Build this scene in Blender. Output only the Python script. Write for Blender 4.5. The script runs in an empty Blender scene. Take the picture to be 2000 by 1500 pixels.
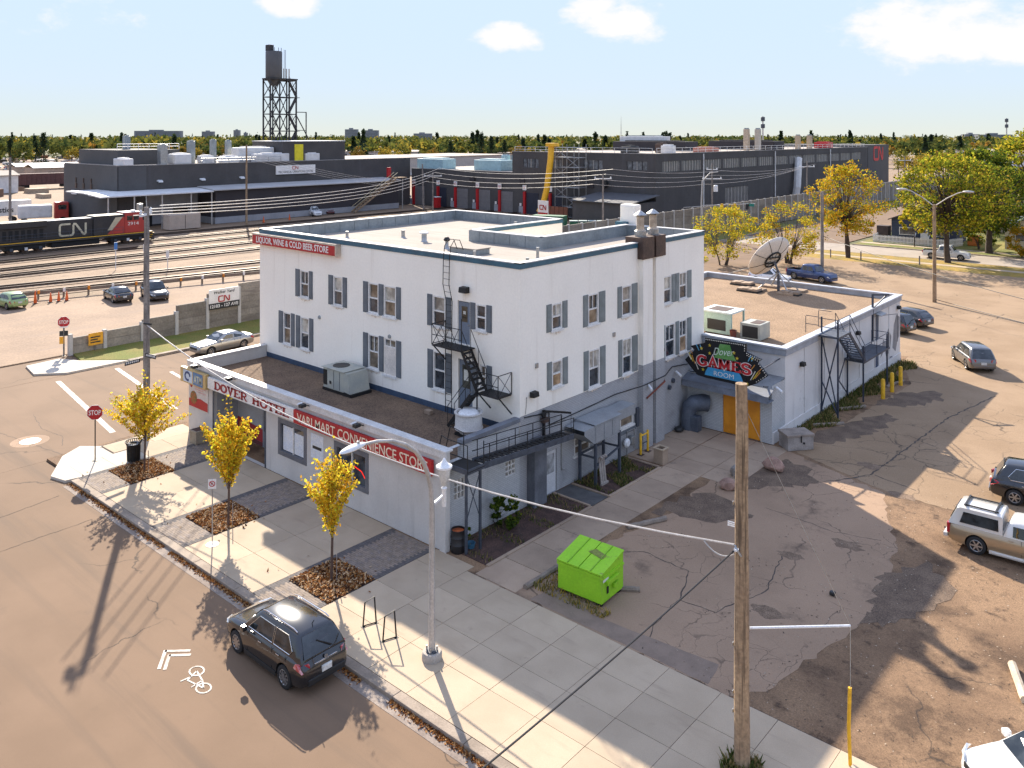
import bpy, bmesh, math, random
import numpy as np
from mathutils import Vector, Matrix
random.seed(7); RNG = np.random.default_rng(7)
sc = bpy.context.scene
COL = sc.collection
rad = math.radians
# ---------------------------------------------------------------- camera (metres; origin = street corner of the annex)
CAM = (24.69, -23.82, 17.0)
cd = bpy.data.cameras.new('camera'); cam = bpy.data.objects.new('camera', cd); COL.objects.link(cam)
cam.location = CAM; cam.rotation_euler = (rad(90), 0, rad(41.2))
cd.sensor_width = 36.0; cd.lens = 29.43; cd.shift_y = -0.244; cd.clip_start = 0.5; cd.clip_end = 9000
sc.camera = cam
# ---------------------------------------------------------------- sky, sun, exposure
SUN_EL, SUN_ROT = rad(31.0), rad(-59.8)
world = bpy.data.worlds.new('World'); sc.world = world; world.use_nodes = True
wn, wl = world.node_tree.nodes, world.node_tree.links
sky = wn.new('ShaderNodeTexSky'); sky.sky_type = 'NISHITA'; sky.sun_disc = False
sky.sun_elevation = SUN_EL; sky.sun_rotation = SUN_ROT
sky.altitude = 600; sky.air_density = 0.6; sky.dust_density = 0.0; sky.ozone_density = 3.0
bg = wn['Background']; bg.inputs[1].default_value = 0.15
# soften the range of brightness over the whole sky alike, as the photograph's processing does: sky * luminance^-1 keeps its colours, evens its range
bw = wn.new('ShaderNodeRGBToBW'); wl.new(sky.outputs[0], bw.inputs[0])
pw = wn.new('ShaderNodeMath'); pw.operation = 'POWER'; wl.new(bw.outputs[0], pw.inputs[0]); pw.inputs[1].default_value = -1.0
gam = wn.new('ShaderNodeVectorMath'); gam.operation = 'SCALE'; wl.new(sky.outputs[0], gam.inputs[0]); wl.new(pw.outputs[0], gam.inputs['Scale'])
hs = wn.new('ShaderNodeMixRGB'); hs.inputs[0].default_value = 0.50; hs.inputs[1].default_value = (1.06, 1, .91, 1); wl.new(gam.outputs[0], hs.inputs[2])

def build_sky():
    """small fair-weather clouds, plus unseen ones added above for fill, mixed over the sky texture"""
    tc = wn.new('ShaderNodeTexCoord')
    noise = wn.new('ShaderNodeTexNoise'); noise.inputs['Scale'].default_value = 13; noise.inputs['Detail'].default_value = 5
    noise.inputs['Roughness'].default_value = 0.62
    mp = wn.new('ShaderNodeMapping'); mp.inputs['Scale'].default_value = (1, 1, 1.9)
    wl.new(tc.outputs['Generated'], mp.inputs[0]); wl.new(mp.outputs[0], noise.inputs['Vector'])
    acc = None
    clouds = [(1195, 38, .085, .95), (1265, 66, .05, .7), (990, 80, .060, .9), (1760, 55, .10, .75), (1880, 75, .12, .9), (1985, 85, .10, .9), (140, 8, .10, .5), (565, 5, .05, .7)]
    yaw = rad(41.2)
    dirs = []
    for px, py, r, s in clouds:
        t, e = (px - 1000) / 1635.0, (262 - py) / 1635.0
        v = Vector((-math.sin(yaw) + t * math.cos(yaw), math.cos(yaw) + t * math.sin(yaw), e)).normalized(); dirs.append((v, r, s))
    fl = wn.new('ShaderNodeVectorMath'); fl.operation = 'MULTIPLY'; wl.new(tc.outputs['Generated'], fl.inputs[0]); fl.inputs[1].default_value = (1, 1, 2.1)
    nm = wn.new('ShaderNodeVectorMath'); nm.operation = 'NORMALIZE'; wl.new(fl.outputs[0], nm.inputs[0])
    for v, r, s in dirs:
        q = Vector((v.x, v.y, v.z * 2.1)).normalized()
        dt = wn.new('ShaderNodeVectorMath'); dt.operation = 'DOT_PRODUCT'; wl.new(nm.outputs[0], dt.inputs[0]); dt.inputs[1].default_value = q
        mr = wn.new('ShaderNodeMapRange'); wl.new(dt.outputs['Value'], mr.inputs[0]); mr.inputs[1].default_value = math.cos(r * .85); mr.inputs[2].default_value = 1; mr.inputs[3].default_value = 0; mr.inputs[4].default_value = s
        if acc is None: acc = mr.outputs[0]
        else:
            mx = wn.new('ShaderNodeMath'); mx.operation = 'MAXIMUM'; wl.new(acc, mx.inputs[0]); wl.new(mr.outputs[0], mx.inputs[1]); acc = mx.outputs[0]
    # added cloud field, unseen above the frame, put in to brighten the shade
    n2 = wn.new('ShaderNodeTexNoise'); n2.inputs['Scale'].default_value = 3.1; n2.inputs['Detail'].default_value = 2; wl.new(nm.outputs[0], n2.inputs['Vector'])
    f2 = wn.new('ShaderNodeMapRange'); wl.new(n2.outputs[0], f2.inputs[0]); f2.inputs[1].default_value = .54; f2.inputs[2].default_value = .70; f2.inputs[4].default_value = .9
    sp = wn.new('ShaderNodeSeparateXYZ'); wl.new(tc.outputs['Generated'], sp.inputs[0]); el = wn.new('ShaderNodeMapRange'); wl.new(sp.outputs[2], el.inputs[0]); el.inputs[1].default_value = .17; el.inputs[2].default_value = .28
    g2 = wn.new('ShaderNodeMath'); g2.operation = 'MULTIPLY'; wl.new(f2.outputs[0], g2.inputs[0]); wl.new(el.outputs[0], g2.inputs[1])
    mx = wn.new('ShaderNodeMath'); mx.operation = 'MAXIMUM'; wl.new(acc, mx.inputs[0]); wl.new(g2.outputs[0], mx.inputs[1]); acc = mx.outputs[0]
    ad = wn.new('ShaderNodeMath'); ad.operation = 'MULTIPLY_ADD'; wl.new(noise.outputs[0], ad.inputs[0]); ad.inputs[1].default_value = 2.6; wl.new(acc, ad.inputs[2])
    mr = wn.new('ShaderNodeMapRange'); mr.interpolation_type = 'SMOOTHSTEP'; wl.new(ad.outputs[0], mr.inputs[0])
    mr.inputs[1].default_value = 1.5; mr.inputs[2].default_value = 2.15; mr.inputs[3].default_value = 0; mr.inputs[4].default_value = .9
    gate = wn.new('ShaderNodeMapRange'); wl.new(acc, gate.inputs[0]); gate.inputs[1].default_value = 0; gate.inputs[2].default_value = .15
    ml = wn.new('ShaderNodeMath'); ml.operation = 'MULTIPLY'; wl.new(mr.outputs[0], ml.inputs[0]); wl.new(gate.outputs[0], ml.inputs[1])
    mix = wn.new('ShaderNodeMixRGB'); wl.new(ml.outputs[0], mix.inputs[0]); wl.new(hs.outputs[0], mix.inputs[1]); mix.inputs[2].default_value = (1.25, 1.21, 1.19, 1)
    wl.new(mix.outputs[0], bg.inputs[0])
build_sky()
sun_d = bpy.data.lights.new('sun', 'SUN'); sun_d.energy = 2.0; sun_d.angle = rad(0.53); sun_d.color = (1.0, 0.90, 0.76)
sun = bpy.data.objects.new('sun', sun_d); COL.objects.link(sun)
sun.rotation_euler = Vector((.864, -.503, -math.tan(SUN_EL))).to_track_quat('-Z', 'Y').to_euler(); sun.location = (-60, 40, 80)
vs = sc.view_settings; vs.view_transform = 'Standard'; vs.look = 'None'; vs.exposure = 2.5; vs.gamma = 1.0; vs.use_curve_mapping = False
sc.render.engine = 'CYCLES'; sc.cycles.max_bounces = 5; sc.cycles.diffuse_bounces = 3; world.cycles.sampling_method = 'MANUAL'; world.cycles.sample_map_resolution = 256; sc.cycles.use_adaptive_sampling = True; sc.cycles.adaptive_threshold = .02; sc.cycles.transparent_max_bounces = 8

# ---------------------------------------------------------------- materials
MATS = {}
def nodes_of(m): return m.node_tree.nodes, m.node_tree.links
def new_mat(name):
    m = bpy.data.materials.new(name); m.use_nodes = True; return m
def _noise(n, l, vec, scale, detail=5, rough=.55, stretch=None):
    t = n.new('ShaderNodeTexNoise'); t.inputs['Scale'].default_value = scale; t.inputs['Detail'].default_value = detail; t.inputs['Roughness'].default_value = rough
    if stretch:
        mp = n.new('ShaderNodeMapping'); mp.inputs['Scale'].default_value = stretch; l.new(vec, mp.inputs[0]); vec = mp.outputs[0]
    l.new(vec, t.inputs['Vector']); return t.outputs['Fac']
def _ramp(n, l, fac, a, b, smooth=True):
    mr = n.new('ShaderNodeMapRange'); mr.interpolation_type = 'SMOOTHSTEP' if smooth else 'LINEAR'
    l.new(fac, mr.inputs[0]); mr.inputs[1].default_value = a; mr.inputs[2].default_value = b; return mr.outputs[0]
def _mix(n, l, fac, a, b, mode='MIX'):
    m = n.new('ShaderNodeMixRGB'); m.blend_type = mode
    for i, v in ((0, fac), (1, a), (2, b)):
        if hasattr(v, 'links'): l.new(v, m.inputs[i])
        elif i == 0: m.inputs[0].default_value = v
        else: m.inputs[i].default_value = (*v, 1) if len(v) == 3 else v
    return m.outputs[0]
def _mul(n, l, a, b):
    m = n.new('ShaderNodeMath'); m.operation = 'MULTIPLY'
    for i, v in ((0, a), (1, b)):
        if hasattr(v, 'links'): l.new(v, m.inputs[i])
        else: m.inputs[i].default_value = v
    return m.outputs[0]
def _coord(n, local=False):
    if local: return n.new('ShaderNodeTexCoord').outputs['Object']
    return n.new('ShaderNodeNewGeometry').outputs['Position']
def M(name, c=None, rough=.75, metal=0., c2=None, scale=1.5, var=.25, fine=18, fvar=.15, bump=0., bscale=60, local=False, coat=0., stain=None, streak=None, rnd=0., spec=.5):
    """generic worn surface: base colour, a second tone in patches, fine grain, relief, optional stains / vertical streaks / per-object tone"""
    if name in MATS: return MATS[name]
    m = new_mat(name); n, l = nodes_of(m); b = n['Principled BSDF']
    v = _coord(n, local)
    c2 = c2 or tuple(x * (1 - var) for x in c)
    col = _mix(n, l, _ramp(n, l, _noise(n, l, v, scale), .35, .68), c, c2)
    if fvar:
        g = n.new('ShaderNodeMapRange'); l.new(_noise(n, l, v, fine, 3), g.inputs[0]); g.inputs[1].default_value = .3; g.inputs[2].default_value = .7
        g.inputs[3].default_value = 1 - fvar; g.inputs[4].default_value = 1 + fvar
        col = _mix(n, l, 1.0, col, g.outputs[0], 'MULTIPLY')
    if stain:
        sc_, lo, hi, scol = stain
        col = _mix(n, l, _ramp(n, l, _noise(n, l, v, sc_, 5, .65), lo, hi), col, scol)
    if streak:
        lo, hi, scol, st = streak
        col = _mix(n, l, _ramp(n, l, _noise(n, l, v, 1.0, 6, .6, st), lo, hi), col, scol)
    if rnd:
        oi = n.new('ShaderNodeObjectInfo'); g = n.new('ShaderNodeMapRange'); l.new(oi.outputs['Random'], g.inputs[0]); g.inputs[3].default_value = 1 - rnd; g.inputs[4].default_value = 1 + rnd
        col = _mix(n, l, 1.0, col, g.outputs[0], 'MULTIPLY')
    l.new(col, b.inputs['Base Color']); b.inputs['Roughness'].default_value = rough; b.inputs['Metallic'].default_value = metal
    b.inputs['Specular IOR Level'].default_value = spec
    if coat: b.inputs['Coat Weight'].default_value = coat; b.inputs['Coat Roughness'].default_value = .05
    if bump:
        bp = n.new('ShaderNodeBump'); bp.inputs['Strength'].default_value = bump; bp.inputs['Distance'].default_value = .02
        l.new(_noise(n, l, v, bscale, 4), bp.inputs['Height']); l.new(bp.outputs[0], b.inputs['Normal'])
    MATS[name] = m; return m
def glass(name, c=(.02, .025, .03), rough=.06, tint=0.):
    if name in MATS: return MATS[name]
    m = new_mat(name); n, l = nodes_of(m); b = n['Principled BSDF']
    v = _coord(n)
    col = _mix(n, l, _ramp(n, l, _noise(n, l, v, 1.7, 3), .35, .7), c, tuple(min(1, x * 2.6 + .02) for x in c))
    l.new(col, b.inputs['Base Color']); b.inputs['Roughness'].default_value = rough; b.inputs['Specular IOR Level'].default_value = .8
    bp = n.new('ShaderNodeBump'); bp.inputs['Strength'].default_value = .06; bp.inputs['Distance'].default_value = .05
    l.new(_noise(n, l, v, 1.3, 2), bp.inputs['Height']); l.new(bp.outputs[0], b.inputs['Normal'])
    MATS[name] = m; return m
def leaf_mat(name, c, trans=.55):
    if name in MATS: return MATS[name]
    m = new_mat(name); n, l = nodes_of(m); n.remove(n['Principled BSDF'])
    v = _coord(n); col = _mix(n, l, _noise(n, l, v, 1.2, 4), tuple(x * .65 for x in c), tuple(min(1, x * 1.3) for x in c))
    d = n.new('ShaderNodeBsdfDiffuse'); t = n.new('ShaderNodeBsdfTranslucent'); mx = n.new('ShaderNodeMixShader'); mx.inputs[0].default_value = trans
    l.new(col, d.inputs[0]); l.new(col, t.inputs[0]); l.new(d.outputs[0], mx.inputs[1]); l.new(t.outputs[0], mx.inputs[2])
    l.new(mx.outputs[0], n['Material Output'].inputs[0]); MATS[name] = m; return m
def emit_mat(name, c, s):
    m = new_mat(name); n, l = nodes_of(m); b = n['Principled BSDF']; b.inputs['Base Color'].default_value = (*c, 1)
    b.inputs['Emission Color'].default_value = (*c, 1); b.inputs['Emission Strength'].default_value = s; MATS[name] = m; return m
def asphalt(name, c, c2, crack=(.03, .025, .022), crack_scale=.35, crack_w=.012, patchy=(.45, .6), dirt=None, bump=.25, streak=None, fine=(45, .22), stains=None):
    m = new_mat(name); n, l = nodes_of(m); b = n['Principled BSDF']; v = _coord(n)
    col = _mix(n, l, _ramp(n, l, _noise(n, l, v, .22, 6), .36, .66), c, c2)
    if streak: col = _mix(n, l, _ramp(n, l, _noise(n, l, v, 1.0, 5, .6, streak[0]), streak[1], streak[2]), col, streak[3])
    for st in (stains or []):
        col = _mix(n, l, _ramp(n, l, _noise(n, l, v, st[0], 6, .66), st[1], st[2]), col, st[3])
    g = n.new('ShaderNodeMapRange'); l.new(_noise(n, l, v, fine[0], 4, .7), g.inputs[0]); g.inputs[1].default_value = .3; g.inputs[2].default_value = .7
    g.inputs[3].default_value = 1 - fine[1]; g.inputs[4].default_value = 1 + fine[1]; col = _mix(n, l, 1.0, col, g.outputs[0], 'MULTIPLY')
    wv = n.new('ShaderNodeTexNoise'); wv.inputs['Scale'].default_value = .9; wv.inputs['Detail'].default_value = 5; l.new(v, wv.inputs['Vector'])
    ad = n.new('ShaderNodeVectorMath'); ad.operation = 'MULTIPLY_ADD'; l.new(wv.outputs['Color'], ad.inputs[0]); ad.inputs[1].default_value = (1.3, 1.3, 0); l.new(v, ad.inputs[2])
    tot = None
    for s_, w_, pm in ((crack_scale, crack_w, None), (crack_scale * 5, crack_w * 3.2, patchy)):
        vo = n.new('ShaderNodeTexVoronoi'); vo.feature = 'DISTANCE_TO_EDGE'; vo.inputs['Scale'].default_value = s_; l.new(ad.outputs[0], vo.inputs['Vector'])
        k = n.new('ShaderNodeMapRange'); l.new(vo.outputs['Distance'], k.inputs[0]); k.inputs[1].default_value = 0; k.inputs[2].default_value = w_; k.inputs[3].default_value = 1; k.inputs[4].default_value = 0
        o = k.outputs[0]
        o = _mul(n, l, o, _ramp(n, l, _noise(n, l, v, .13 if pm else .3, 3), *(pm or (.42, .6))))
        if tot is None: tot = o
        else:
            mm = n.new('ShaderNodeMath'); mm.operation = 'MAXIMUM'; l.new(tot, mm.inputs[0]); l.new(o, mm.inputs[1]); tot = mm.outputs[0]
    col = _mix(n, l, _mul(n, l, tot, .8), col, crack)
    l.new(col, b.inputs['Base Color']); b.inputs['Roughness'].default_value = .9; b.inputs['Specular IOR Level'].default_value = .25
    bp = n.new('ShaderNodeBump'); bp.inputs['Strength'].default_value = bump; bp.inputs['Distance'].default_value = .02
    l.new(_noise(n, l, v, 55, 3, .7), bp.inputs['Height']); l.new(bp.outputs[0], b.inputs['Normal'])
    MATS[name] = m; return m
def brick_mat(name, c, c2, mortar, axis='y'):
    m = new_mat(name); n, l = nodes_of(m); b = n['Principled BSDF']; v = _coord(n)
    sp = n.new('ShaderNodeSeparateXYZ'); cb = n.new('ShaderNodeCombineXYZ'); l.new(v, sp.inputs[0])
    ax = n.new('ShaderNodeMath'); ax.operation = 'ADD'; l.new(sp.outputs[0], ax.inputs[0]); l.new(sp.outputs[1], ax.inputs[1]); l.new(ax.outputs[0], cb.inputs[0]); l.new(sp.outputs[2], cb.inputs[1])
    br = n.new('ShaderNodeTexBrick'); l.new(cb.outputs[0], br.inputs['Vector']); br.inputs['Scale'].default_value = 1; br.inputs['Brick Width'].default_value = .24; br.inputs['Row Height'].default_value = .085
    br.inputs['Mortar Size'].default_value = .009; br.inputs['Mortar Smooth'].default_value = .3; br.inputs['Color1'].default_value = (*c, 1); br.inputs['Color2'].default_value = (*c2, 1); br.inputs['Mortar'].default_value = (*mortar, 1)
    col = _mix(n, l, _ramp(n, l, _noise(n, l, v, .6, 6, .65), .52, .75), br.outputs['Color'], tuple(x * .62 for x in c))
    l.new(col, b.inputs['Base Color']); b.inputs['Roughness'].default_value = .8
    bp = n.new('ShaderNodeBump'); bp.inputs['Strength'].default_value = .8; bp.inputs['Distance'].default_value = .012; bp.invert = True; l.new(br.outputs['Fac'], bp.inputs['Height']); l.new(bp.outputs[0], b.inputs['Normal'])
    MATS[name] = m; return m

# ---------------------------------------------------------------- geometry helpers
def tag(o, label=None, cat=None, group=None, kind=None):
    if label: o['label'] = label
    if cat: o['category'] = cat
    if group: o['group'] = group
    if kind: o['kind'] = kind
    return o
def T(name, label, cat, loc=(0, 0, 0), rz=0., group=None):
    o = bpy.data.objects.new(name, None); COL.objects.link(o); o.empty_display_size = .2
    o.location = loc; o.rotation_euler = (0, 0, rz); return tag(o, label, cat, group)
class MB:
    """collects faces; build() links them as ONE mesh object"""
    def __init__(s): s.v = []; s.f = []; s.mi = []; s.m = 0
    def add(s, vs, fs):
        o = len(s.v); s.v += [tuple(p) for p in vs]; s.f += [tuple(i + o for i in f) for f in fs]; s.mi += [s.m] * len(fs); return s
    def box(s, x0, x1, y0, y1, z0, z1):
        x0, x1 = min(x0, x1), max(x0, x1); y0, y1 = min(y0, y1), max(y0, y1); z0, z1 = min(z0, z1), max(z0, z1)
        return s.add([(x0, y0, z0), (x1, y0, z0), (x1, y1, z0), (x0, y1, z0), (x0, y0, z1), (x1, y0, z1), (x1, y1, z1), (x0, y1, z1)],
                     [(3, 2, 1, 0), (4, 5, 6, 7), (0, 1, 5, 4), (1, 2, 6, 5), (2, 3, 7, 6), (3, 0, 4, 7)])
    def bbox(s, x0, x1, y0, y1, z0, z1, b=.03):
        """box with chamfered edges"""
        bm = bmesh.new(); bmesh.ops.create_cube(bm, size=1)
        for v in bm.verts: v.co = ((x0 + x1) / 2 + v.co.x * (x1 - x0), (y0 + y1) / 2 + v.co.y * (y1 - y0), (z0 + z1) / 2 + v.co.z * (z1 - z0))
        bmesh.ops.bevel(bm, geom=list(bm.edges), offset=b, segments=2, affect='EDGES', profile=.6)
        return s.bm(bm)
    def bm(s, bm):
        bm.verts.index_update(); s.add([v.co[:] for v in bm.verts], [[v.index for v in f.verts] for f in bm.faces]); bm.free(); return s
    def prism(s, poly, z0, z1):
        n = len(poly)
        return s.add([(x, y, z0) for x, y in poly] + [(x, y, z1) for x, y in poly], [tuple(range(n - 1, -1, -1)), tuple(range(n, 2 * n))] + [(i, (i + 1) % n, n + (i + 1) % n, n + i) for i in range(n)])
    def slab(s, pts, off):
        """flat polygon pts (3D) thickened by the vector off"""
        n = len(pts); o = Vector(off)
        return s.add([tuple(p) for p in pts] + [tuple(Vector(p) + o) for p in pts], [tuple(range(n)), tuple(range(2 * n - 1, n - 1, -1))] + [(i, n + i, n + (i + 1) % n, (i + 1) % n) for i in range(n)])
    def bar(s, p, q, w, h=None, up=(0, 0, 1)):
        """rectangular bar from p to q"""
        h = h or w; p, q = Vector(p), Vector(q); d = (q - p)
        if d.length < 1e-6: return s
        d.normalize(); u = Vector(up)
        if abs(d.dot(u)) > .98: u = Vector((1, 0, 0))
        r = d.cross(u).normalized(); u = r.cross(d)
        c = [r * (a * w / 2) + u * (b * h / 2) for a, b in ((-1, -1), (1, -1), (1, 1), (-1, 1))]
        return s.add([p + k for k in c] + [q + k for k in c], [(0, 1, 2, 3)[::-1], (4, 5, 6, 7), (0, 1, 5, 4), (1, 2, 6, 5), (2, 3, 7, 6), (3, 0, 4, 7)])
    def tube(s, pts, r, n=8, cap=True):
        pts = [Vector(p) for p in pts]; k = len(pts); rs = r if isinstance(r, (list, tuple)) else [r] * k
        o = len(s.v); ref = None; vs = []
        for i, p in enumerate(pts):
            d = (pts[min(i + 1, k - 1)] - pts[max(i - 1, 0)]).normalized()
            if ref is None: ref = d.orthogonal().normalized()
            ref = (ref - d * ref.dot(d)); ref = ref.normalized() if ref.length > 1e-5 else d.orthogonal().normalized()
            b = d.cross(ref)
            vs += [p + (ref * math.cos(a) + b * math.sin(a)) * rs[i] for a in (2 * math.pi * j / n for j in range(n))]
        fs = [(i * n + j, i * n + (j + 1) % n, (i + 1) * n + (j + 1) % n, (i + 1) * n + j) for i in range(k - 1) for j in range(n)]
        if cap: fs += [tuple(range(n - 1, -1, -1)), tuple(range((k - 1) * n, k * n))]
        return s.add(vs, fs)
    def lathe(s, prof, c=(0, 0, 0), n=16, axis='z', cap=True):
        """profile [(r, h)] spun round an axis"""
        vs = []
        for r, h in prof:
            for j in range(n):
                a = 2 * math.pi * j / n; x, y = r * math.cos(a), r * math.sin(a)
                vs.append({'z': (c[0] + x, c[1] + y, c[2] + h), 'x': (c[0] + h, c[1] + x, c[2] + y), 'y': (c[0] + x, c[1] + h, c[2] + y)}[axis])
        k = len(prof); fs = [(i * n + j, i * n + (j + 1) % n, (i + 1) * n + (j + 1) % n, (i + 1) * n + j) for i in range(k - 1) for j in range(n)]
        if cap and prof[0][0] > 1e-4: fs.append(tuple(range(n - 1, -1, -1)))
        if cap and prof[-1][0] > 1e-4: fs.append(tuple(range((k - 1) * n, k * n)))
        return s.add(vs, fs)
    def build(s, name, mat, parent=None, smooth=False, loc=None, kind=None):
        me = bpy.data.meshes.new(name); me.from_pydata(s.v, [], s.f)
        for m in (mat if isinstance(mat, (list, tuple)) else [mat]): me.materials.append(m)
        if any(s.mi): me.polygons.foreach_set('material_index', s.mi)
        bm = bmesh.new(); bm.from_mesh(me); bmesh.ops.recalc_face_normals(bm, faces=bm.faces)
        if smooth:
            for f in bm.faces: f.smooth = True
            for e in bm.edges:
                if len(e.link_faces) == 2 and e.calc_face_angle(0) > (smooth if smooth is not True else .7): e.smooth = False
        bm.to_mesh(me); bm.free(); me.update()
        o = bpy.data.objects.new(name, me); COL.objects.link(o)
        if parent is not None: o.parent = parent
        if loc: o.location = loc
        if kind: o['kind'] = kind
        return o
def mesh_np(name, V, F, mats, mi=None, parent=None, nper=4):
    me = bpy.data.meshes.new(name); nf = len(F)
    me.vertices.add(len(V)); me.vertices.foreach_set('co', np.asarray(V, dtype=np.float32).ravel())
    me.loops.add(nf * nper); me.loops.foreach_set('vertex_index', np.asarray(F, dtype=np.int32).ravel())
    me.polygons.add(nf); me.polygons.foreach_set('loop_start', np.arange(0, nf * nper, nper, dtype=np.int32))
    for m in mats: me.materials.append(m)
    if mi is not None: me.polygons.foreach_set('material_index', np.asarray(mi, dtype=np.int32))
    me.update(calc_edges=True); me.validate()
    o = bpy.data.objects.new(name, me); COL.objects.link(o)
    if parent is not None: o.parent = parent
    return o
def copy_tree(o, parent=None):
    c = o.copy(); COL.objects.link(c); c.parent = parent
    for ch in list(o.children): copy_tree(ch, c)
    return c
def put(o, loc, rz=0., label=None, group=None):
    o.location = loc; o.rotation_euler = (0, 0, rz)
    return tag(o, label, None, group)
def struct(o): o['kind'] = 'structure'; return o
def text(name, s, mat, parent, origin, ux, uz, width=None, height=.3, depth=.012, bold=0., shear=0., align='LEFT', spacing=1.0):
    """flat lettering as a mesh: origin = lower left, ux = reading direction, uz = up"""
    cu = bpy.data.curves.new(name, 'FONT'); cu.body = s; cu.size = 1.0; cu.extrude = .5; cu.offset = bold; cu.shear = shear; cu.space_character = spacing; cu.resolution_u = 3
    t = bpy.data.objects.new(name, cu); COL.objects.link(t)
    dg = bpy.context.evaluated_depsgraph_get(); me = bpy.data.meshes.new_from_object(t.evaluated_get(dg))
    bpy.data.objects.remove(t); bpy.data.curves.remove(cu); me.name = name
    xs = [v.co.x for v in me.vertices]; ys = [v.co.y for v in me.vertices]
    x0, w = min(xs), max(xs) - min(xs); y0, h = min(0, min(ys)), .7
    ux, uz = Vector(ux).normalized(), Vector(uz).normalized(); un = ux.cross(uz)
    kx = (width / w) if width else height / h
    kz = height / h
    og = Vector(origin)
    if align == 'CENTER': og = og - ux * (w * kx / 2)
    for v in me.vertices:
        v.co = og + ux * ((v.co.x - x0) * kx) + uz * (v.co.y * kz) + un * (v.co.z * depth)
    me.materials.clear(); me.materials.append(mat)
    o = bpy.data.objects.new(name, me); COL.objects.link(o)
    if parent is not None: o.parent = parent
    return o
def ribbon(mb, pts, w, origin, ux, uz, depth=.015):
    """2D stroke of width w with mitred joints, laid on the plane (origin, ux, uz)"""
    ux, uz, og = Vector(ux), Vector(uz), Vector(origin); un = ux.cross(uz).normalized(); L = []; R = []
    P = [Vector((a, b)) for a, b in pts]
    for i, p in enumerate(P):
        d1 = (P[i] - P[i - 1]).normalized() if i else (P[1] - P[0]).normalized(); d2 = (P[i + 1] - P[i]).normalized() if i < len(P) - 1 else d1
        d = (d1 + d2); d = d.normalized() if d.length > 1e-5 else d1
        nrm = Vector((-d.y, d.x)); k = 1 / max(.45, nrm.dot(Vector((-d1.y, d1.x))))
        L.append(p + nrm * (w / 2 * k)); R.append(p - nrm * (w / 2 * k))
    to3 = lambda q, z: og + ux * q.x + uz * q.y + un * z
    for i in range(len(P) - 1):
        quad = [L[i], R[i], R[i + 1], L[i + 1]]
        mb.slab([to3(q, 0) for q in quad], un * depth)
    return mb
# slab-serif capitals drawn as strokes in a 1 x 1.4 cell: [polyline...], serif boxes
def _arc(cx, cy, rx, ry, a0, a1, n=9): return [(cx + rx * math.cos(rad(a0 + (a1 - a0) * i / n)), cy + ry * math.sin(rad(a0 + (a1 - a0) * i / n))) for i in range(n + 1)]
SERIF = {
 'D': ([[(.25, 0), (.25, 1.4)], [(.05, .08), (.5, .08)] + _arc(.5, .7, .45, .62, -90, 90) + [(.05, 1.32)]], 1.05), 'O': ([_arc(.55, .7, .44, .62, 0, 360, 18)], 1.12),
 'V': ([[(.2, 1.4), (.52, .05), (.84, 1.4)], [(0, 1.32), (.42, 1.32)], [(.64, 1.32), (1.05, 1.32)]], 1.05), 'E': ([[(.25, 0), (.25, 1.4)], [(.05, .08), (.92, .08), (.92, .38)], [(.05, 1.32), (.92, 1.32), (.92, 1.05)], [(.25, .7), (.7, .7)]], 1.05),
 'R': ([[(.25, 0), (.25, 1.4)], [(.05, 1.32), (.6, 1.32)] + _arc(.6, 1.0, .28, .32, 90, -90, 7) + [(.25, .68)], [(.55, .68), (.88, .08), (1.05, .08)], [(.05, .08), (.45, .08)]], 1.12),
 'H': ([[(.22, 0), (.22, 1.4)], [(.9, 0), (.9, 1.4)], [(.22, .7), (.9, .7)], [(.02, .08), (.42, .08)], [(.7, .08), (1.1, .08)], [(.02, 1.32), (.42, 1.32)], [(.7, 1.32), (1.1, 1.32)]], 1.18),
 'T': ([[(.52, 0), (.52, 1.4)], [(.05, 1.02), (.05, 1.32), (1.0, 1.32), (1.0, 1.02)], [(.3, .08), (.74, .08)]], 1.1), 'L': ([[(.25, 0), (.25, 1.4)], [(.05, 1.32), (.48, 1.32)], [(.05, .08), (.9, .08), (.9, .45)]], 1.02),
 'G': ([_arc(.55, .7, .44, .62, 45, 300, 14) + [(.92, .25), (.92, .62)], [(.62, .62), (1.05, .62)], [(.9, 1.0), (.9, 1.38)]], 1.15), 'A': ([[(.18, .05), (.52, 1.35), (.88, .05)], [(.32, .45), (.74, .45)], [(0, .08), (.38, .08)], [(.68, .08), (1.08, .08)]], 1.1),
 'M': ([[(.2, 0), (.2, 1.4)], [(1.05, 0), (1.05, 1.4)], [(.2, 1.3), (.62, .3), (1.05, 1.3)], [(0, .08), (.4, .08)], [(.85, .08), (1.25, .08)]], 1.3),
 'S': ([_arc(.5, 1.02, .36, .32, 20, 270, 10) + _arc(.5, .38, .36, .32, 90, -160, 10)[1:], [(.86, 1.0), (.86, 1.38)], [(.14, .02), (.14, .4)]], 1.02), ' ': ([], .6)}
def serif_text(name, s, mat, parent, origin, ux, uz, width, height, w=.26, depth=.02):
    tot = sum(SERIF[c][1] for c in s); ux, uz, og = Vector(ux).normalized(), Vector(uz).normalized(), Vector(origin)
    kx, kz = width / tot, height / 1.4; x = 0; mb = MB()
    for c in s:
        for k, pl in enumerate(SERIF[c][0]):
            ww = w if k == 0 or c in 'HVM' and k < 3 else .17
            ribbon(mb, [(x + a, b) for a, b in pl], ww, og, ux * kx, uz * kz, depth)
        x += SERIF[c][1]
    return mb.build(name, mat, parent)
def catenary(p, q, sag, n=14):
    p, q = Vector(p), Vector(q); return [p.lerp(q, i / n) - Vector((0, 0, sag * 4 * (i / n) * (1 - i / n))) for i in range(n + 1)]
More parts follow.
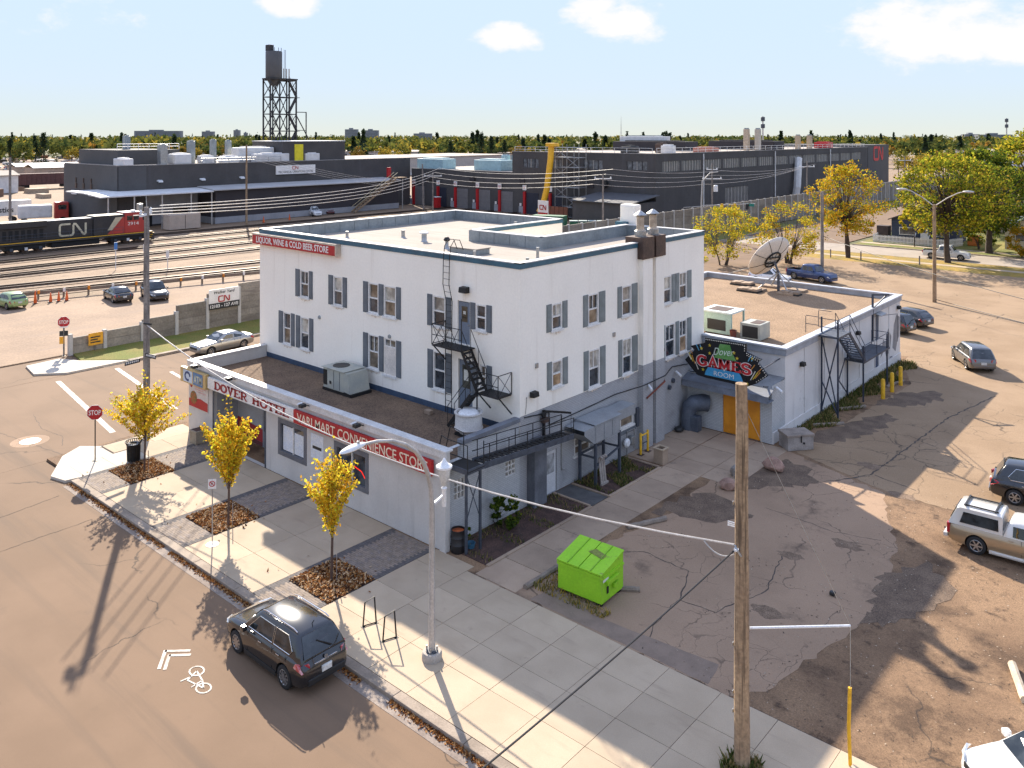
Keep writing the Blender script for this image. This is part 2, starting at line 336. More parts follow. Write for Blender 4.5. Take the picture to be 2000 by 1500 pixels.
# ================================================================ GROUND
m_terrain = M('terrain_dry_grass', (.10, .10, .035), 1.0, c2=(.17, .14, .07), scale=.01, fine=.6, fvar=.35)
m_road = asphalt('street_asphalt', (.205, .133, .083), (.178, .115, .071), crack_scale=.06, crack_w=.0025, patchy=(.62, .7), bump=.12,
                 streak=((.05, 1.1, 1), .5, .72, (.152, .103, .068)), fine=(60, .10), stains=[(.5, .62, .8, (.148, .10, .066))])
m_lot = asphalt('lot_asphalt', (.335, .225, .146), (.278, .186, .12), crack_scale=.22, crack_w=.006, patchy=(.50, .62), bump=.3, crack=(.05, .036, .028),
                fine=(38, .16), stains=[(.33, .56, .72, (.15, .102, .07)), (1.4, .62, .8, (.14, .096, .066))])
m_dirt = asphalt('lot_dirt', (.275, .172, .098), (.185, .112, .064), crack_scale=.1, crack_w=.004, patchy=(.7, .8), bump=1.0, fine=(26, .42),
                 stains=[(.30, .48, .64, (.105, .064, .038)), (1.3, .54, .70, (.085, .052, .032)), (5, .6, .75, (.07, .045, .03))])
m_sand = asphalt('lot_sandy', (.305, .208, .126), (.255, .170, .100), crack_scale=.12, crack_w=.005, patchy=(.5, .6), bump=.5, fine=(20, .18), stains=[(.12, .58, .76, (.185, .118, .068)), (.8, .64, .8, (.16, .1, .06))])
m_yard = asphalt('yard_gravel', (.29, .20, .128), (.24, .163, .104), crack_scale=.05, crack_w=.003, patchy=(.7, .8), bump=.8, fine=(9, .30), streak=((.9, .06, 1), .5, .7, (.18, .122, .08)), stains=[(.2, .6, .8, (.16, .108, .07)), (.03, .55, .7, (.2, .15, .09))])
m_ballast = M('track_ballast', (.27, .19, .125), 1.0, c2=(.19, .13, .085), scale=.3, fine=7, fvar=.40, bump=.9, bscale=12)
m_grass = M('autumn_grass', (.125, .14, .018), 1.0, c2=(.19, .15, .03), scale=.5, fine=14, fvar=.45, bump=.8, bscale=30)
m_drygrass = M('leaf_strewn_grass', (.32, .20, .028), 1.0, c2=(.20, .155, .035), scale=.6, fine=10, fvar=.4, bump=.8, bscale=30)
m_conc = M('sidewalk_concrete', (.435, .335, .228), .9, c2=(.39, .298, .20), scale=.7, fine=30, fvar=.07, bump=.12, rnd=.09, stain=(1.2, .62, .82, (.29, .215, .148)), streak=(.55, .8, (.33, .25, .172), (.5, 2.5, 1)))
m_conc_new = M('new_concrete', (.50, .44, .36), .9, var=.08, fine=30, fvar=.06, bump=.1, rnd=.04)
m_conc_old = M('old_concrete', (.36, .262, .18), .95, c2=(.29, .208, .142), scale=.6, fine=25, fvar=.12, bump=.25, rnd=.12, stain=(1.0, .56, .78, (.15, .112, .084)))
m_kerb = M('kerb_concrete', (.33, .262, .198), .9, c2=(.22, .17, .125), scale=1.2, bump=.2)
m_paver = M('paver_grey', (.27, .21, .16), .9, var=.3, scale=4, fine=30, fvar=.15, bump=.2)
m_white_paint = M('road_paint', (.60, .55, .48), .8, c2=(.36, .30, .24), scale=2.2, fine=14, fvar=.2)
m_mulch = M('bark_mulch', (.085, .045, .032), 1.0, c2=(.05, .027, .02), scale=2, fine=22, fvar=.6, bump=1.0, bscale=26)
m_joint = M('joint_dirt', (.06, .045, .035), 1.0)

struct(MB().box(-4500, 4500, -4500, 4500, -1.2, -.24).build('ground', m_terrain))
struct(MB().box(-1600, 90, -34, -6.9, -.5, -.13).build('street', m_road))
struct(MB().box(-38.3, -22.6, -400, 700, -.5, -.126).build('cross_street', m_road))
struct(MB().box(-640, -43.9, -300, 700, -.6, -.07).build('yard_ground', m_yard))
struct(MB().box(-65.2, -43.95, -40, 60, -.06, -.045).build('yard_parking_ground', M('yard_parking', (.30, .205, .132), .95, c2=(.235, .16, .104), scale=.15, fine=6, fvar=.18, streak=(.52, .7, (.24, .17, .12), (.7, .05, 1)))))
struct(MB().box(-22.6, 80, -6.85, 99.1, -.5, -.016).build('lot_ground', m_dirt))
def sheet(name, pts, z, mat, t=.003, jag=0., seed=1):
    r = random.Random(seed); P = []
    for i, a in enumerate(pts):
        b = pts[(i + 1) % len(pts)]; d = math.hypot(b[0] - a[0], b[1] - a[1]); k = max(1, int(d / .35)) if jag else 1
        for j in range(k):
            u = j / k; P.append((a[0] + (b[0] - a[0]) * u + (r.uniform(-jag, jag) if j else 0), a[1] + (b[1] - a[1]) * u + (r.uniform(-jag, jag) if j else 0)))
    return struct(MB().prism(P, z - t, z).build(name, mat))
# asphalt of the lot (ragged edge against the dirt), then the paler far part
sheet('lot_asphalt', [(2.4, -.45), (12.9, -.45), (13.7, .5), (14.3, 4.2), (15.0, 7.6), (14.4, 10.2), (13.7, 13.2), (12.6, 15.6), (11.9, 17.6), (5.4, 20.0), (5.0, 17.4), (4.8, 14.2), (5.3, 9.0), (4.6, 4.5)], -.010, m_lot, jag=.13)
sheet('lot_asphalt', [(11.9, 17.9), (40, 17.0), (60, 44), (5.3, 46), (5.4, 42.2), (7.6, 37), (7.2, 30), (6.8, 24.5), (5.5, 20.3)], -.0112, m_sand, jag=.08)
sheet('lot_sand', [(-22, 43.6), (70, 46), (70, 91.5), (-22, 91.5)], -.0125, m_sand, jag=.05)
sheet('asphalt_patch', [(5.0, -.35), (12.2, -.35), (12.0, .75), (7.5, .35), (5.2, .9)], -.006, M('fresh_asphalt', (.24, .172, .125), .95, var=.2, fine=40, fvar=.12, bump=.2), jag=.03)
# far side of the cross street: boulevard grass, corner apron, kerb
sheet('boulevard_grass', [(-43.7, 2.6), (-41.2, 2.2), (-38.7, 4.6), (-38.7, 130), (-43.7, 130)], .012, m_grass, .2)
sheet('corner_apron', [(-42.6, -1.1), (-39.9, -1.5), (-38.5, .2), (-38.5, 4.6), (-41.2, 2.1), (-42.9, 1.3)], .0, m_conc_new, .2)
struct(MB().box(-43.95, -38.35, -6.95, 2.7, -.5, -.131).build('driveway', m_road))
# right-hand street with boulevards and lawns
struct(MB().box(-600, 260, 99.2, 108.3, -.5, -.122).build('side_street', M('side_street_asphalt', (.34, .28, .22), .95, var=.14, scale=.3, fine=20, fvar=.07)))
sheet('boulevard_grass', [(-22, 95.6), (80, 95.6), (80, 99.0), (-22, 99.0)], -.004, m_drygrass, .2)
sheet('boulevard_grass', [(-22, 90.6), (80, 90.6), (80, 94.3), (-22, 94.3)], -.008, m_drygrass, .05, jag=.3)
sheet('sidewalk_strip', [(-22, 94.3), (80, 94.3), (80, 95.6), (-22, 95.6)], -.001, m_conc, .2)
sheet('boulevard_grass', [(-21, 108.6), (80, 108.6), (80, 111.3), (-21, 111.3)], -.004, m_grass, .2)
sheet('sidewalk_strip', [(-21, 111.3), (80, 111.3), (80, 112.6), (-21, 112.6)], -.001, m_conc, .2)
sheet('front_lawn', [(-21, 112.6), (80, 112.6), (80, 150), (-21, 150)], -.006, m_grass, .2)
struct(MB().box(-22.5, 80, 99.0, 99.2, -.4, .01).build('kerb', m_kerb)); struct(MB().box(-21, 80, 108.3, 108.6, -.4, .01).build('kerb', m_kerb))
struct(MB().box(-38.7, -38.3, 4.6, 130, -.4, .03).build('kerb', m_kerb))
struct(MB().box(-22.9, -22.6, 4, 90, -.4, .01).build('kerb', m_kerb))
sheet('side_verge', [(-22.6, 5), (-21.0, 5), (-21.0, 24), (-22.6, 24)], -.004, m_drygrass, .05)

# ---- front sidewalk: separate slabs, paver strips, kerb
KY = -6.98
sidewalk = struct(MB().box(-18.9, 70, KY, -.42, -.3, -.014).box(-22.3, -18.905, -4.3, -.42, -.3, -.014).build('sidewalk', m_joint))
def slab(parent, x0, x1, y0, y1, mat=None, z=0.0, g=.008, name='slab'):
    dz = random.uniform(-.003, .003)
    return MB().box(x0 + g, x1 - g, y0 + g, y1 - g, -.10, z + dz).build(name, mat or m_conc, parent)
STRIPS = [(-18.75, -15.95), (-11.0, -8.15), (-3.0, -.25)]
for xa, xb, n in ((-15.95, -11.0, 2), (-8.15, -3.0, 2), (-.25, 1.9, 1)):
    for i in range(n):
        x0, x1 = xa + (xb - xa) * i / n, xa + (xb - xa) * (i + 1) / n
        for y0, y1 in ((-6.8, -5.15), (-5.15, -3.2), (-3.2, -1.15), (-1.15, -.03)): slab(sidewalk, x0, x1, y0, y1)
xs = [1.9, 3.7, 5.5, 7.3, 9.1, 10.9, 12.7, 14.5, 16.3, 18.1, 19.9, 21.7, 23.5, 26, 30, 36, 44, 60]
for x0, x1 in zip(xs[:-1], xs[1:]):
    for y0, y1 in ((-6.8, -5.0), (-5.0, -3.5), (-3.5, -2.0), (-2.0, -.45)): slab(sidewalk, x0, x1, y0, y1, m_conc)
for x0, x1, y0, y1 in ((-22.2, -20.7, -4.2, -2), (-22.2, -20.7, -2, .4), (-20.7, -18.75, -3.2, -1.6), (-20.7, -18.75, -1.6, -.03)): slab(sidewalk, x0, x1, y0, y1, m_conc)
for x0, x1, y0, y1 in ((-20.6, -18.75, -4.9, -3.2), (-20.6, -18.75, -6.5, -4.9), (-22.0, -20.6, -6.0, -4.3)): slab(sidewalk, x0, x1, y0, y1, m_conc_new)
sheet('kerb_ramp', [(-22.3, -6.2), (-20.0, -7.6), (-18.9, -7.35), (-18.75, -6.6), (-20.6, -6.0), (-22.2, -4.2), (-23.1, -5.0)], -.006, m_conc_new, .2)
# kerb in cast lengths
kerb = struct(MB().box(-18.7, 60, KY - .12, KY + .02, -.45, -.02).build('kerb', m_joint))
x = -18.7
while x < 60:
    x2 = x + 3.0 if x < 24 else 60
    ramp = 8.2 < x + 1.5 < 16 and False
    mb = MB().bbox(x + .008, x2 - .008, KY - .18, KY + .17, -.35, .002, .025); mb.build('kerb_stone', m_kerb, kerb); x = x2
sheet('gutter', [(-18.5, KY - .62), (60, KY - .62), (60, KY - .16), (-18.5, KY - .16)], -.122, M('gutter_concrete', (.29, .235, .19), .95, c2=(.2, .155, .125), scale=.9, fine=14, fvar=.2), .1)
# pavers: individual blocks, joined per strip (a few centimetres each)
pav_i = 0
for xa, xb in STRIPS:
    mb = MB(); bed = (xa + .28, xb - .08, -5.38, -3.22)
    for row in range(int(6.75 / .105)):
        y0 = -6.8 + row * .105; off = (row % 2) * .105
        for c in range(-1, int((xb - xa) / .21) + 1):
            x0, x1 = max(xa + .01, xa + c * .21 + off), min(xb - .01, xa + c * .21 + off + .205)
            if x1 - x0 < .03: continue
            cx, cy = (x0 + x1) / 2, y0 + .05
            if bed[0] - .02 < cx < bed[1] + .02 and bed[2] - .02 < cy < bed[3] + .02: continue
            edge = min(cx - xa, xb - cx) < .32
            mb.m = 1 if edge else (2 if random.random() < .25 else 0)
            z = random.uniform(-.002, .003); mb.add([(x0, y0, z), (x1, y0, z), (x1, y0 + .098, z), (x0, y0 + .098, z)], [(0, 1, 2, 3)])
    o = mb.build('paver_field', [m_paver, M('paver_dark', (.12, .105, .098), .9, var=.25, scale=4, bump=.2), M('paver_brown', (.235, .19, .16), .9, var=.25, scale=4, bump=.2)], sidewalk, kind='stuff')
    # planting pit with mulch and fallen leaves
    struct(MB().box(bed[0], bed[1], bed[2], bed[3], -.2, .004).build('planting_pit', m_mulch))
    N = 2600; c = np.column_stack([RNG.uniform(bed[0] - .03, bed[1] + .03, N), RNG.uniform(bed[2] - .03, bed[3] + .03, N), RNG.uniform(.01, .05, N)])
    stray = RNG.random(N) < .02; c[stray, :2] += RNG.normal(0, .6, (stray.sum(), 2))
    def leaves_flat(c, s, mats, name, label=None, tilt=.55):
        N = len(c); a = RNG.uniform(0, 6.28, N); u = np.column_stack([np.cos(a), np.sin(a), RNG.normal(0, tilt, N)]); w = np.column_stack([-np.sin(a), np.cos(a), RNG.normal(0, tilt, N)])
        s = RNG.uniform(.55, 1.25, (N, 1)) * s
        V = np.concatenate([c - u * s, c - w * s * .55, c + u * s, c + w * s * .55], axis=1).reshape(-1, 3); F = np.arange(4 * N).reshape(-1, 4)
        o = mesh_np(name, V, F, mats, RNG.integers(0, len(mats), N)); o['kind'] = 'stuff'
        if label: o['label'] = label
        return o
    lm = [leaf_mat('fallen_' + k, v, .15) for k, v in (('brown', (.21, .085, .03)), ('russet', (.30, .12, .035)), ('tan', (.46, .26, .11)), ('dark', (.085, .036, .018)), ('pale', (.62, .44, .26)))]
    leaves_flat(c, .062, lm, 'leaf_litter', 'brown fallen leaves covering the tree pit')
N = 5200; gx = RNG.uniform(-18.6, 11, N); gy = KY - .2 - np.abs(RNG.normal(0, .10, N)); gx = gx[:N]
dens = (np.sin(gx * .9) * .5 + np.sin(gx * 2.3 + 1) * .3 > -.35) | (gx < -9); gc = np.column_stack([gx, gy, np.full(N, -.105)])[dens]
leaves_flat(gc, .05, lm[:4], 'gutter_leaves', 'brown leaves lying in the gutter along the kerb')
# painted markings
def paint(name, pts, label):
    o = MB().prism(pts, -.124, -.1195).build(name, m_white_paint); return struct(o)
def quadline(a, b, w):
    d = Vector((b[0] - a[0], b[1] - a[1])).normalized(); n = Vector((-d.y, d.x)) * w / 2
    return [(a[0] + n.x, a[1] + n.y), (a[0] - n.x, a[1] - n.y), (b[0] - n.x, b[1] - n.y), (b[0] + n.x, b[1] + n.y)]
paint('crosswalk_line', quadline((-37.2, -.9), (-24.2, -2.75), .32), ''); paint('crosswalk_line', quadline((-37.4, 3.2), (-25.4, 1.6), .32), '')
paint('stop_line', quadline((-33.6, 5.4), (-27.2, 4.6), .25), '')
for yy in (9, 18, 27): paint('lane_dash', quadline((-30.6, yy), (-30.6, yy + 3), .12), '')
for a, b in (((-2.23, -10.53), (-1.62, -9.96)), ((-2.26, -10.49), (-1.47, -11.1)), ((-1.9, -10.55), (-1.40, -10.06)), ((-1.93, -10.52), (-1.29, -11.0))): paint('sharrow_mark', quadline(a, b, .11), '')
mb = MB()
for cx, cy in ((.28, .30), (1.22, .02)):
    ribbon(mb, [(cx + .26 * math.cos(t), cy + .21 * math.sin(t)) for t in [k * math.pi / 6 for k in range(13)]], .055, (-.75, -10.65, -.124), (1, 0, 0), (0, 1, 0), .0047)
for pl in ([(.28, .30), (.5, -.12), (1.22, .02)], [(.28, .30), (.85, .18), (1.22, .02)], [(.42, .05), (.38, -.3)], [(.85, .18), (.9, -.22)]): ribbon(mb, pl, .05, (-.75, -10.65, -.1242), (1, 0, 0), (0, 1, 0), .0052)
struct(mb.build('sharrow_mark', m_white_paint))
# sealed crack lines and a manhole
m_tar = M('crack_sealant', (.075, .054, .04), .9)
def crack(pts, w, z=-.1225, seed=0):
    r = random.Random(seed); P = []
    for a, b in zip(pts[:-1], pts[1:]):
        k = max(2, int(math.hypot(b[0] - a[0], b[1] - a[1]) / .25))
        P += [(a[0] + (b[0] - a[0]) * j / k + r.uniform(-.05, .05), a[1] + (b[1] - a[1]) * j / k + r.uniform(-.05, .05)) for j in range(k)]
    mb = MB()
    for p, q in zip(P[:-1], P[1:]):
        ww = w * r.uniform(.5, 1.3); mb.prism(quadline(p, q, ww), z - .002, z)
    return mb
for i, (pts, w, z) in enumerate([([(-40, -9.0), (-23, -6.0), (-21.8, -4.6)], .035, -.1225), ([(-31, -4.6), (-28, -5.2), (-25.7, -4.9), (-24, -5.6)], .03, -.1225), ([(-16.5, -15), (-17.6, -7.9)], .025, -.1225),
        ([(-13.5, -19), (-13.9, -7.8)], .022, -.1225), ([(9.6, 17.6), (10.6, 19.4), (10.9, 24), (11.3, 31), (12.5, 38)], .09, -.0085), ([(4.6, 4), (6.3, 5.4), (8.4, 5.2), (9.2, 3.2), (10.5, 3.4), (11.3, 5.8), (10.6, 9)], .045, -.0085),
        ([(9.1, 3.2), (9.3, 1.2), (9.8, -.3)], .03, -.0085), ([(8.3, 12.5), (11.5, 12.2), (13.5, 12.8)], .03, -.0085), ([(10.8, 19.5), (13.2, 18.9)], .06, -.0085), ([(9.6, 17.6), (8.2, 15.8), (6.0, 17.0)], .05, -.0085)]):
    struct(crack(pts, w, z, i).build('sealed_crack', m_tar))
mh = MB().lathe([(.0, .006), (.52, .006), (.55, 0)], (-26.3, -6.4, -.122), 24).build('manhole_cover', M('manhole_iron', (.36, .31, .26), .5, .3)); tag(mh, 'round pale manhole cover in the street near the stop sign', 'manhole cover')
struct(MB().lathe([(.56, .0), (.95, .002), (.97, 0)], (-26.3, -6.4, -.124), 24).build('manhole_patch', m_lot))
# garden beds, border, path slabs on the shaded side
struct(MB().box(.05, 2.22, .35, 7.25, -.2, .012).build('garden_bed', m_mulch)); struct(MB().box(.05, 2.22, 8.7, 13.2, -.2, .012).build('garden_bed', m_mulch))
path = struct(MB().box(2.25, 5.3, -.4, 20.0, -.2, -.02).build('side_path', m_joint))
ys = [-.4, 1.3, 3.0, 4.7, 6.5, 8.2, 10.0, 11.8, 13.6, 15.2, 17.4, 19.95]
for y0, y1 in zip(ys[:-1], ys[1:]):
    slab(path, 2.28, 4.35, y0, y1, m_conc_old, .004, .015)
    if y0 > 13: slab(path, 4.35, 6.2, y0, y1, m_conc_old, .002, .015); slab(path, -.0, 2.25, y0, y1, m_conc_old, .0, .015)
slab(path, .05, 2.25, 7.3, 8.65, M('door_mat_slab', (.10, .095, .09), .9, var=.3), .01)
bk = struct(MB().box(2.22, 2.34, .35, 7.3, -.2, -.02).build('bed_border', m_joint))
for y0, y1 in ((.3, 2.5), (2.5, 4.9), (4.9, 7.28), (8.68, 11), (11, 13.3)): MB().bbox(2.2, 2.36, y0 + .01, y1 - .01, -.15, .06, .02).build('border_stone', m_conc_old, bk)
MB().bbox(.1, 2.2, 7.22, 7.34, -.15, .07, .02).build('border_stone', m_conc_old, bk); MB().bbox(.1, 2.2, 8.64, 8.76, -.15, .07, .02).build('border_stone', m_conc_old, bk); MB().bbox(.1, 2.36, 13.2, 13.34, -.15, .06, .02).build('border_stone', m_conc_old, bk)
# tufts of grass and weeds
def tufts(name, label, n, box, h, mats, dens=None):
    c = np.column_stack([RNG.uniform(box[0], box[1], n), RNG.uniform(box[2], box[3], n), np.full(n, box[4] if len(box) > 4 else 0.)])
    if dens is not None: c = c[dens(c)]
    n = len(c); a = RNG.uniform(0, 6.28, n); hh = RNG.uniform(.4, 1.3, n) * h; w = hh * .16
    d = np.column_stack([np.cos(a), np.sin(a), np.zeros(n)]); lean = RNG.normal(0, .45, (n, 2)) * hh[:, None]
    top = c + np.column_stack([lean, hh]); V = np.concatenate([c - d * w[:, None], c + d * w[:, None], top + d * (w * .25)[:, None], top - d * (w * .25)[:, None]], axis=1).reshape(-1, 3)
    o = mesh_np(name, V, np.arange(4 * n).reshape(-1, 4), mats, RNG.integers(0, len(mats), n)); o['kind'] = 'stuff'; o['label'] = label; return o
gm = [leaf_mat('blade_green', (.07, .10, .025), .3), leaf_mat('blade_olive', (.13, .13, .04), .3), leaf_mat('blade_straw', (.30, .22, .09), .3)]
tufts('bed_weeds', 'low weeds in the garden bed under the duct unit', 2600, (.1, 2.2, 8.9, 13.1, .012), .16, gm, lambda c: np.sin(c[:, 0] * 3 + c[:, 1] * 2) + np.sin(c[:, 1] * 3.7) > .0)
tufts('bed_weeds', 'sparse weeds in the long garden bed by the brick wall', 1500, (.1, 2.2, .4, 7.2, .012), .12, gm, lambda c: (c[:, 0] < .7) | (np.sin(c[:, 1] * 3.1) > .55))
tufts('weed_strip', 'rough grass strip along the games room wall', 9000, (5.25, 7.3, 20.6, 42.5, -.012), .22, gm, lambda c: (c[:, 0] < 5.9 + .9 * np.sin(c[:, 1] * .8) ** 2) & (c[:, 1] > 21.8))
tufts('weed_patch', 'yellowed grass around the green dumpster', 1600, (4.5, 7.8, .3, 3.2, -.01), .16, [gm[1], gm[2], leaf_mat('blade_yellow', (.38, .26, .05), .3)], lambda c: (c[:, 0] < 5.7) | (c[:, 1] < .85))
tufts('weed_patch', 'grass tuft around the foot of the big wooden pole', 500, (14.1, 14.95, -3.25, -2.4, 0), .2, gm)
# loose chips and crumbs of asphalt on the lot
N = 2600; c = np.column_stack([RNG.uniform(2.6, 20, N), RNG.uniform(-.3, 22, N), np.full(N, .004)]); c = c[(c[:, 0] > 12.5) | (np.sin(c[:, 0] * 1.3) + np.sin(c[:, 1] * 1.7 + 2) > .6)]
leaves_flat(c, .035, [M('chip_dark', (.07, .05, .036), 1), M('chip_brown', (.16, .105, .068), 1), M('chip_pale', (.45, .36, .26), 1)], 'gravel_chips', 'loose stones and crumbs scattered over the lot', .2)
m_soil = M('damp_soil', (.115, .076, .05), 1, c2=(.17, .115, .075), scale=1.3, fine=18, fvar=.45, bump=1, bscale=20)
for i, pts in enumerate(([(5.3, 14.6), (6.6, 13.6), (7.9, 15.2), (9.0, 16.6), (8.2, 18.2), (6.6, 18.6), (5.4, 17.2)], [(6.6, 21.6), (7.7, 22.4), (8.7, 25.6), (9.2, 29.0), (8.2, 29.6), (7.1, 26.4), (6.3, 23.4)], [(4.6, 8.6), (5.6, 9.2), (7.4, 9.8), (8.2, 11.4), (6.2, 12.2), (5.0, 11.6)], [(14.6, 6.0), (16.0, 7.6), (16.6, 10.4), (15.2, 12.2), (14.2, 10.0)], [(7.0, 30.5), (8.8, 31.5), (10.2, 34.8), (9.2, 36.4), (7.6, 34.2)])):
    sheet('soil_patch', pts, -.0062 - .0003 * i, m_soil, .002, .28, 20 + i)
# ================================================================ HOTEL, ANNEX, GAMES ROOM WING
m_stucco = M('white_stucco', (.92, .855, .745), .85, c2=(.885, .82, .71), scale=.4, fine=9, fvar=.03, bump=.10, bscale=25, stain=(.7, .72, .95, (.68, .60, .49)), streak=(.56, .82, (.72, .64, .53), (1.6, 1.6, .10)))
m_stucco_grey = M('grey_stucco', (.56, .525, .475), .85, c2=(.50, .465, .42), scale=.7, fine=12, fvar=.05, bump=.15, bscale=30, stain=(.9, .66, .85, (.34, .31, .27)), streak=(.55, .8, (.38, .345, .305), (1.4, 1.4, .12)))
m_brick = brick_mat('painted_brick', (.42, .415, .41), (.385, .38, .375), (.27, .265, .26))
m_brick_light = brick_mat('pale_painted_brick', (.52, .52, .505), (.47, .47, .46), (.33, .33, .325))
m_wing = M('wing_painted_block', (.66, .635, .60), .85, c2=(.60, .575, .545), scale=.5, fine=10, fvar=.05, bump=.15, bscale=28, stain=(.8, .62, .8, (.42, .395, .37)), streak=(.56, .82, (.47, .445, .42), (1.2, 1.2, .14)))
m_teal = M('teal_flashing', (.035, .115, .165), .45, var=.25, scale=1.2, fine=8, fvar=.1)
m_blueband = M('navy_base_trim', (.045, .075, .125), .6, var=.3, scale=1.4)
m_cap = M('white_metal_cap', (.62, .60, .57), .5, var=.15, scale=1.5)
m_flash = M('grey_roof_flashing', (.28, .31, .32), .45, .25, c2=(.22, .245, .25), scale=.9, fine=6, fvar=.12, bump=.2, bscale=4)
m_deck = M('membrane_roof', (.335, .29, .24), .95, c2=(.29, .25, .205), scale=.4, fine=20, fvar=.12, bump=.3, streak=(.5, .75, (.25, .215, .175), (.15, 1.6, 1)))
m_gravel_dark = M('dark_gravel_roof', (.175, .112, .068), 1.0, c2=(.125, .08, .05), scale=.8, fine=16, fvar=.55, bump=1.0, bscale=22)
m_gravel_tan = M('tan_gravel_roof', (.275, .178, .102), 1.0, c2=(.225, .143, .08), scale=.5, fine=14, fvar=.40, bump=1.0, bscale=20, stain=(.35, .64, .75, (.36, .31, .25)))
m_frame = M('window_frame_white', (.74, .71, .66), .6, var=.12, scale=3)
m_shut_blue = M('shutter_blue_grey', (.135, .148, .16), .7, var=.2, scale=2, fine=30, fvar=.1)
m_shut_green = M('shutter_grey_green', (.215, .235, .225), .7, var=.2, scale=2, fine=30, fvar=.1)
m_glass = glass('window_glass'); m_glass_b = glass('window_glass_blind', (.16, .15, .13), .2); m_glass_c = glass('window_glass_curtain', (.10, .075, .05), .15)
m_blind = glass('window_blind_pale', (.26, .245, .21), .25); m_curtain = glass('window_curtain_drawn', (.20, .13, .07), .25); rw = random.Random(23)
m_iron = M('black_iron', (.022, .021, .02), .6, .3, var=.3); m_iron_grey = M('slate_painted_steel', (.075, .085, .105), .55, .2, var=.35, scale=3)
m_iron_navy = M('navy_painted_steel', (.035, .045, .07), .55, .2, var=.3)
m_galv = M('galvanised_steel', (.42, .42, .41), .4, .7, var=.25, scale=5); m_black = M('black_plastic', (.02, .02, .02), .5, var=.2); m_white = M('white_enamel', (.75, .74, .72), .5, var=.1)
m_red = M('sign_red', (.43, .012, .014), .5, var=.12, scale=2); m_dkred = M('letter_dark_red', (.30, .01, .016), .5, var=.1)
m_signwhite = M('sign_white', (.78, .74, .68), .55, var=.1, scale=2); m_orange = M('orange_door', (.72, .27, .015), .5, c2=(.60, .21, .012), scale=1.5, fine=12, fvar=.06)
m_yellow = M('yellow_paint', (.78, .44, .012), .55, c2=(.60, .32, .012), scale=4)
m_dark = M('dark_void', (.012, .011, .011), .9)
m_rust = M('rust_brown_metal', (.105, .065, .048), .6, .3, c2=(.07, .045, .035), scale=2, fine=14, fvar=.25)

def wall_holes(mb, plane, c, u0, u1, z0, z1, holes, depth):
    """wall sheet with rectangular openings and their reveals. plane 'y' : faces -y at y=c ; plane 'x' : faces +x at x=c"""
    us = sorted({u0, u1, *[h[0] for h in holes], *[h[1] for h in holes]}); zs = sorted({z0, z1, *[h[2] for h in holes], *[h[3] for h in holes]})
    pt = (lambda u, z, d=0: (u, c + d, z)) if plane == 'y' else (lambda u, z, d=0: (c - d, u, z))
    for a, b in zip(us[:-1], us[1:]):
        for p, q in zip(zs[:-1], zs[1:]):
            m, k = (a + b) / 2, (p + q) / 2
            if any(h[0] < m < h[1] and h[2] < k < h[3] for h in holes): continue
            mb.add([pt(a, p), pt(b, p), pt(b, q), pt(a, q)], [(0, 1, 2, 3)])
    for a, b, p, q in holes:
        for e, f in (((a, p), (b, p)), ((b, p), (b, q)), ((b, q), (a, q)), ((a, q), (a, p))):
            mb.add([pt(*e), pt(*f), pt(*f, depth), pt(*e, depth)], [(0, 1, 2, 3)])
    return mb
def pbox(mb, plane, c, u0, u1, z0, z1, d0, d1):
    """box on a wall plane: d = distance out of the wall"""
    if plane == 'y': return mb.box(u0, u1, c - d1, c - d0, z0, z1)
    return mb.box(c + d0, c + d1, u0, u1, z0, z1)
def window(parent, plane, c, u0, u1, z0, z1, L=None, R=None, shut=None, style=0, extra=True, sillw=.08):
    mb = MB(); f = .07
    pbox(mb, plane, c, u0, u0 + f, z0, z1, -.10, .012); pbox(mb, plane, c, u1 - f, u1, z0, z1, -.10, .012)
    pbox(mb, plane, c, u0 + f, u1 - f, z0, z0 + f, -.10, .014); pbox(mb, plane, c, u0 + f, u1 - f, z1 - f, z1, -.10, .014)
    zm = (z0 + z1) / 2
    pbox(mb, plane, c, u0 + f, u1 - f, zm - .035, zm + .035, -.085, -.02)
    if style in (2, 3): pbox(mb, plane, c, (u0 + u1) / 2 - .02, (u0 + u1) / 2 + .02, zm, z1 - f, -.08, -.03)
    w = mb.build('window', m_frame, parent)
    a = MB(); pbox(a, plane, c, u0 + .02, u1 - .02, z0 + .02, zm, -.075, -.06); a.build('pane', rw.choice([m_glass, m_glass, m_glass, m_glass_c, m_curtain]), w)
    a = MB(); pbox(a, plane, c, u0 + .02, u1 - .02, zm, z1 - .02, -.095, -.08); a.build('pane', rw.choice([m_glass, m_glass_b, m_glass, m_glass_c, m_blind]), w)
    a = MB(); pbox(a, plane, c, u0 - .10, u1 + .10, z0 - .10, z0 - .003, 0, sillw); a.build('sill', m_frame, w)
    sm = shut or m_shut_blue
    for r in (L, R):
        if r:
            a = MB(); pbox(a, plane, c, r[0], r[1], z0 - .03, z1 + .03, .004, .030)
            for s0, s1 in ((z0 + .05, zm - .05), (zm + .05, z1 - .05)): pbox(a, plane, c, r[0] + .06, r[1] - .06, s0, s1, .028, .042)
            a.build('shutter', sm, w)
    return w
HX0, HY0, HY1, HZ = -21.2, 4.9, 22.0, 11.12
hotel = T('hotel', 'white stucco three storey hotel with teal roof trim and shuttered windows', 'hotel')
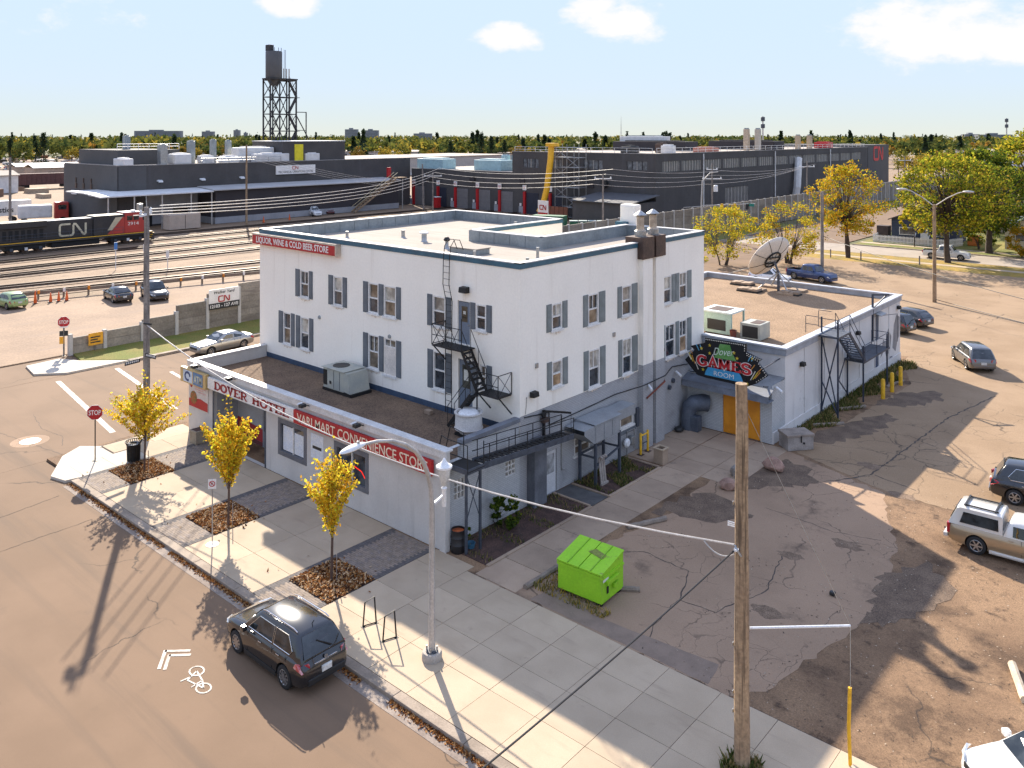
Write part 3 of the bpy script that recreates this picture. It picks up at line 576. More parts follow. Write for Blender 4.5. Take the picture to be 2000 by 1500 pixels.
A = [(-16.93, -16.08, 7.5, 9.05, (-17.40, -16.96), (-16.05, -15.70), 3), (-13.75, -12.93, 7.45, 9.05, (-14.20, -13.78), (-12.90, -12.53), 4), (-10.68, -9.85, 7.45, 9.05, (-11.12, -10.71), None, 0), (-9.40, -8.45, 7.45, 9.05, (-9.82, -9.43), (-8.42, -8.06), 1),
     (-5.68, -4.78, 7.5, 9.0, (-6.07, -5.71), (-4.75, -4.38), 1), (-2.72, -2.06, 7.75, 8.97, (-3.08, -2.75), (-2.03, -1.69), 0),
     (-18.65, -17.88, 4.5, 6.36, (-19.13, -18.68), (-17.85, -17.48), 0), (-16.90, -16.05, 4.5, 6.33, (-17.35, -16.93), (-16.02, -15.64), 0), (-10.68, -9.82, 4.5, 6.3, (-11.12, -10.71), (-9.79, -9.42), 3),
     (-5.63, -4.77, 4.4, 6.26, (-6.05, -5.66), (-4.74, -4.35), 0), (-2.45, -2.05, 5.05, 6.15, None, (-2.02, -1.68), 0)]
doorsA = [(-3.95, -3.12, 6.92, 8.97), (-3.9, -2.95, 3.75, 6.17)]; boardA = (-9.39, -8.45, 4.4, 6.28)
Bw = [(7.20, 7.98, 7.70, 8.95, (6.79, 7.17), (8.01, 8.40), 2), (10.12, 11.0, 7.45, 8.97, (9.68, 10.09), (11.03, 11.58), 3), (13.13, 14.02, 7.40, 8.97, (12.70, 13.10), (14.05, 14.60), 0), (17.29, 18.15, 7.40, 8.95, None, (18.18, 18.58), 0), (19.05, 19.93, 7.40, 8.95, (18.62, 19.02), (19.96, 20.45), 2),
      (7.22, 8.0, 4.98, 6.22, (6.83, 7.19), (8.03, 8.43), 0), (10.16, 11.10, 4.28, 6.17, (9.73, 10.13), (11.13, 11.60), 2), (13.17, 14.05, 4.30, 6.17, (12.77, 13.14), (14.08, 14.62), 2), (17.5, 18.56, 4.30, 6.17, (17.15, 17.47), None, 2), (19.05, 19.93, 4.30, 6.17, (18.62, 19.02), (19.96, 20.45), 2)]
BX = .03
mb = MB(); wall_holes(mb, 'y', HY0, HX0, BX, 3.3, HZ - .02, [w[:4] for w in A] + doorsA + [boardA], .16)
wall_holes(mb, 'x', BX, HY0, HY1, 4.2, HZ - .02, [w[:4] for w in Bw], .16)
NX0, NX1, NY = -10.8, -5.6, 13.3          # light court open to the rear
P = lambda *p: p
for a, b in (((HX0, HY0), (HX0, HY1)), ((HX0, HY1), (NX0, HY1)), ((NX0, HY1), (NX0, NY)), ((NX0, NY), (NX1, NY)), ((NX1, NY), (NX1, HY1)), ((NX1, HY1), (BX, HY1))):
    mb.add([(*a, 0), (*b, 0), (*b, HZ - .02), (*a, HZ - .02)], [(0, 1, 2, 3)])
mb.add([(BX, HY0, 4.2), (BX, HY1, 4.2), (-.3, HY1, 4.2), (-.3, HY0, 4.2)], [(0, 1, 2, 3)])
mb.build('wall', m_stucco, hotel)
MB().box(HX0 + .3, -.32, HY0 + .3, NY - .3, 0, 10.2).build('interior', m_dark, hotel)
DK = 10.45
def court_strips(x0, x1, y0, y1): return [(x0, x1, y0, NY), (x0, NX0, NY, y1), (NX1, x1, NY, y1)]
mb = MB()
for x0, x1, y0, y1 in court_strips(HX0 + .02, BX - .02, HY0 + .02, HY1 - .02): mb.add([(x0, y0, DK), (x1, y0, DK), (x1, y1, DK), (x0, y1, DK)], [(0, 1, 2, 3)])
mb.build('roof_deck', m_deck, hotel)
# parapet: inner flashing, white cap, teal fascia outside
inn, cap, tea = MB(), MB(), MB(); t = .28
segs = [((HX0, HY0), (BX, HY0)), ((BX, HY0), (BX, HY1)), ((BX, HY1), (NX1, HY1)), ((NX1, HY1), (NX1, NY)), ((NX1, NY), (NX0, NY)), ((NX0, NY), (NX0, HY1)), ((NX0, HY1), (HX0, HY1)), ((HX0, HY1), (HX0, HY0))]
for (ax, ay), (bx, by) in segs:
    d = Vector((bx - ax, by - ay)).normalized(); n = Vector((-d.y, d.x))       # n = inward (counter-clockwise outline)
    a0, b0 = Vector((ax, ay)), Vector((bx, by)); a1 = a0 + n * t; b1 = b0 + n * t
    e0 = -t if (ax, ay) in ((NX1, NY), (NX0, NY)) else t; e1 = -t if (bx, by) in ((NX1, NY), (NX0, NY)) else t
    a2, b2 = a1 + d * e0, b1 - d * e1
    inn.add([(a2.x, a2.y, DK), (b2.x, b2.y, DK), (b2.x, b2.y, HZ), (a2.x, a2.y, HZ)], [(0, 1, 2, 3)])
    for mb_, o0, o1, z0, z1, ext in ((cap, -.05, t + .03, HZ, HZ + .045, .05), (tea, -.035, -.008, HZ - .24, HZ + .002, .033)):
        c0, c1 = a0 - d * ext + n * o0, b0 + d * ext + n * o0; c2, c3 = b0 + d * ext + n * o1, a0 - d * ext + n * o1
        k = random.uniform(0, .004)
        mb_.prism([(c0.x, c0.y), (c1.x, c1.y), (c2.x, c2.y), (c3.x, c3.y)], z0, z1 + k)
inn.build('parapet_flashing', m_flash, hotel); cap.build('parapet_cap', m_cap, hotel); tea.build('fascia', m_teal, hotel)
def seam(p, q): MB().bar(p, q, .012).build('flashing_seam', m_seam, hotel)
m_seam = M('seam', (.16, .18, .19), .6)
for x in np.arange(HX0 + 1, 0, 1.22): seam((x, HY1 - t - .012, DK), (x, HY1 - t - .012, HZ))
for y in np.arange(HY0 + 1, HY1, 1.22): seam((HX0 + t + .012, y, DK), (HX0 + t + .012, y, HZ))
for x in np.arange(NX0 + .6, NX1, 1.22): seam((x, NY - t - .012, DK), (x, NY - t - .012, HZ))
lo = MB(); wall_holes(lo, 'x', 0, HY0, HY1, 0, 4.2, [(9.0, 10.3, 1.25, 2.1), (13.0, 14.25, 1.5, 2.5), (6.62, 7.62, .02, 2.02)], .14); lo.build('brick_base', m_brick, hotel)
tr = MB().box(HX0 - .01, BX - .03, HY0 - .035, HY0 - .004, 3.3, 3.68); tr.build('base_trim', m_blueband, hotel)
for w in A: window(hotel, 'y', HY0, *w[:4], w[4], w[5], m_shut_blue, w[6])
for w in Bw: window(hotel, 'x', BX, *w[:4], w[4], w[5], m_shut_green, w[6])
window(hotel, 'x', 0, 9.0, 10.3, 1.25, 2.1, None, None, None, 4); window(hotel, 'x', 0, 13.0, 14.25, 1.5, 2.5, None, None, None, 3)
a = MB(); pbox(a, 'x', 0, 12.9, 14.35, 1.2, 1.38, .085, .12); a.build('sill', m_shut_blue, hotel)
for i, d in enumerate(doorsA):
    a = MB(); pbox(a, 'y', HY0, d[0] + .03, d[1] - .03, d[2], d[3] - .04, -.12, -.07); dr = a.build('door', M('door_slate_blue', (.16, .19, .235), .6, var=.15), hotel)
    a = MB(); pbox(a, 'y', HY0, d[0] + .22, d[1] - .22, d[2] + 1.05, d[3] - .25, -.068, -.060); a.build('pane', glass('door_glass', (.03, .03, .022)), dr)
    a = MB(); pbox(a, 'y', HY0, d[0] + .33, d[1] - .33, d[2] + 1.42, d[3] - .48, -.058, -.054); a.build('notice', M('paper', (.7, .68, .6), .8), dr)
    a = MB(); a.tube([(d[1] - .12, HY0 + .06, d[2] + .95), (d[1] - .12, HY0 + .0, d[2] + .95)], .03); a.build('handle', m_galv, dr)
a = MB(); pbox(a, 'y', HY0, -2.93, -2.55, 4.6, 6.17, .004, .03); a.build('shutter', m_shut_blue, hotel)
a = MB(); pbox(a, 'y', HY0, boardA[0], boardA[1], boardA[2], 5.85, -.06, -.02); bd = a.build('boarded_window', M('painted_board', (.70, .63, .55), .8, var=.15), hotel)
a = MB(); pbox(a, 'y', HY0, boardA[0], boardA[1], 5.85, 6.28, -.10, -.03); a.build('transom_frame', m_frame, bd); a = MB(); pbox(a, 'y', HY0, boardA[0] - .1, boardA[1] + .1, 4.28, 4.4, 0, .08); a.build('sill', m_frame, bd)
for u in (-9.30, -8.88): a = MB(); pbox(a, 'y', HY0, u, u + .34, 5.92, 6.22, -.03, -.024); a.build('pane', m_glass, bd)
a = MB(); pbox(a, 'y', HY0, -8.42, -8.04, 4.4, 6.3, .004, .03); a.build('shutter', m_shut_blue, hotel)
# side door and downpipe column on the brick side
a = MB(); pbox(a, 'x', 0, 6.64, 7.60, .03, 2.0, -.10, -.05); dr = a.build('door', M('white_storm_door', (.62, .61, .60), .5, var=.1), hotel)
a = MB(); pbox(a, 'x', 0, 6.76, 7.48, .95, 1.85, -.048, -.04); a.build('pane', glass('storm_glass', (.22, .22, .215), .25), dr)
a = MB(); a.tube([(.0, 6.72, 1.0), (-.05, 6.72, 1.0)], .03); a.build('handle', m_galv, dr)
MB().box(.003, .46, 5.42, 6.30, 0, 3.0).build('pipe_chase', M('slate_chase', (.15, .155, .17), .8, c2=(.09, .092, .10), scale=.8, streak=(.5, .75, (.07, .065, .065), (2, 2, .3))), hotel)
# chimney: two pilasters, brown metal top, two flues
ch = MB().box(.032, .34, 14.72, 15.68, 4.55, 10.4).box(.032, .34, 16.02, 16.88, 4.55, 10.4).box(.032, .10, 15.68, 16.02, 4.55, 10.4).build('chimney_pilaster', m_stucco, hotel)
MB().box(.002, .345, 14.71, 15.69, 0, 4.549).box(.002, .345, 16.01, 16.89, 0, 4.549).box(.002, .105, 15.69, 16.01, 0, 4.549).build('chimney_base', m_brick, hotel)
MB().bbox(-.75, .40, 14.62, 15.76, 10.25, 11.42, .02).bbox(-.75, .40, 15.95, 16.96, 10.25, 11.42, .02).box(-.75, .20, 15.74, 15.97, 10.26, 11.40).build('chimney_cladding', m_rust, hotel)
m_flue = M('flue_brick', (.50, .40, .29), .7, c2=(.36, .28, .2), scale=3, fine=20, fvar=.2)
for y in (15.2, 16.5):
    fl = MB().lathe([(.30, 11.42), (.30, 11.75), (.21, 11.82), (.20, 12.45), (.22, 12.47), (.22, 12.52)], (-.15, y, 0), 14).build('flue', [m_flue], hotel, True)
    MB().lathe([(.34, 12.56), (.36, 12.60), (.05, 12.82), (.0, 12.83)], (-.15, y, 0), 14).build('flue_cap', m_galv, fl, True); MB().lathe([(.31, 11.38), (.32, 11.72), (.22, 11.80)], (-.15, y, 0), 14).build('flue_collar', m_galv, fl, True)
# white rear stack
st = T('rear_stack', 'white square stack rising behind the hotel roof edge', 'chimney'); MB().bbox(-6.3, -5.1, 22.35, 23.1, 0, 12.4, .12).build('shaft', m_stucco, st); MB().box(-6.45, -5.6, 22.04, 22.34, 10.9, 11.28).build('flashing', m_teal, st)
# ---- sign on the hotel
sg = T('liquor_sign', 'long red sign board with white lettering high on the hotel wall', 'sign'); MB().bbox(-21.55, -13.2, HY0 - .32, HY0 - .01, 10.24, 10.80, .02).build('board', m_red, sg); MB().box(-21.6, -13.1, HY0 - .34, HY0 - .005, 10.80, 10.90).box(-13.19, -13.08, HY0 - .335, HY0 - .008, 10.20, 10.80).build('edge_trim', M('weathered_trim', (.62, .5, .38), .8, var=.3), sg)
text('lettering', 'LIQUOR, WINE & COLD BEER STORE', m_signwhite, sg, (-21.1, HY0 - .323, 10.36), (1, 0, 0), (0, 0, 1), width=7.3, height=.36, bold=.018)
# ================ annex
annex = T('store_annex', 'low grey stucco store annex with gravel roof in front of the hotel', 'shop')
AX0 = -20.7
holes = [(-18.0, -12.85, .0, 2.92), (-11.62, -9.38, 1.10, 2.76), (-7.05, -4.72, 1.05, 2.70)]
mb = MB(); wall_holes(mb, 'y', 0, AX0, .0, 0, 4.05, holes, .22); mb.add([(AX0, 0, 0), (AX0, HY0, 0), (AX0, HY0, 4.05), (AX0, 0, 4.05)], [(0, 1, 2, 3)]); mb.box(AX0, AX0 + .3, .3, HY0 - .04, 3.2, 4.05); mb.box(AX0 + .3, -.3, .25, .3, 3.2, 4.05); mb.box(-.04, .30, -.06, .20, 0, 4.04); mb.build('wall', m_stucco_grey, annex)
lo = MB(); wall_holes(lo, 'x', .0, .20, HY0, 0, 3.98, [(.75, 1.38, 1.75, 2.6), (3.95, 4.62, 1.75, 2.42), (.32, 1.15, 3.42, 3.98)], .2); lo.build('brick_side', m_brick_light, annex)
MB().box(AX0 + .3, -.02, .3, HY0 - .005, 3.2, 3.40).build('roof_gravel', m_gravel_dark, annex)
cp = MB().bbox(AX0 - .06, .34, -.10, .34, 4.05, 4.13, .015).box(AX0 - .04, .32, -.07, -.005, 3.80, 4.048).bbox(AX0 - .07, AX0 + .34, .345, HY0 - .05, 4.05, 4.14, .015); cp.build('parapet_cap', m_cap, annex)
MB().box(-.28, .06, 1.2, HY0 - .01, 3.985, 4.16).build('side_cap', M('slate_cap', (.17, .18, .20), .6, var=.2), annex); MB().box(-.26, -.21, 1.2, HY0 - .02, 3.4, 3.985).build('side_parapet', m_stucco_grey, annex)
# recessed entrance
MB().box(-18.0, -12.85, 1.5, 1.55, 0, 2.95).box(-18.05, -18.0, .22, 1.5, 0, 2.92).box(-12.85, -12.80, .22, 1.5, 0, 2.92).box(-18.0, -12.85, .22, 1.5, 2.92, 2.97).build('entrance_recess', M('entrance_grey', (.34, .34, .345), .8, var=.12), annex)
MB().slab([(-18, 1.488, .25), (-12.86, 1.488, .25), (-12.86, 1.488, .72), (-18, 1.488, 1.15)], (0, -.01, 0)).build('red_stripe', M('mural_red', (.36, .03, .03), .7, var=.25), annex)
MB().slab([(-18, 1.486, .02), (-12.86, 1.486, .02), (-12.86, 1.486, .24), (-18, 1.486, .24)], (0, -.008, 0)).build('dark_stripe', M('mural_maroon', (.12, .03, .03), .7), annex)
dr = MB().box(-15.4, -14.4, 1.44, 1.485, .03, 2.25).build('door', M('entrance_door', (.22, .23, .25), .5), annex); MB().box(-15.25, -14.55, 1.425, 1.438, .9, 2.1).build('pane', m_glass, dr)
for s in (-18.0, -12.87): MB().box(s - .05, s + .07, -.02, -.002, 0, 2.95).build('entrance_trim', m_iron_grey, annex)
for (u0, u1, z0, z1), nn in zip(holes[1:], (0, 1)):
    mb = MB(); f = .14
    pbox(mb, 'y', 0, u0 - .08, u0 + f, z0 - .08, z1 + .08, -.16, .03); pbox(mb, 'y', 0, u1 - f, u1 + .08, z0 - .08, z1 + .08, -.16, .03); pbox(mb, 'y', 0, u0 + f, u1 - f, z0 - .08, z0 + f, -.16, .028); pbox(mb, 'y', 0, u0 + f, u1 - f, z1 - f, z1 + .08, -.16, .028)
    w = mb.build('window', M('shop_frame_grey', (.14, .14, .15), .6, var=.2), annex)
    a = MB(); pbox(a, 'y', 0, (u0 + u1) / 2 - .03, (u0 + u1) / 2 + .03, z0 + f, z1 - f, -.12, -.04); a.build('mullion', m_frame, w)
    for h0, h1 in ((u0 + f, (u0 + u1) / 2 - .03), ((u0 + u1) / 2 + .03, u1 - f)): a = MB(); pbox(a, 'y', 0, h0, h1, z0 + f, z1 - f, -.115, -.10); a.build('pane', m_glass, w)
    if nn == 0:
        for h0, h1, q in ((u0 + .2, (u0 + u1) / 2 - .05, .12), ((u0 + u1) / 2 + .05, u1 - .2, .3)): a = MB(); pbox(a, 'y', 0, h0, h1, z0 + .18, z1 - f - q, -.098, -.094); a.build('poster', M('poster_white', (.68, .68, .66), .7, c2=(.60, .63, .68), scale=5), w)
    else:
        a = MB(); pbox(a, 'y', 0, -6.9 + .1, -6.05, z0 + .2, z0 + .62, -.098, -.094); a.build('poster', M('poster_black', (.02, .015, .015), .5), w)
        op = emit_mat('neon_red', (.75, .02, .01), .22); text('neon_open', 'OPEN', op, w, (-6.75, .088, z0 + .3), (1, 0, 0), (0, 0, 1), width=.6, height=.2, depth=.01)
        a = MB(); ribbon(a, [(0, .6), (.5, .5), (.9, .1), (.95, 0)], .05, (-5.75, .09, z0 + .25), (1, 0, 0), (0, 0, 1), .008); a.build('neon_line', op, w)
a = MB(); pbox(a, 'y', 0, -8.95, -7.95, 1.55, 2.72, .004, .016); ps = a.build('wall_poster', M('poster_white'), annex); a = MB(); pbox(a, 'y', 0, -8.8, -8.1, 2.02, 2.16, .018, .022); a.build('poster_print', m_black, ps)
for y0, y1, z0, z1 in ((.75, 1.38, 1.75, 2.6), (3.95, 4.62, 1.75, 2.42)):
    mb = MB()
    for k in range(4): pbox(mb, 'x', 0, y0 + (y1 - y0) * k / 3 - .02, y0 + (y1 - y0) * k / 3 + .02, z0, z1, -.12, -.02); pbox(mb, 'x', 0, y0, y1, z0 + (z1 - z0) * k / 3 - .02, z0 + (z1 - z0) * k / 3 + .02, -.11, -.022)
    w = mb.build('grid_window', m_frame, annex); a = MB(); pbox(a, 'x', 0, y0, y1, z0, z1, -.14, -.125); a.build('pane', m_glass_b, w)
# fascia signs
sg = T('hotel_name_sign', 'white fascia sign with dark red serif lettering over the entrance', 'sign'); MB().bbox(-18.26, -10.12, -.20, -.075, 3.02, 3.64, .012).build('board', m_signwhite, sg)
serif_text('lettering', 'DOVER', m_dkred, sg, (-17.55, -.202, 3.12), (1, 0, 0), (0, 0, 1), 3.35, .42); serif_text('lettering', 'HOTEL', m_dkred, sg, (-13.75, -.202, 3.12), (1, 0, 0), (0, 0, 1), 3.3, .42)
sg = T('store_name_sign', 'long red fascia sign with cream lettering above the shop windows', 'sign'); MB().bbox(-10.10, -.36, -.21, -.075, 2.98, 3.62, .012).build('board', m_red, sg)
text('lettering', 'VARI MART CONVENIENCE STORE', M('letter_cream', (.80, .66, .48), .5, var=.08), sg, (-9.8, -.213, 3.09), (1, 0, 0), (0, 0, 1), width=9.2, height=.44, bold=.004)
sg = T('atm_sign', 'blue ATM box sign with yellow ends at the far corner of the annex', 'sign'); MB().bbox(-21.1, -18.32, -.30, -.075, 2.92, 3.74, .012).build('box', M('sign_ochre', (.58, .40, .16), .5, var=.12), sg)
MB().box(-20.75, -19.75, -.312, -.302, 3.0, 3.66).build('logo_panel', M('logo_pale', (.55, .62, .68), .5), sg); MB().box(-19.65, -18.6, -.312, -.302, 2.98, 3.68).build('blue_panel', M('sign_blue', (.10, .20, .36), .5, var=.1), sg)
text('lettering', 'ATM', M('letter_pale', (.62, .60, .42), .5), sg, (-19.55, -.315, 3.1), (1, 0, 0), (0, 0, 1), width=.85, height=.42, bold=.02); a = MB(); ribbon(a, _arc(0, 0, .28, .22, 0, 300, 10), .12, (-20.25, -.314, 3.33), (1, 0, 0), (0, 0, 1), .01); a.build('logo_mark', M('logo_navy', (.03, .06, .16), .5), sg)
sg = T('promo_poster', 'pale poster with a red pizza picture on the annex end pier', 'poster'); MB().box(-20.6, -18.5, -.04, -.004, 1.55, 2.98).build('sheet', M('poster_cream', (.60, .55, .50), .6, c2=(.52, .47, .43), scale=3), sg)
MB().slab([(-20.58, -.043, 1.58), (-18.52, -.043, 1.58), (-18.52, -.043, 2.05), (-19.3, -.043, 2.16), (-20.58, -.043, 2.0)], (0, -.006, 0)).build('red_band', m_red, sg); MB().lathe([(0, -.06), (.36, -.06), (.36, -.045)], (-20.05, 0, 2.12), 18, 'y').build('picture_disc', M('pizza', (.42, .10, .03), .6, c2=(.10, .12, .02), scale=9), sg); MB().slab([(-20.5, -.043, 2.75), (-20.3, -.043, 2.62), (-20.1, -.043, 2.85)], (0, -.006, 0)).build('maple_mark', m_red, sg)
a = MB()
for k, (u, wd) in enumerate(((-19.9, 1.2), (-19.9, .9), (-19.7, 1.0), (-19.1, .5))): a.box(u, u + wd, -.048, -.043, 2.72 - k * .12 - (.42 if k == 3 else 0), 2.77 - k * .12 - (.42 if k == 3 else 0))
a.build('print_lines', M('print_rose', (.62, .35, .32), .6), sg)
for i, x in enumerate((-19.2, -15.6, -9.0, -4.9)):
    fl = T('flood_light', ['black sign flood light over the ATM sign', 'black sign flood light over the hotel name sign', 'black sign flood light over the left of the red store sign', 'black sign flood light over the middle of the red store sign'][i], 'light', (x, -.02, 3.98), group='sign lights along the annex parapet')
    MB().bar((0, 0, 0), (0, -.28, .1), .04).build('bracket', m_iron, fl); MB().bbox(-.22, .02, -.52, -.22, .0, .16, .02).build('housing', m_black if i != 9 else m_white, fl); MB().slab([(-.40, -.5, .10), (-.22, -.5, .10), (-.22, -.24, .15), (-.40, -.24, .15)], (0, 0, .02)).build('hood', m_cap, fl)
# ---- rooftop things on annex
hv = T('rooftop_unit', 'pale grey packaged air conditioner on the annex gravel roof', 'air conditioner', (-11.1, 3.75, 3.40)); MB().box(-1.25, 1.2, -.62, .72, 0, .14).build('curb', m_iron, hv)
m_hv = M('hvac_grey_green', (.43, .42, .345), .55, c2=(.34, .35, .31), scale=1.3, fine=14, fvar=.06)
MB().bbox(-1.2, .55, -.6, .7, .14, 1.22, .03).slab([(.55, -.6, .2), (1.1, -.6, .16), (.85, -.6, 1.16), (.55, -.6, 1.2)], (0, 1.28, 0)).build('cabinet', m_hv, hv); MB().lathe([(.0, 1.246), (.44, 1.246), (.46, 1.26), (.46, 1.235)], (-.55, .1, 0), 20).build('fan_grille', m_black, hv)
MB().box(-1.28, .66, -.68, .78, 1.218, 1.24).build('lid', m_hv, hv); MB().box(-1.18, -.85, -.612, -.602, .3, 1.1).build('coil_louvre', m_iron, hv); MB().box(-.3, -.28, -.615, -.602, .2, 1.15).box(.2, .22, -.615, -.602, .2, 1.15).build('panel_seam', m_iron_grey, hv); MB().box(-.62, -.5, -.64, -.602, .42, .56).build('disconnect', m_black, hv)
tk = T('exhaust_fan', 'round cream exhaust fan on the annex roof by the fire escape', 'exhaust fan', (-1.75, 3.4, 3.40)); MB().lathe([(.42, 0), (.42, .25), (.62, .28), (.66, .34), (.62, .40), (.60, .95), (.66, 1.0), (.66, 1.05), (.56, 1.05), (.54, .9)], (0, 0, 0), 24).build('drum', M('fan_cream', (.60, .56, .51), .5, var=.1), tk, True); MB().lathe([(.0, 1.10), (.40, 1.07), (.48, .98), (.46, .9)], (0, 0, 0), 24).build('dome', m_white, tk, True); MB().box(-.45, .45, -.45, .45, 0, .12).build('curb', m_iron, tk)
for x, y, r, lab in ((-7.6, 1.4, .0, 'concrete block lying on the annex roof near the hotel door'),):
    tag(MB().bbox(-5.35, -4.95, 4.0, 4.25, 3.41, 3.6, .015).build('cinder_block', m_conc_old), lab, 'cinder block')
# ---- hotel roof things
vents = [(-18.1, 9.2, .09, .35, 'short grey roof vent nearest the red sign'), (-15.5, 11.6, .12, .42, 'white roof vent pipe left of the capped vent'), (-11.8, 12.9, .0, 0, ''), (-12.9, 19.5, .1, .5, 'grey vent pipe near the back parapet'), (-5.6, 7.8, .07, .4, 'thin vent pipe near the front roof edge'), (-3.3, 10.2, .08, .55, 'thin roof pipe close to the court parapet'), (-1.3, 7.0, .08, .55, 'thin roof pipe near the front corner'), (-1.0, 13.2, .09, .45, 'roof pipe between court and chimney')]
for x, y, r, h, lab in vents:
    if r: tag(MB().lathe([(r * 1.5, 0), (r, .06), (r, h), (r * 1.15, h), (r * 1.15, h + .05)], (x, y, DK), 12).build('roof_vent', m_galv), lab, 'roof vent', 'roof vents on the hotel')
cv = T('capped_vent', 'white mushroom vent in the middle of the hotel roof', 'roof vent', (-12.9, 11.0, DK)); MB().lathe([(.22, 0), (.16, .08), (.16, .5)], (0, 0, 0), 14).build('pipe', m_galv, cv, True); MB().lathe([(.27, .5), (.28, .58), (.1, .66), (0, .66)], (0, 0, 0), 14).build('cap', m_white, cv, True)
cv = T('goose_vent', 'dark turbine vent on the hotel roof', 'roof vent', (-9.6, 9.7, DK)); MB().lathe([(.2, 0), (.1, .12), (.1, .45)], (0, 0, 0), 12).build('pipe', m_galv, cv, True); MB().lathe([(.16, .45), (.2, .55), (.1, .68), (0, .7)], (0, 0, 0), 12).build('head', m_iron, cv, True)
hb = T('roof_hatch', 'low grey roof hatch beside the roof ladder', 'roof hatch', (-7.4, 9.4, DK)); MB().bbox(-1.1, .9, -.55, .55, 0, .28, .02).build('curb', m_flash, hb); MB().bbox(-1.15, .95, -.6, .6, .28, .34, .02).build('lid', m_deck, hb)
# wall lamps on the hotel
def wall_lamp(label, loc, d, mat=m_iron, warm=False, s=1.):
    t = T('wall_lamp', label, 'wall light', loc); r = Vector((-d[1], d[0], 0)); dv = Vector((*d, 0))
    pts = lambda a, b, z: tuple(r * a + dv * b + Vector((0, 0, z)))
    MB().slab([pts(-.22 * s, .02, -.14 * s), pts(-.22 * s, .34 * s, -.10 * s), pts(-.22 * s, .30 * s, .14 * s), pts(-.22 * s, .02, .16 * s)], r * .44 * s).build('housing', mat, t)
    MB().slab([pts(-.18 * s, .10 * s, -.155 * s), pts(-.18 * s, .33 * s, -.125 * s), pts(.18 * s, .33 * s, -.125 * s), pts(.18 * s, .10 * s, -.155 * s)], (0, 0, .02)).build('lens', M('lamp_lens_warm', (.75, .62, .4), .3) if warm else M('lamp_lens', (.4, .38, .33), .3), t); return t
wall_lamp('black wall flood light above the upper fire door', (-3.35, HY0, 9.55), (0, -1)); wall_lamp('black wall flood light low on the hotel corner with conduit', (BX, 5.75, 5.05), (1, 0), warm=True, s=.85)
tag(MB().tube([(BX + .02, 5.3, 4.95), (BX + .03, 5.35, 5.0), (BX + .03, 5.3, 4.6), (BX + .03, 5.25, 4.25)], .014, 6).build('lamp_conduit', m_galv), 'thin conduit below the flood light on the hotel corner', 'conduit')
wall_lamp('small wall light beside the games sign', (BX, 17.05, 4.9), (1, 0), s=.6)
for u, z, lab in ((6.05, 6.3, 'grey electrical box on the hotel wall near the corner'), (12.35, 6.6, 'grey electrical box between two windows')):
    tag(MB().bbox(BX, BX + .07, u - .09, u + .09, z - .11, z + .11, .01).build('junction_box', m_galv), lab, 'electrical box')
for x, z, lab in ((-15.05, 6.55, 'small round wall vent right of the lower left windows'), (-8.95, 6.42, 'small round wall vent above the boarded window')):
    tag(MB().lathe([(.0, -.06), (.1, -.06), (.11, 0)], (x, HY0, z), 12, 'y').build('wall_vent', m_flash), lab, 'wall vent')
# peeled and rust-stained paint below some sills
m_peel = M('peeled_paint', (.66, .54, .42), .9, c2=(.80, .71, .60), scale=6, fine=25, fvar=.2)
rp = random.Random(9)
for plane, c, u0, u1, z in [('y', HY0, w[0], w[1], w[2]) for w in A] + [('x', BX, w[0], w[1], w[2]) for w in Bw]:
    if rp.random() < .75:
        a0 = u0 + rp.uniform(-.05, .3); P_ = [(a0, z - .11), (u1 + rp.uniform(-.2, .08), z - .11)]; n = 7; P_ += [(P_[1][0] + (a0 - P_[1][0]) * k / n, z - .11 - rp.uniform(.03, .16)) for k in range(n + 1)]
        MB().slab([((u, c - .002, zz) if plane == 'y' else (c + .002, u, zz)) for u, zz in P_], (0, -.003, 0) if plane == 'y' else (.003, 0, 0)).build('peeled_paint', m_peel, hotel)
for y in (15.85, 15.95): MB().slab([(.106, y - .04, 10.2), (.106, y + .03, 10.2), (.106, y + .02, 8.0), (.106, y - .01, 7.2)], (.003, 0, 0)).build('rust_streak', M('rust_streak', (.55, .36, .18), .9, c2=(.72, .6, .45), scale=3), hotel)
# ---------------- games room wing
WX, WY0, WY1 = 5.2, 21.8, 42.7
wing = T('games_room_wing', 'low pale grey painted wing with tan gravel roof and orange doors', 'building')
WT = 4.75
mb = MB(); wall_holes(mb, 'x', WX, WY0, WY1, 0, WT, [(37.0, 37.85, 2.45, 4.45), (37.0, 37.85, .3, 2.1)], .12)
mb.add([(-10.8, WY1, 0), (WX, WY1, 0), (WX, WY1, WT), (-10.8, WY1, WT)], [(0, 1, 2, 3)]); mb.add([(-10.8, 22.05, 0), (-10.8, WY1, 0), (-10.8, WY1, WT), (-10.8, 22.05, WT)], [(0, 1, 2, 3)])
mb.add([(.06, WY0, 2.9), (WX, WY0, 2.9), (WX, WY0, WT), (.06, WY0, WT)], [(0, 1, 2, 3)]); mb.build('wall', m_wing, wing)
MB().box(WX - .002, WX + .06, WY0 - 1.7, WY1, 0, .62).build('plinth', m_wing, wing)
for y in np.arange(24.5, 42, 3.1): MB().box(WX, WX + .045, y, y + .09, .62, WT - .05).build('pilaster_strip', m_wing, wing)
co = MB()
for (x0, x1, y0, y1) in ((WX - .32, WX + .16, WY0 - .16, WY1 + .1), (.06, WX - .32, WY0 - .16, WY0 + .3), (-10.9, WX - .32, WY1 - .25, WY1 + .1), (-10.9, -10.6, 22.1, WY1 - .25)): co.bbox(x0, x1, y0, y1, WT + .12, WT + .22, .01)
co.build('parapet_cap', M('wing_cap', (.50, .52, .55), .5, var=.15), wing)
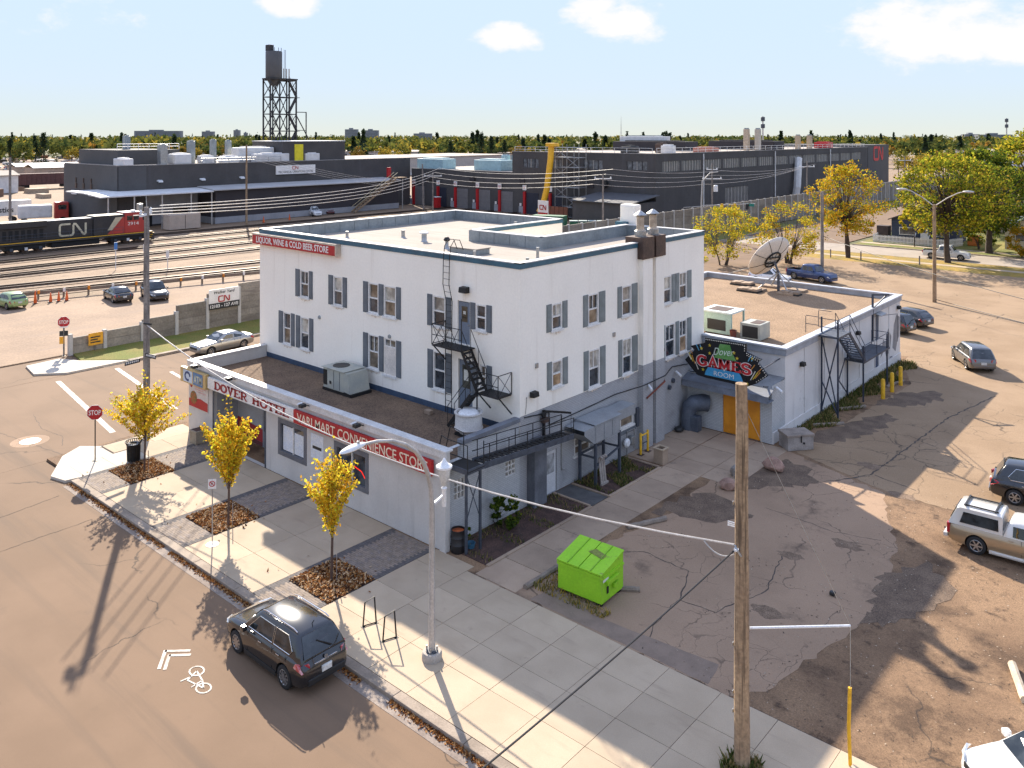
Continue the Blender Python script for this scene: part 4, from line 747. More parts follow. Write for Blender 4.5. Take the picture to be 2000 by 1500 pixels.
MB().box(WX - .3, WX + .10, WY0 - .10, WY1 + .05, WT - .24, WT + .12).box(.06, WX - .3, WY0 - .10, WY0 + .25, WT - .24, WT + .12).box(-10.85, WX - .3, WY1 - .2, WY1 + .05, WT - .24, WT + .12).box(-10.85, -10.65, 22.1, WY1 - .2, WT - .24, WT + .12).build('cornice', M('cornice_grey', (.34, .355, .38), .6, var=.2), wing)
MB().add([(-10.7, 22.08, 4.52), (WX - .25, 22.0, 4.52), (WX - .25, WY1 - .15, 4.52), (-10.7, WY1 - .15, 4.52)], [(0, 1, 2, 3)]).build('roof_gravel', m_gravel_tan, wing)
# front vestibule with canopy
FV = 20.06
lo = MB(); wall_holes(lo, 'y', FV, .002, WX, 0, 3.05, [(2.28, 4.52, .0, 2.2)], .12); lo.add([(WX, FV, 0), (WX, WY0, 0), (WX, WY0, 3.2), (WX, FV, 3.2)], [(0, 1, 2, 3)]); lo.build('vestibule_wall', m_brick_light, wing)
MB().add([(.06, FV, 3.05), (WX, FV, 3.05), (WX, WY0, 3.3), (.06, WY0, 3.3)], [(0, 1, 2, 3)]).build('vestibule_roof', M('vestibule_grey', (.25, .255, .26), .8, var=.2), wing)
MB().prism([(.04, FV - .75), (WX + .12, FV - .75), (WX + .12, FV), (.04, FV)], 2.42, 2.47).slab([(.04, FV - .78, 2.42), (WX + .12, FV - .78, 2.42), (WX + .12, FV - .74, 2.74), (.04, FV - .74, 2.74)], (0, .03, 0)).slab([(.04, FV - .75, 2.75), (WX + .12, FV - .75, 2.75), (WX + .12, FV, 3.0), (.04, FV, 3.0)], (0, 0, .03)).build('canopy', M('canopy_slate', (.17, .185, .215), .6, c2=(.12, .13, .15), scale=1.2), wing)
for x0, x1 in ((2.30, 3.36), (3.44, 4.50)):
    d = MB().bbox(x0, x1, FV - .005, FV + .05, .03, 2.17, .01).build('door', m_orange, wing); hx = x1 - .12 if x0 < 3 else x0 + .12
    MB().bbox(hx - .05, hx + .05, FV - .05, FV - .006, .95, 1.35, .01).build('handle', m_galv, d)
MB().box(3.37, 3.43, FV - .012, FV + .06, .02, 2.18).build('door_astragal', m_rust, wing)
for z0, z1 in ((2.47, 4.43), (.32, 2.08)): MB().box(WX - .10, WX - .06, 37.02, 37.83, z0, z1).build('side_door', M('navy_door', (.03, .06, .115), .5, var=.2), wing)
MB().slab([(WX + .01, 36.8, 4.45), (WX + .5, 36.8, 4.32), (WX + .5, 38.0, 4.32), (WX + .01, 38.0, 4.45)], (0, 0, .04)).build('door_hood', m_galv, wing)
# bare plaster patches near the far end
for pts in ([(38.2, 1.1), (38.8, 2.3), (39.3, 2.0), (39.9, 2.9), (40.6, 2.2), (40.3, 1.2), (39.5, .9), (39.1, 1.5)], [(40.9, 1.3), (41.2, 2.9), (41.8, 3.6), (42.6, 3.3), (42.5, 1.9), (42.0, 1.6), (41.6, .9)], [(39.8, .3), (40.2, .8), (40.9, .7), (40.7, .25)]):
    MB().slab([(WX + .002, y, z) for y, z in pts], (.006, 0, 0)).build('plaster_patch', M('bare_plaster', (.25, .24, .235), .9, var=.25, scale=2), wing)
# ---- games sign
gs = T('games_room_sign', 'black fan shaped marquee sign with red GAMES lettering over the orange doors', 'sign')
GY = 19.55; V3 = lambda u, z, d=0: (u, GY - d, z)
m_gblack = M('marquee_black', (.012, .012, .014), .4, var=.2)
MB().slab([V3(*p) for p in ((1.4, 3.06), (3.96, 3.02), (3.92, 5.40), (1.42, 5.35))], (0, .16, 0)).build('centre_panel', m_gblack, gs)
MB().slab([V3(*p, -.02) for p in ((.89, 3.12), (1.41, 3.06), (1.43, 5.06), (.47, 4.70), (.73, 4.52), (.11, 3.85))], (0, .13, 0)).build('wing_panel', m_gblack, gs); MB().slab([V3(*p, -.02) for p in ((3.95, 3.02), (4.53, 3.31), (5.20, 3.87), (4.60, 4.48), (4.85, 4.68), (3.91, 4.98))], (0, .13, 0)).build('wing_panel', m_gblack, gs)
MB().slab([V3(*p, .004) for p in ((1.98, 4.30), (3.35, 4.34), (3.12, 4.72), (2.96, 5.17), (2.36, 5.14), (2.2, 4.75))], (0, -.008, 0)).build('green_panel', M('marquee_green', (.10, .28, .06), .4, c2=(.22, .42, .16), scale=1.2), gs)
MB().slab([V3(*p, .004) for p in ((1.40, 3.22), (3.77, 3.21), (3.66, 3.5), (3.52, 3.70), (1.62, 3.70), (1.47, 3.45))], (0, -.008, 0)).build('blue_panel', M('marquee_blue', (.06, .34, .60), .4, var=.1), gs)
text('lettering', 'Dover', M('script_white', (.70, .78, .66), .4), gs, V3(1.95, 4.46, .014), (1, 0, .10), (0, 0, 1), width=1.28, height=.42, depth=.012, shear=.35)
text('lettering', 'ROOM', m_signwhite, gs, V3(1.98, 3.30, .014), (1, 0, 0), (0, 0, 1), width=1.22, height=.26, depth=.012)
serif_text('letter_outline', 'GAMES', m_signwhite, gs, V3(.93, 3.72, .016), (1, 0, 0), (0, 0, 1), 3.33, .58, .46, .012); serif_text('lettering', 'GAMES', M('games_red', (.62, .03, .035), .4), gs, V3(.93, 3.72, .03), (1, 0, 0), (0, 0, 1), 3.33, .58, .29, .014)
rr = random.Random(5); mc = [M('spark_yellow', (.75, .55, .05), .5), M('spark_blue', (.15, .45, .65), .5), M('spark_orange', (.70, .30, .06), .5), M('bulb_white', (.85, .78, .65), .4)]
for k, (u, z, a, ln, c) in enumerate([(.55, 3.95, 125, .5, 3), (.66, 3.85, 118, .55, 0), (.78, 3.75, 112, .5, 2), (1.0, 3.45, 115, .45, 3), (1.05, 4.55, 120, .35, 1), (1.22, 4.62, 112, .3, 1), (4.2, 3.45, 62, .6, 3), (4.33, 3.50, 57, .55, 0), (4.45, 3.58, 52, .5, 2), (4.05, 4.45, 62, .4, 1), (4.25, 4.50, 55, .35, 1), (4.22, 4.0, 55, .4, 2), (.62, 4.3, 130, .2, 2), (4.62, 3.95, 48, .3, 2)]):
    a_ = rad(a); mb = MB(); ribbon(mb, [(u, z), (u + ln * math.cos(a_), z + ln * math.sin(a_))], .05, V3(0, 0, .01 if u < 1.4 or u > 3.9 else .01), (1, 0, 0), (0, 0, 1), .008); mb.build('firework_stroke', mc[c], gs)
for u, z in ((1.72, 4.95), (3.22, 4.78), (1.72, 4.5), (1.3, 3.5), (4.0, 3.2), (3.4, 4.5), (1.2, 4.7), (4.3, 4.65)):
    mb = MB(); mb.slab([V3(u + .11 * (1 if i % 2 == 0 else .42) * math.cos(rad(90 + 36 * i)), z + .11 * (1 if i % 2 == 0 else .42) * math.sin(rad(90 + 36 * i)), .012) for i in range(10)], (0, -.008, 0)); mb.build('star', mc[0], gs)
bl = MB()
def bulbs(a, b, n):
    for i in range(n): f = i / (n - 1); u, z = a[0] + (b[0] - a[0]) * f, a[1] + (b[1] - a[1]) * f; bl.lathe([(.0, -.05), (.028, -.03), (.028, 0)], (u, GY - .01, z), 6, 'y')
for a, b, n in (((1.5, 5.26), (3.85, 5.31), 22), ((3.85, 5.24), (3.85, 5.0), 3), ((3.98, 4.88), (4.75, 4.66), 8), ((4.68, 4.42), (5.1, 3.9), 6), ((5.05, 3.8), (4.55, 3.42), 5), ((4.0, 4.78), (4.6, 4.58), 6)): bulbs(a, b, n)
bl.build('marquee_bulbs', mc[3], gs, kind='stuff')
for x in (.4, 4.9): MB().bar((x, GY + .1, 3.2), (x, FV + .4, 3.0), .06).bar((x, GY + .12, 4.2), (x, WY0 - .02, 4.3), .05).build('bracket', m_iron_grey, gs)
# ---- things on the wing
def camera_thing(label, loc, d, pole=None):
    t = T('security_camera', label, 'security camera', loc); dv = Vector(d); MB().bar((0, 0, 0), (dv * .12).to_tuple(), .05).build('bracket', m_white, t); MB().tube([dv * .08, dv * .55 + Vector((0, 0, -.14))], .075, 10).build('housing', m_white, t, True); return t
camera_thing('white security camera on the games room wing corner', (WX, 20.5, 3.05), (.9, -.4, 0)); camera_thing('white security camera on the chimney above the gas meter', (.34, 15.2, 3.4), (.75, -.5, 0)); camera_thing('white security camera beside the games sign', (.06, 18.6, 3.35), (.8, -.3, 0))
for y, z, lab in ((24.0, 3.6, 'black wedge wall light nearest the games sign'), (33.3, 3.75, 'black wedge wall light above the steel stair'), (42.0, 4.1, 'black wedge wall light at the far end of the wing')): wall_lamp(lab, (WX + .002, y, z), (1, 0), s=.8)
# steel stair tower on the wing
ps = T('steel_stair', 'dark slate steel access stair with two landings on the wing wall', 'stairs')
SX0, SX1 = WX + .12, 6.45
for x, y, z in ((SX0, 26.9, 4.9), (SX1, 26.5, 4.9), (SX0, 31.3, 2.6), (SX1, 30.9, 2.6), (SX1, 35.6, 2.5)): MB().bar((x, y, -.02), (x, y, z + (1.0 if z > 4 else .95)), .085).build('post', m_iron_navy, ps)
for a, b in (((SX0, 26.9, .3), (SX1, 26.5, 4.7)), ((SX1, 26.5, .3), (SX0, 26.9, 4.7)), ((SX1, 26.5, 2.4), (SX0, 31.3, .2)), ((SX1, 26.5, 2.2), (SX0, 30.9, 2.55)), ((SX0, 26.9, 2.0), (SX1, 26.5, .2))): MB().bar(a, b, .055).build('brace', m_iron_navy, ps)
MB().box(SX0 - .1, SX1 + .08, 26.4, 28.5, 4.78, 4.90).build('landing', m_iron_grey, ps); MB().box(SX0 - .1, SX1 + .05, 31.0, 36.0, 2.40, 2.52).build('landing', m_iron_grey, ps)
for x in (SX0 + .25, SX1): MB().bar((x, 28.4, 4.80), (x, 31.3, 2.48), .05, .22).build('stringer', m_iron_navy, ps)
for k in range(11): f = (k + .5) / 11; MB().box(SX0 + .28, SX1 - .03, 28.4 + 2.9 * f - .13, 28.4 + 2.9 * f + .13, 4.78 - 2.3 * f, 4.82 - 2.3 * f).build('tread', m_iron_grey, ps)
def rail(parent, pts, hs=(1.0, .5), r=.022, mat=None, posts=None):
    for h in hs: MB().tube([(x, y, z + h) for x, y, z in pts], r, 6).build('rail', mat or m_iron_navy, parent)
    for x, y, z in (posts if posts is not None else pts): MB().tube([(x, y, z), (x, y, z + hs[0])], r, 6).build('rail_post', mat or m_iron_navy, parent)
rail(ps, [(SX0, 26.45, 4.9), (SX1, 26.45, 4.9), (SX1, 28.5, 4.9), (SX1, 31.2, 2.52), (SX1, 35.9, 2.52)], posts=[(SX1, 28.5, 4.9), (SX1, 31.2, 2.52), (SX1, 33.5, 2.5), (SX1, 35.9, 2.5)]); rail(ps, [(SX0 + .25, 28.5, 4.9), (SX0 + .25, 31.2, 2.52)]); rail(ps, [(SX1, 35.95, 2.5), (SX0, 35.95, 2.5)])
rail(ps, [(SX0 - .8, 26.45, 4.95), (SX0, 26.45, 4.95)], posts=[(SX0 - .8, 26.45, 4.9)]); rail(ps, [(SX0 - .8, 28.5, 4.95), (SX0, 28.5, 4.95)], posts=[(SX0 - .8, 28.5, 4.9)])
hb = T('hoist_bracket', 'dark steel hoist bracket above the upper navy door', 'hoist bracket'); MB().bar((WX + .05, 36.4, 2.6), (WX + .05, 36.4, 5.9), .12).build('mast', m_iron_navy, hb); MB().bar((WX + .05, 36.4, 5.85), (WX + .9, 37.2, 5.85), .10).build('arm', m_iron_navy, hb); MB().bar((WX + .05, 36.4, 4.9), (WX + .75, 37.05, 5.8), .07).build('brace', m_iron_navy, hb); MB().bar((WX + .05, 36.4, 4.35), (WX + 1.1, 38.4, 4.35), .03).build('stay', m_iron_navy, hb); MB().bar((WX + 1.1, 38.4, 4.35), (WX + 1.1, 38.4, 2.4), .02).build('hanger', m_iron_navy, hb)
# satellite dish on the wing roof
ds = T('satellite_dish', 'large cream satellite dish on a tripod mount on the gravel roof', 'satellite dish', (-3.4, 40.3, 4.52))
ax = Vector((-.79, .246, .554)).normalized(); R_ = ax.to_track_quat('Z', 'Y').to_matrix(); c0 = Vector((-.35, 0, 2.45)); rad_d, dep = 1.95, .46
vs, fs = [], []; NR, NA = 6, 32
for i in range(NR + 1):
    for j in range(NA): r_ = rad_d * i / NR; a_ = 2 * math.pi * j / NA; vs.append(tuple(c0 + R_ @ Vector((r_ * math.cos(a_), r_ * math.sin(a_), dep * (r_ / rad_d) ** 2))))
fs = [(i * NA + j, i * NA + (j + 1) % NA, (i + 1) * NA + (j + 1) % NA, (i + 1) * NA + j) for i in range(NR) for j in range(NA)]
o = MB().add(vs, fs).build('reflector', M('dish_cream', (.66, .60, .52), .6, var=.08), ds, True); sol = o.modifiers.new('thick', 'SOLIDIFY'); sol.thickness = .05
for k in range(8):
    a_ = k * math.pi / 4 + .2; MB().tube([c0 + R_ @ Vector((rad_d * f * math.cos(a_), rad_d * f * math.sin(a_), dep * f * f - .06)) for f in (.1, .4, .7, 1)], .025, 5).build('rib', m_iron, ds)
MB().tube([c0 + R_ @ Vector((.75 * math.cos(t_), .75 * math.sin(t_), -.05)) for t_ in [k * math.pi / 10 for k in range(21)]], .07, 6).build('back_ring', m_iron, ds)
MB().bar(c0 + R_ @ Vector((-.6, .3, -.12)), c0 + R_ @ Vector((.6, .3, -.12)), .1).bar(c0 + R_ @ Vector((-.6, -.3, -.12)), c0 + R_ @ Vector((.6, -.3, -.12)), .1).build('back_frame', m_iron, ds)
MB().bar((0.15, 0, .0), (.15, 0, 1.55), .16).bar((.15, 0, 1.5), c0 - ax * .22, .14).build('mast', m_iron_grey, ds)
for fx, fy in ((-1.2, -.9), (1.3, -.9), (-1.0, 1.2), (1.4, .9)): MB().bar((fx, fy, .12), (0.15, 0, 1.5), .08).build('leg', m_galv, ds); MB().bbox(fx - .7, fx + .6, fy - .45, fy + .45, .005, .16, .02).build('ballast_pallet', m_conc_old, ds)
for i, (x, y, dx, dy, lab) in enumerate(((-6.6, 40.9, .9, .5, 'pallet of paving blocks left of the satellite dish'), (-4.9, 38.6, .9, .5, 'pallet of paving blocks in front of the satellite dish'), (-1.9, 39.4, .8, .4, 'stack of hollow blocks right of the satellite dish'))):
    pl = T('block_pallet', lab, 'pallet', (x, y, 4.52)); MB().bbox(-dx, dx, -dy, dy, .005, .12, .02).build('base', m_black, pl)
    for k in range(4): MB().bbox(-dx + .05 + k * dx * .48, -dx + .02 + (k + 1) * dx * .48, -dy + .05, dy - .05, .122, .26 + .04 * (k % 2), .02).build('block', m_conc_old, pl)
# HVAC on wing
m_mint = M('mint_cabinet', (.42, .56, .47), .55, var=.12)
hv = T('cooling_unit', 'mint green rooftop condenser with open frame by the hotel wall', 'air conditioner', (-.2, 24.7, 4.52)); MB().box(-.95, 1.1, -.9, -.82, .1, 1.35).build('end_panel', m_mint, hv); MB().bbox(-.95, .3, -.82, .9, .1, 1.35, .02).build('cabinet', m_mint, hv); MB().box(-.98, 1.15, -.95, .95, 1.352, 1.45).build('top', M('mint_white', (.62, .68, .64), .5, var=.1), hv); MB().box(-.6, .6, -.6, .6, 1.452, 1.47).build('fan_guard', m_rust, hv); MB().box(-.5, .75, -.912, -.902, .3, .95).build('opening', m_black, hv)
for x, y in ((1.08, -.88), (1.08, .88)): MB().bar((x, y, 0), (x, y, 1.35), .10).build('leg', m_mint, hv)
hv = T('cooling_unit', 'squat grey green condenser with dark grille on the wing roof edge', 'air conditioner', (2.15, 24.5, 4.52)); MB().bbox(-.65, .65, -.7, .7, .05, 1.0, .03).build('cabinet', m_hv, hv); MB().box(-.5, .5, -.712, -.702, .15, .85).build('grille', m_black, hv); MB().box(-.1, .5, -.5, .5, 1.002, 1.02).build('fan_guard', m_rust, hv)
bk = T('rust_bucket', 'rust red bucket beside the grey green condenser', 'bucket', (1.15, 23.6, 4.52)); MB().lathe([(.16, 0), (.22, .5), (.2, .5), (.15, .05)], (0, 0, 0), 12).build('shell', M('rust_red', (.22, .06, .035), .8), bk); MB().tube([(-.2, 0, .5), (0, .05, .62), (.2, 0, .5)], .012, 5).build('handle', m_galv, bk)
for i, pts in enumerate(([(.9, 23.3, 4.58), (1.4, 23.0, 4.62), (2.2, 23.5, 4.57)], [(.4, 22.9, 4.58), (1.3, 23.3, 4.66), (1.7, 22.7, 4.58)])): tag(MB().tube(pts, .05, 6).build('scrap_board', m_conc_old), ['pale scrap board on the wing roof beside the bucket', 'bent scrap strip at the front edge of the wing roof'][i], 'scrap')
# ---------------- things along the shaded brick side
# counterweight fire stair
fe = T('swing_stair', 'slate steel swing stair with railing hinged on the annex side wall', 'fire escape')
MB().box(.06, 1.28, .25, 1.25, 3.40, 3.44).build('platform', m_iron, fe); MB().bar((1.25, .25, 3.42), (1.25, 1.3, 3.42), .05, .2).bar((.06, .25, 3.42), (1.25, .25, 3.42), .05, .2).build('platform_edge', m_iron_grey, fe)
for x, y in ((.98, .45), (1.12, 1.12)): MB().bar((x, y, 0), (x, y, 3.4), .09).build('leg', m_iron_grey, fe)
MB().bar((.98, .45, 1.3), (1.12, 1.12, 3.2), .03).bar((1.12, 1.12, 1.3), (.98, .45, 3.2), .03).build('cross_brace', m_iron_grey, fe)
S0, S1 = Vector((0, 1.25, 3.42)), Vector((0, 7.3, 2.98))
for x in (.55, 1.25): MB().bar(S0 + Vector((x, 0, 0)), S1 + Vector((x, 0, 0)), .06, .24).build('stringer', m_iron_grey, fe)
for k in range(20): p = S0.lerp(S1, (k + .5) / 20); MB().box(.58, 1.22, p.y - .07, p.y + .10, p.z + .03, p.z + .06).build('tread', m_iron, fe)
for x in (.55, 1.25):
    rail(fe, [S0 + Vector((x, 0, .0)), S1 + Vector((x, 0, 0))], (.85, .42), .02, m_iron, [S0.lerp(S1, f) + Vector((x, 0, 0)) for f in (.05, .25, .45, .65, .85, 1)])
for pts in ([(1.25, .25, 3.4), (1.25, .25, 4.5), (.1, .25, 4.5), (-.6, .6, 4.4), (-.9, .6, 3.4)], [(1.25, 1.2, 3.4), (1.25, 1.2, 4.45)], [(.1, 1.2, 3.4), (.1, 1.2, 4.5), (-.9, 1.4, 4.5), (-1.2, 1.4, 3.4)], [(1.25, .25, 3.95), (.1, .25, 3.95)]): MB().tube(pts, .022, 6).build('rail', m_iron, fe)
MB().bar((.12, 6.5, .3), (.12, 6.5, 4.15), .11).build('mast', m_iron, fe); MB().bar((.12, 6.5, 4.1), (.95, 7.5, 3.95), .08).build('mast_arm', m_iron, fe); MB().lathe([(0, -.05), (.12, -.05), (.12, .05), (0, .05)], (.2, 6.4, 3.95), 12, 'x').build('pulley', m_iron, fe); MB().tube([(.95, 7.5, 3.9), (1.1, 7.3, 3.1)], .012, 5).build('cable', m_iron, fe); MB().bbox(.06, .3, 6.3, 6.7, 3.6, 3.8, .03).build('counterweight', m_rust, fe)
# black iron fire escape on the front of the hotel
fe = T('fire_escape', 'black iron fire escape with two balconies on the hotel front', 'fire escape')
Y0, Y1 = 3.95, 4.86
def balcony(x0, x1, z, ends=(True, True)):
    MB().box(x0, x1, Y0, Y1, z - .05, z).build('platform', m_iron, fe)
    for x, on in ((x0, ends[0]), (x1, ends[1])):
        if on: rail(fe, [(x, Y0, z), (x, Y1, z)], (1.0, .05), .02, m_iron); MB().tube([(x, Y0, z), (x, Y1, z + 1)], .014, 5).build('lattice', m_iron, fe); MB().tube([(x, Y1, z), (x, Y0, z + 1)], .014, 5).build('lattice', m_iron, fe)
        MB().bar((x, Y0 + .1, z - .05), (x, Y1, z - .9), .05).build('bracket', m_iron, fe)
balcony(-4.75, -2.75, 6.88, (True, False)); rail(fe, [(-4.75, Y0, 6.88), (-2.75, Y0, 6.88)], (1.0, .5), .02, m_iron)
for x in (-4.7, -4.1, -3.5): MB().tube([(x, Y0, 6.9), (x + .55, Y0, 7.85)], .013, 5).build('lattice', m_iron, fe); MB().tube([(x + .55, Y0, 6.9), (x, Y0, 7.85)], .013, 5).build('lattice', m_iron, fe)
balcony(-1.75, -.45, 5.15, (False, True)); rail(fe, [(-1.75, Y0, 5.15), (-.45, Y0, 5.15)], (1.0, .5), .02, m_iron)
for x in (-1.7, -1.1): MB().tube([(x, Y0, 5.2), (x + .6, Y0, 6.1)], .013, 5).build('lattice', m_iron, fe); MB().tube([(x + .6, Y0, 5.2), (x, Y0, 6.1)], .013, 5).build('lattice', m_iron, fe)
def flight(a, b, y0, y1, n):
    a, b = Vector(a), Vector(b)
    for y in (y0, y1):
        MB().bar((a.x, y, a.z), (b.x, y, b.z), .035, .15).build('stringer', m_iron, fe); MB().tube([(a.x, y, a.z + .95), (b.x, y, b.z + .95)], .018, 5).build('rail', m_iron, fe)
        for f in (.0, .5, 1.): p = a.lerp(b, f); MB().tube([(p.x, y, p.z), (p.x, y, p.z + .95)], .016, 5).build('rail_post', m_iron, fe)
    for k in range(n): p = a.lerp(b, (k + .5) / n); MB().box(p.x - .11, p.x + .11, y0 + .02, y1 - .02, p.z - .02, p.z + .01).build('tread', m_iron, fe)
flight((-2.75, 0, 6.88), (-1.75, 0, 5.15), Y0 + .02, Y0 + .62, 8); flight((-1.75, 0, 5.15), (-3.2, 0, 3.42), Y0 - .45, Y0 - .02, 8)
MB().bar((-1.75, Y0, 3.4), (-1.75, Y0, 5.1), .05).build('post', m_iron, fe); MB().bar((-2.75, Y0, 6.9), (-2.75, Y0, 8.4), .03).build('post', m_iron, fe)
# roof ladder
ld = T('roof_ladder', 'thin dark wall ladder curving over the hotel roof edge', 'ladder')
for x in (-4.62, -4.20): MB().tube([(x, HY0 - .16, 3.5), (x, HY0 - .16, 6.6), (x + .06, HY0 - .18, 8.9), (x - .12, HY0 - .22, 9.7), (x - .10, HY0 - .20, 11.0), (x - .1, HY0 - .12, 11.55), (x - .1, HY0 + .15, 11.85), (x - .1, HY0 + .5, 11.8), (x - .1, HY0 + .75, 11.3)], .02, 6).build('stile', m_iron, ld)
for k in range(24):
    z = 3.75 + k * .31; dx = 0 if z < 6.6 else (.06 * (z - 6.6) / 2.3 if z < 8.9 else max(-.11, .06 - .17 * (z - 8.9) / .8)); MB().tube([(-4.62 + dx, HY0 - .17, z), (-4.20 + dx, HY0 - .17, z)], .012, 5).build('rung', m_iron, ld)
# make-up air unit on legs
mu = T('makeup_air_unit', 'grey sheet metal air unit raised on slate legs over the garden bed', 'air unit')
m_sheet = M('grey_sheet_metal', (.32, .335, .345), .5, .25, var=.15, scale=1.3)
MB().box(.12, 1.25, 8.95, 11.1, 2.15, 3.05).build('cabinet', m_sheet, mu); MB().slab([(.10, 8.95, 3.06), (1.3, 8.95, 3.0), (1.3, 11.25, 3.0), (.10, 11.25, 3.06)], (0, 0, .05)).build('top', m_sheet, mu)
MB().add([(.12, 8.945, 3.0), (1.25, 8.945, 3.0), (1.25, 8.945, 2.15), (.12, 8.945, 2.15), (.12, 8.15, 2.95), (1.25, 8.15, 2.95), (1.25, 8.15, 2.75), (.12, 8.15, 2.75)], [(0, 1, 5, 4), (1, 2, 6, 5), (2, 3, 7, 6), (3, 0, 4, 7)]).build('intake_hood', m_sheet, mu); MB().add([(.15, 8.2, 2.74), (1.22, 8.2, 2.74), (1.22, 8.93, 2.16), (.15, 8.93, 2.16)], [(0, 1, 2, 3)]).build('intake_grille', M('leafy_grille', (.10, .07, .05), .9, c2=(.25, .22, .2), scale=14), mu)
for y0, y1 in ((9.05, 9.7), (9.75, 10.4), (10.45, 11.0)): MB().box(1.252, 1.27, y0, y1, 2.22, 2.95).build('access_panel', m_sheet, mu)
MB().box(.12, .95, 11.1, 13.0, 2.55, 3.05).build('duct', m_sheet, mu)
for x, y in ((.2, 9.2), (1.1, 9.25), (.2, 11.2), (1.1, 11.3)): MB().bar((x, y, 0), (x, y, 2.15), .12).build('leg', m_iron_grey, mu)
for a, b in (((.2, 9.2, 1.35), (1.1, 9.25, 1.35)), ((.2, 11.2, 1.35), (1.1, 11.3, 1.35)), ((1.1, 9.25, .95), (1.1, 11.3, 1.35)), ((.2, 9.2, 1.35), (.2, 11.2, 1.35))): MB().bar(a, b, .08).build('brace', m_iron_grey, mu)
sl = T('sled', 'pale wooden toboggan leaning under the air unit', 'sled')
for k in range(3): MB().tube([(1.25, 9.55 + k * .17, .05), (1.12, 9.55 + k * .17, 1.1), (1.1, 9.55 + k * .17, 1.25), (1.2, 9.55 + k * .17, 1.36), (1.32, 9.55 + k * .17, 1.3)], .055, 6).build('runner_board', M('weathered_wood', (.40, .34, .29), .9, var=.3, scale=4), sl)
MB().bar((1.3, 9.45, .06), (1.3, 10.0, .06), .10).bar((1.16, 9.5, .75), (1.16, 9.95, .75), .05).build('crossbar', M('weathered_wood'), sl)
# gas meter, bollard hoop, planter, ducts
gm_ = T('gas_meter', 'grey gas meter with regulator pipes on the brick wall', 'gas meter', (.02, 13.6, 0)); MB().tube([(.15, -.2, 0), (.15, -.2, 1.3), (.15, .5, 1.3), (.15, .5, .2)], .035, 8).build('pipe', m_galv, gm_, True); MB().lathe([(0, 0), (.22, .02), (.24, .12), (.16, .2), (0, .21)], (.12, -.3, .75), 16, 'x').build('regulator', m_white, gm_, True); MB().bbox(.06, .32, .0, .34, .55, 1.0, .05).build('meter_body', m_galv, gm_)
MB().bbox(.02, .16, .75, 1.0, 1.3, 2.3, .02).build('panel_box', m_iron_grey, gm_)
hp = T('bollard_hoop', 'yellow H shaped guard frame in front of the gas meter', 'bollard', (.6, 14.4, 0))
for y in (-.35, .35): MB().lathe([(.065, 0), (.065, 1.12), (.04, 1.15), (0, 1.15)], (0, y, 0), 10).build('post', m_yellow, hp, True); MB().box(-.15, .15, y - .15, y + .15, .005, .03).build('base_plate', m_rust, hp)
MB().tube([(0, -.35, 1.0), (0, .35, 1.0)], .04, 8).build('rail', m_yellow, hp); MB().tube([(0, -.35, .55), (0, .35, .55)], .03, 8).build('rail', m_iron_grey, hp)
pl = T('concrete_bin', 'square exposed concrete litter bin beside the garden bed', 'bin', (1.95, 13.85, .0)); MB().box(-.27, .27, -.27, -.21, 0, .74).box(-.27, .27, .21, .27, 0, .74).box(-.27, -.21, -.21, .21, 0, .74).box(.21, .27, -.21, .21, 0, .74).build('shell', m_conc_old, pl); MB().box(-.31, .31, -.31, -.2, .742, .8).box(-.31, .31, .2, .31, .742, .8).box(-.31, -.2, -.2, .2, .742, .8).box(.2, .31, -.2, .2, .742, .8).build('rim', m_conc, pl); MB().box(-.2, .2, -.2, .2, .02, .5).build('liner', m_dark, pl)
ed = T('exhaust_duct', 'big curved slate exhaust duct in the corner by the orange doors', 'duct')
m_slate = M('slate_duct', (.10, .115, .14), .6, .2, c2=(.07, .08, .10), scale=2, stain=(3, .62, .75, (.22, .16, .12)))
MB().tube([(.5 + .0, 19.3, .0), (.5, 19.3, .9), (.55, 19.35, 1.2), (.75, 19.5, 1.45), (1.1, 19.8, 1.5), (1.35, 20.04, 1.45)], [.42, .42, .46, .48, .48, .48], 14).build('elbow', m_slate, ed, True); MB().bbox(.75, 1.25, 19.0, 19.5, 0, .85, .03).build('box', m_slate, ed)
sb = T('side_bag', 'black rubbish bag on the ground near the exhaust duct', 'bag'); 
bm = bmesh.new(); bmesh.ops.create_icosphere(bm, subdivisions=2, radius=.28); [setattr(v, 'co', Vector((v.co.x + .35, v.co.y * 1.2 + 18.5, max(0, v.co.z * .6 + .14)))) for v in bm.verts]; MB().bm(bm).build('bag_body', m_black, sb, True)
# wiring and conduit on the brick side
for i, (pts, lab) in enumerate((([(.03, 5.2, 4.1), (.03, 7.0, 3.9), (.03, 7.0, 3.3), (.03, 9.5, 3.35), (.03, 12.5, 3.45), (.4, 14.6, 3.5), (.4, 16.9, 3.55), (.06, 18.2, 3.7), (.06, 20.0, 3.5)], 'black cable sagging along the grey brick wall'), ([(.03, 7.95, 3.5), (.03, 7.95, .9), (.03, 8.2, .85)], 'thin grey conduit running down the brick wall by the white door'), ([(.4, 15.0, 2.75), (.42, 16.8, 3.25), (.10, 17.2, 3.3)], 'rust red pipe bracket across the chimney base'))):
    tag(MB().tube(pts, .03 if i != 2 else .05, 6).build('wall_cable' if i == 0 else ('conduit' if i == 1 else 'rusty_pipe'), m_black if i == 0 else (m_galv if i == 1 else M('rust_red'))), lab, ['cable', 'conduit', 'pipe'][i])
for i, (y, z) in enumerate(((17.9, 2.6), (18.3, 2.9))): tag(MB().lathe([(0, .1), (.13, .1), (.14, 0)], (.04, y, z), 14, 'x').build('electric_meter', m_iron_grey), ['round electric meter on the recessed brick wall, lower one', 'round electric meter on the recessed brick wall, upper one'][i], 'meter')
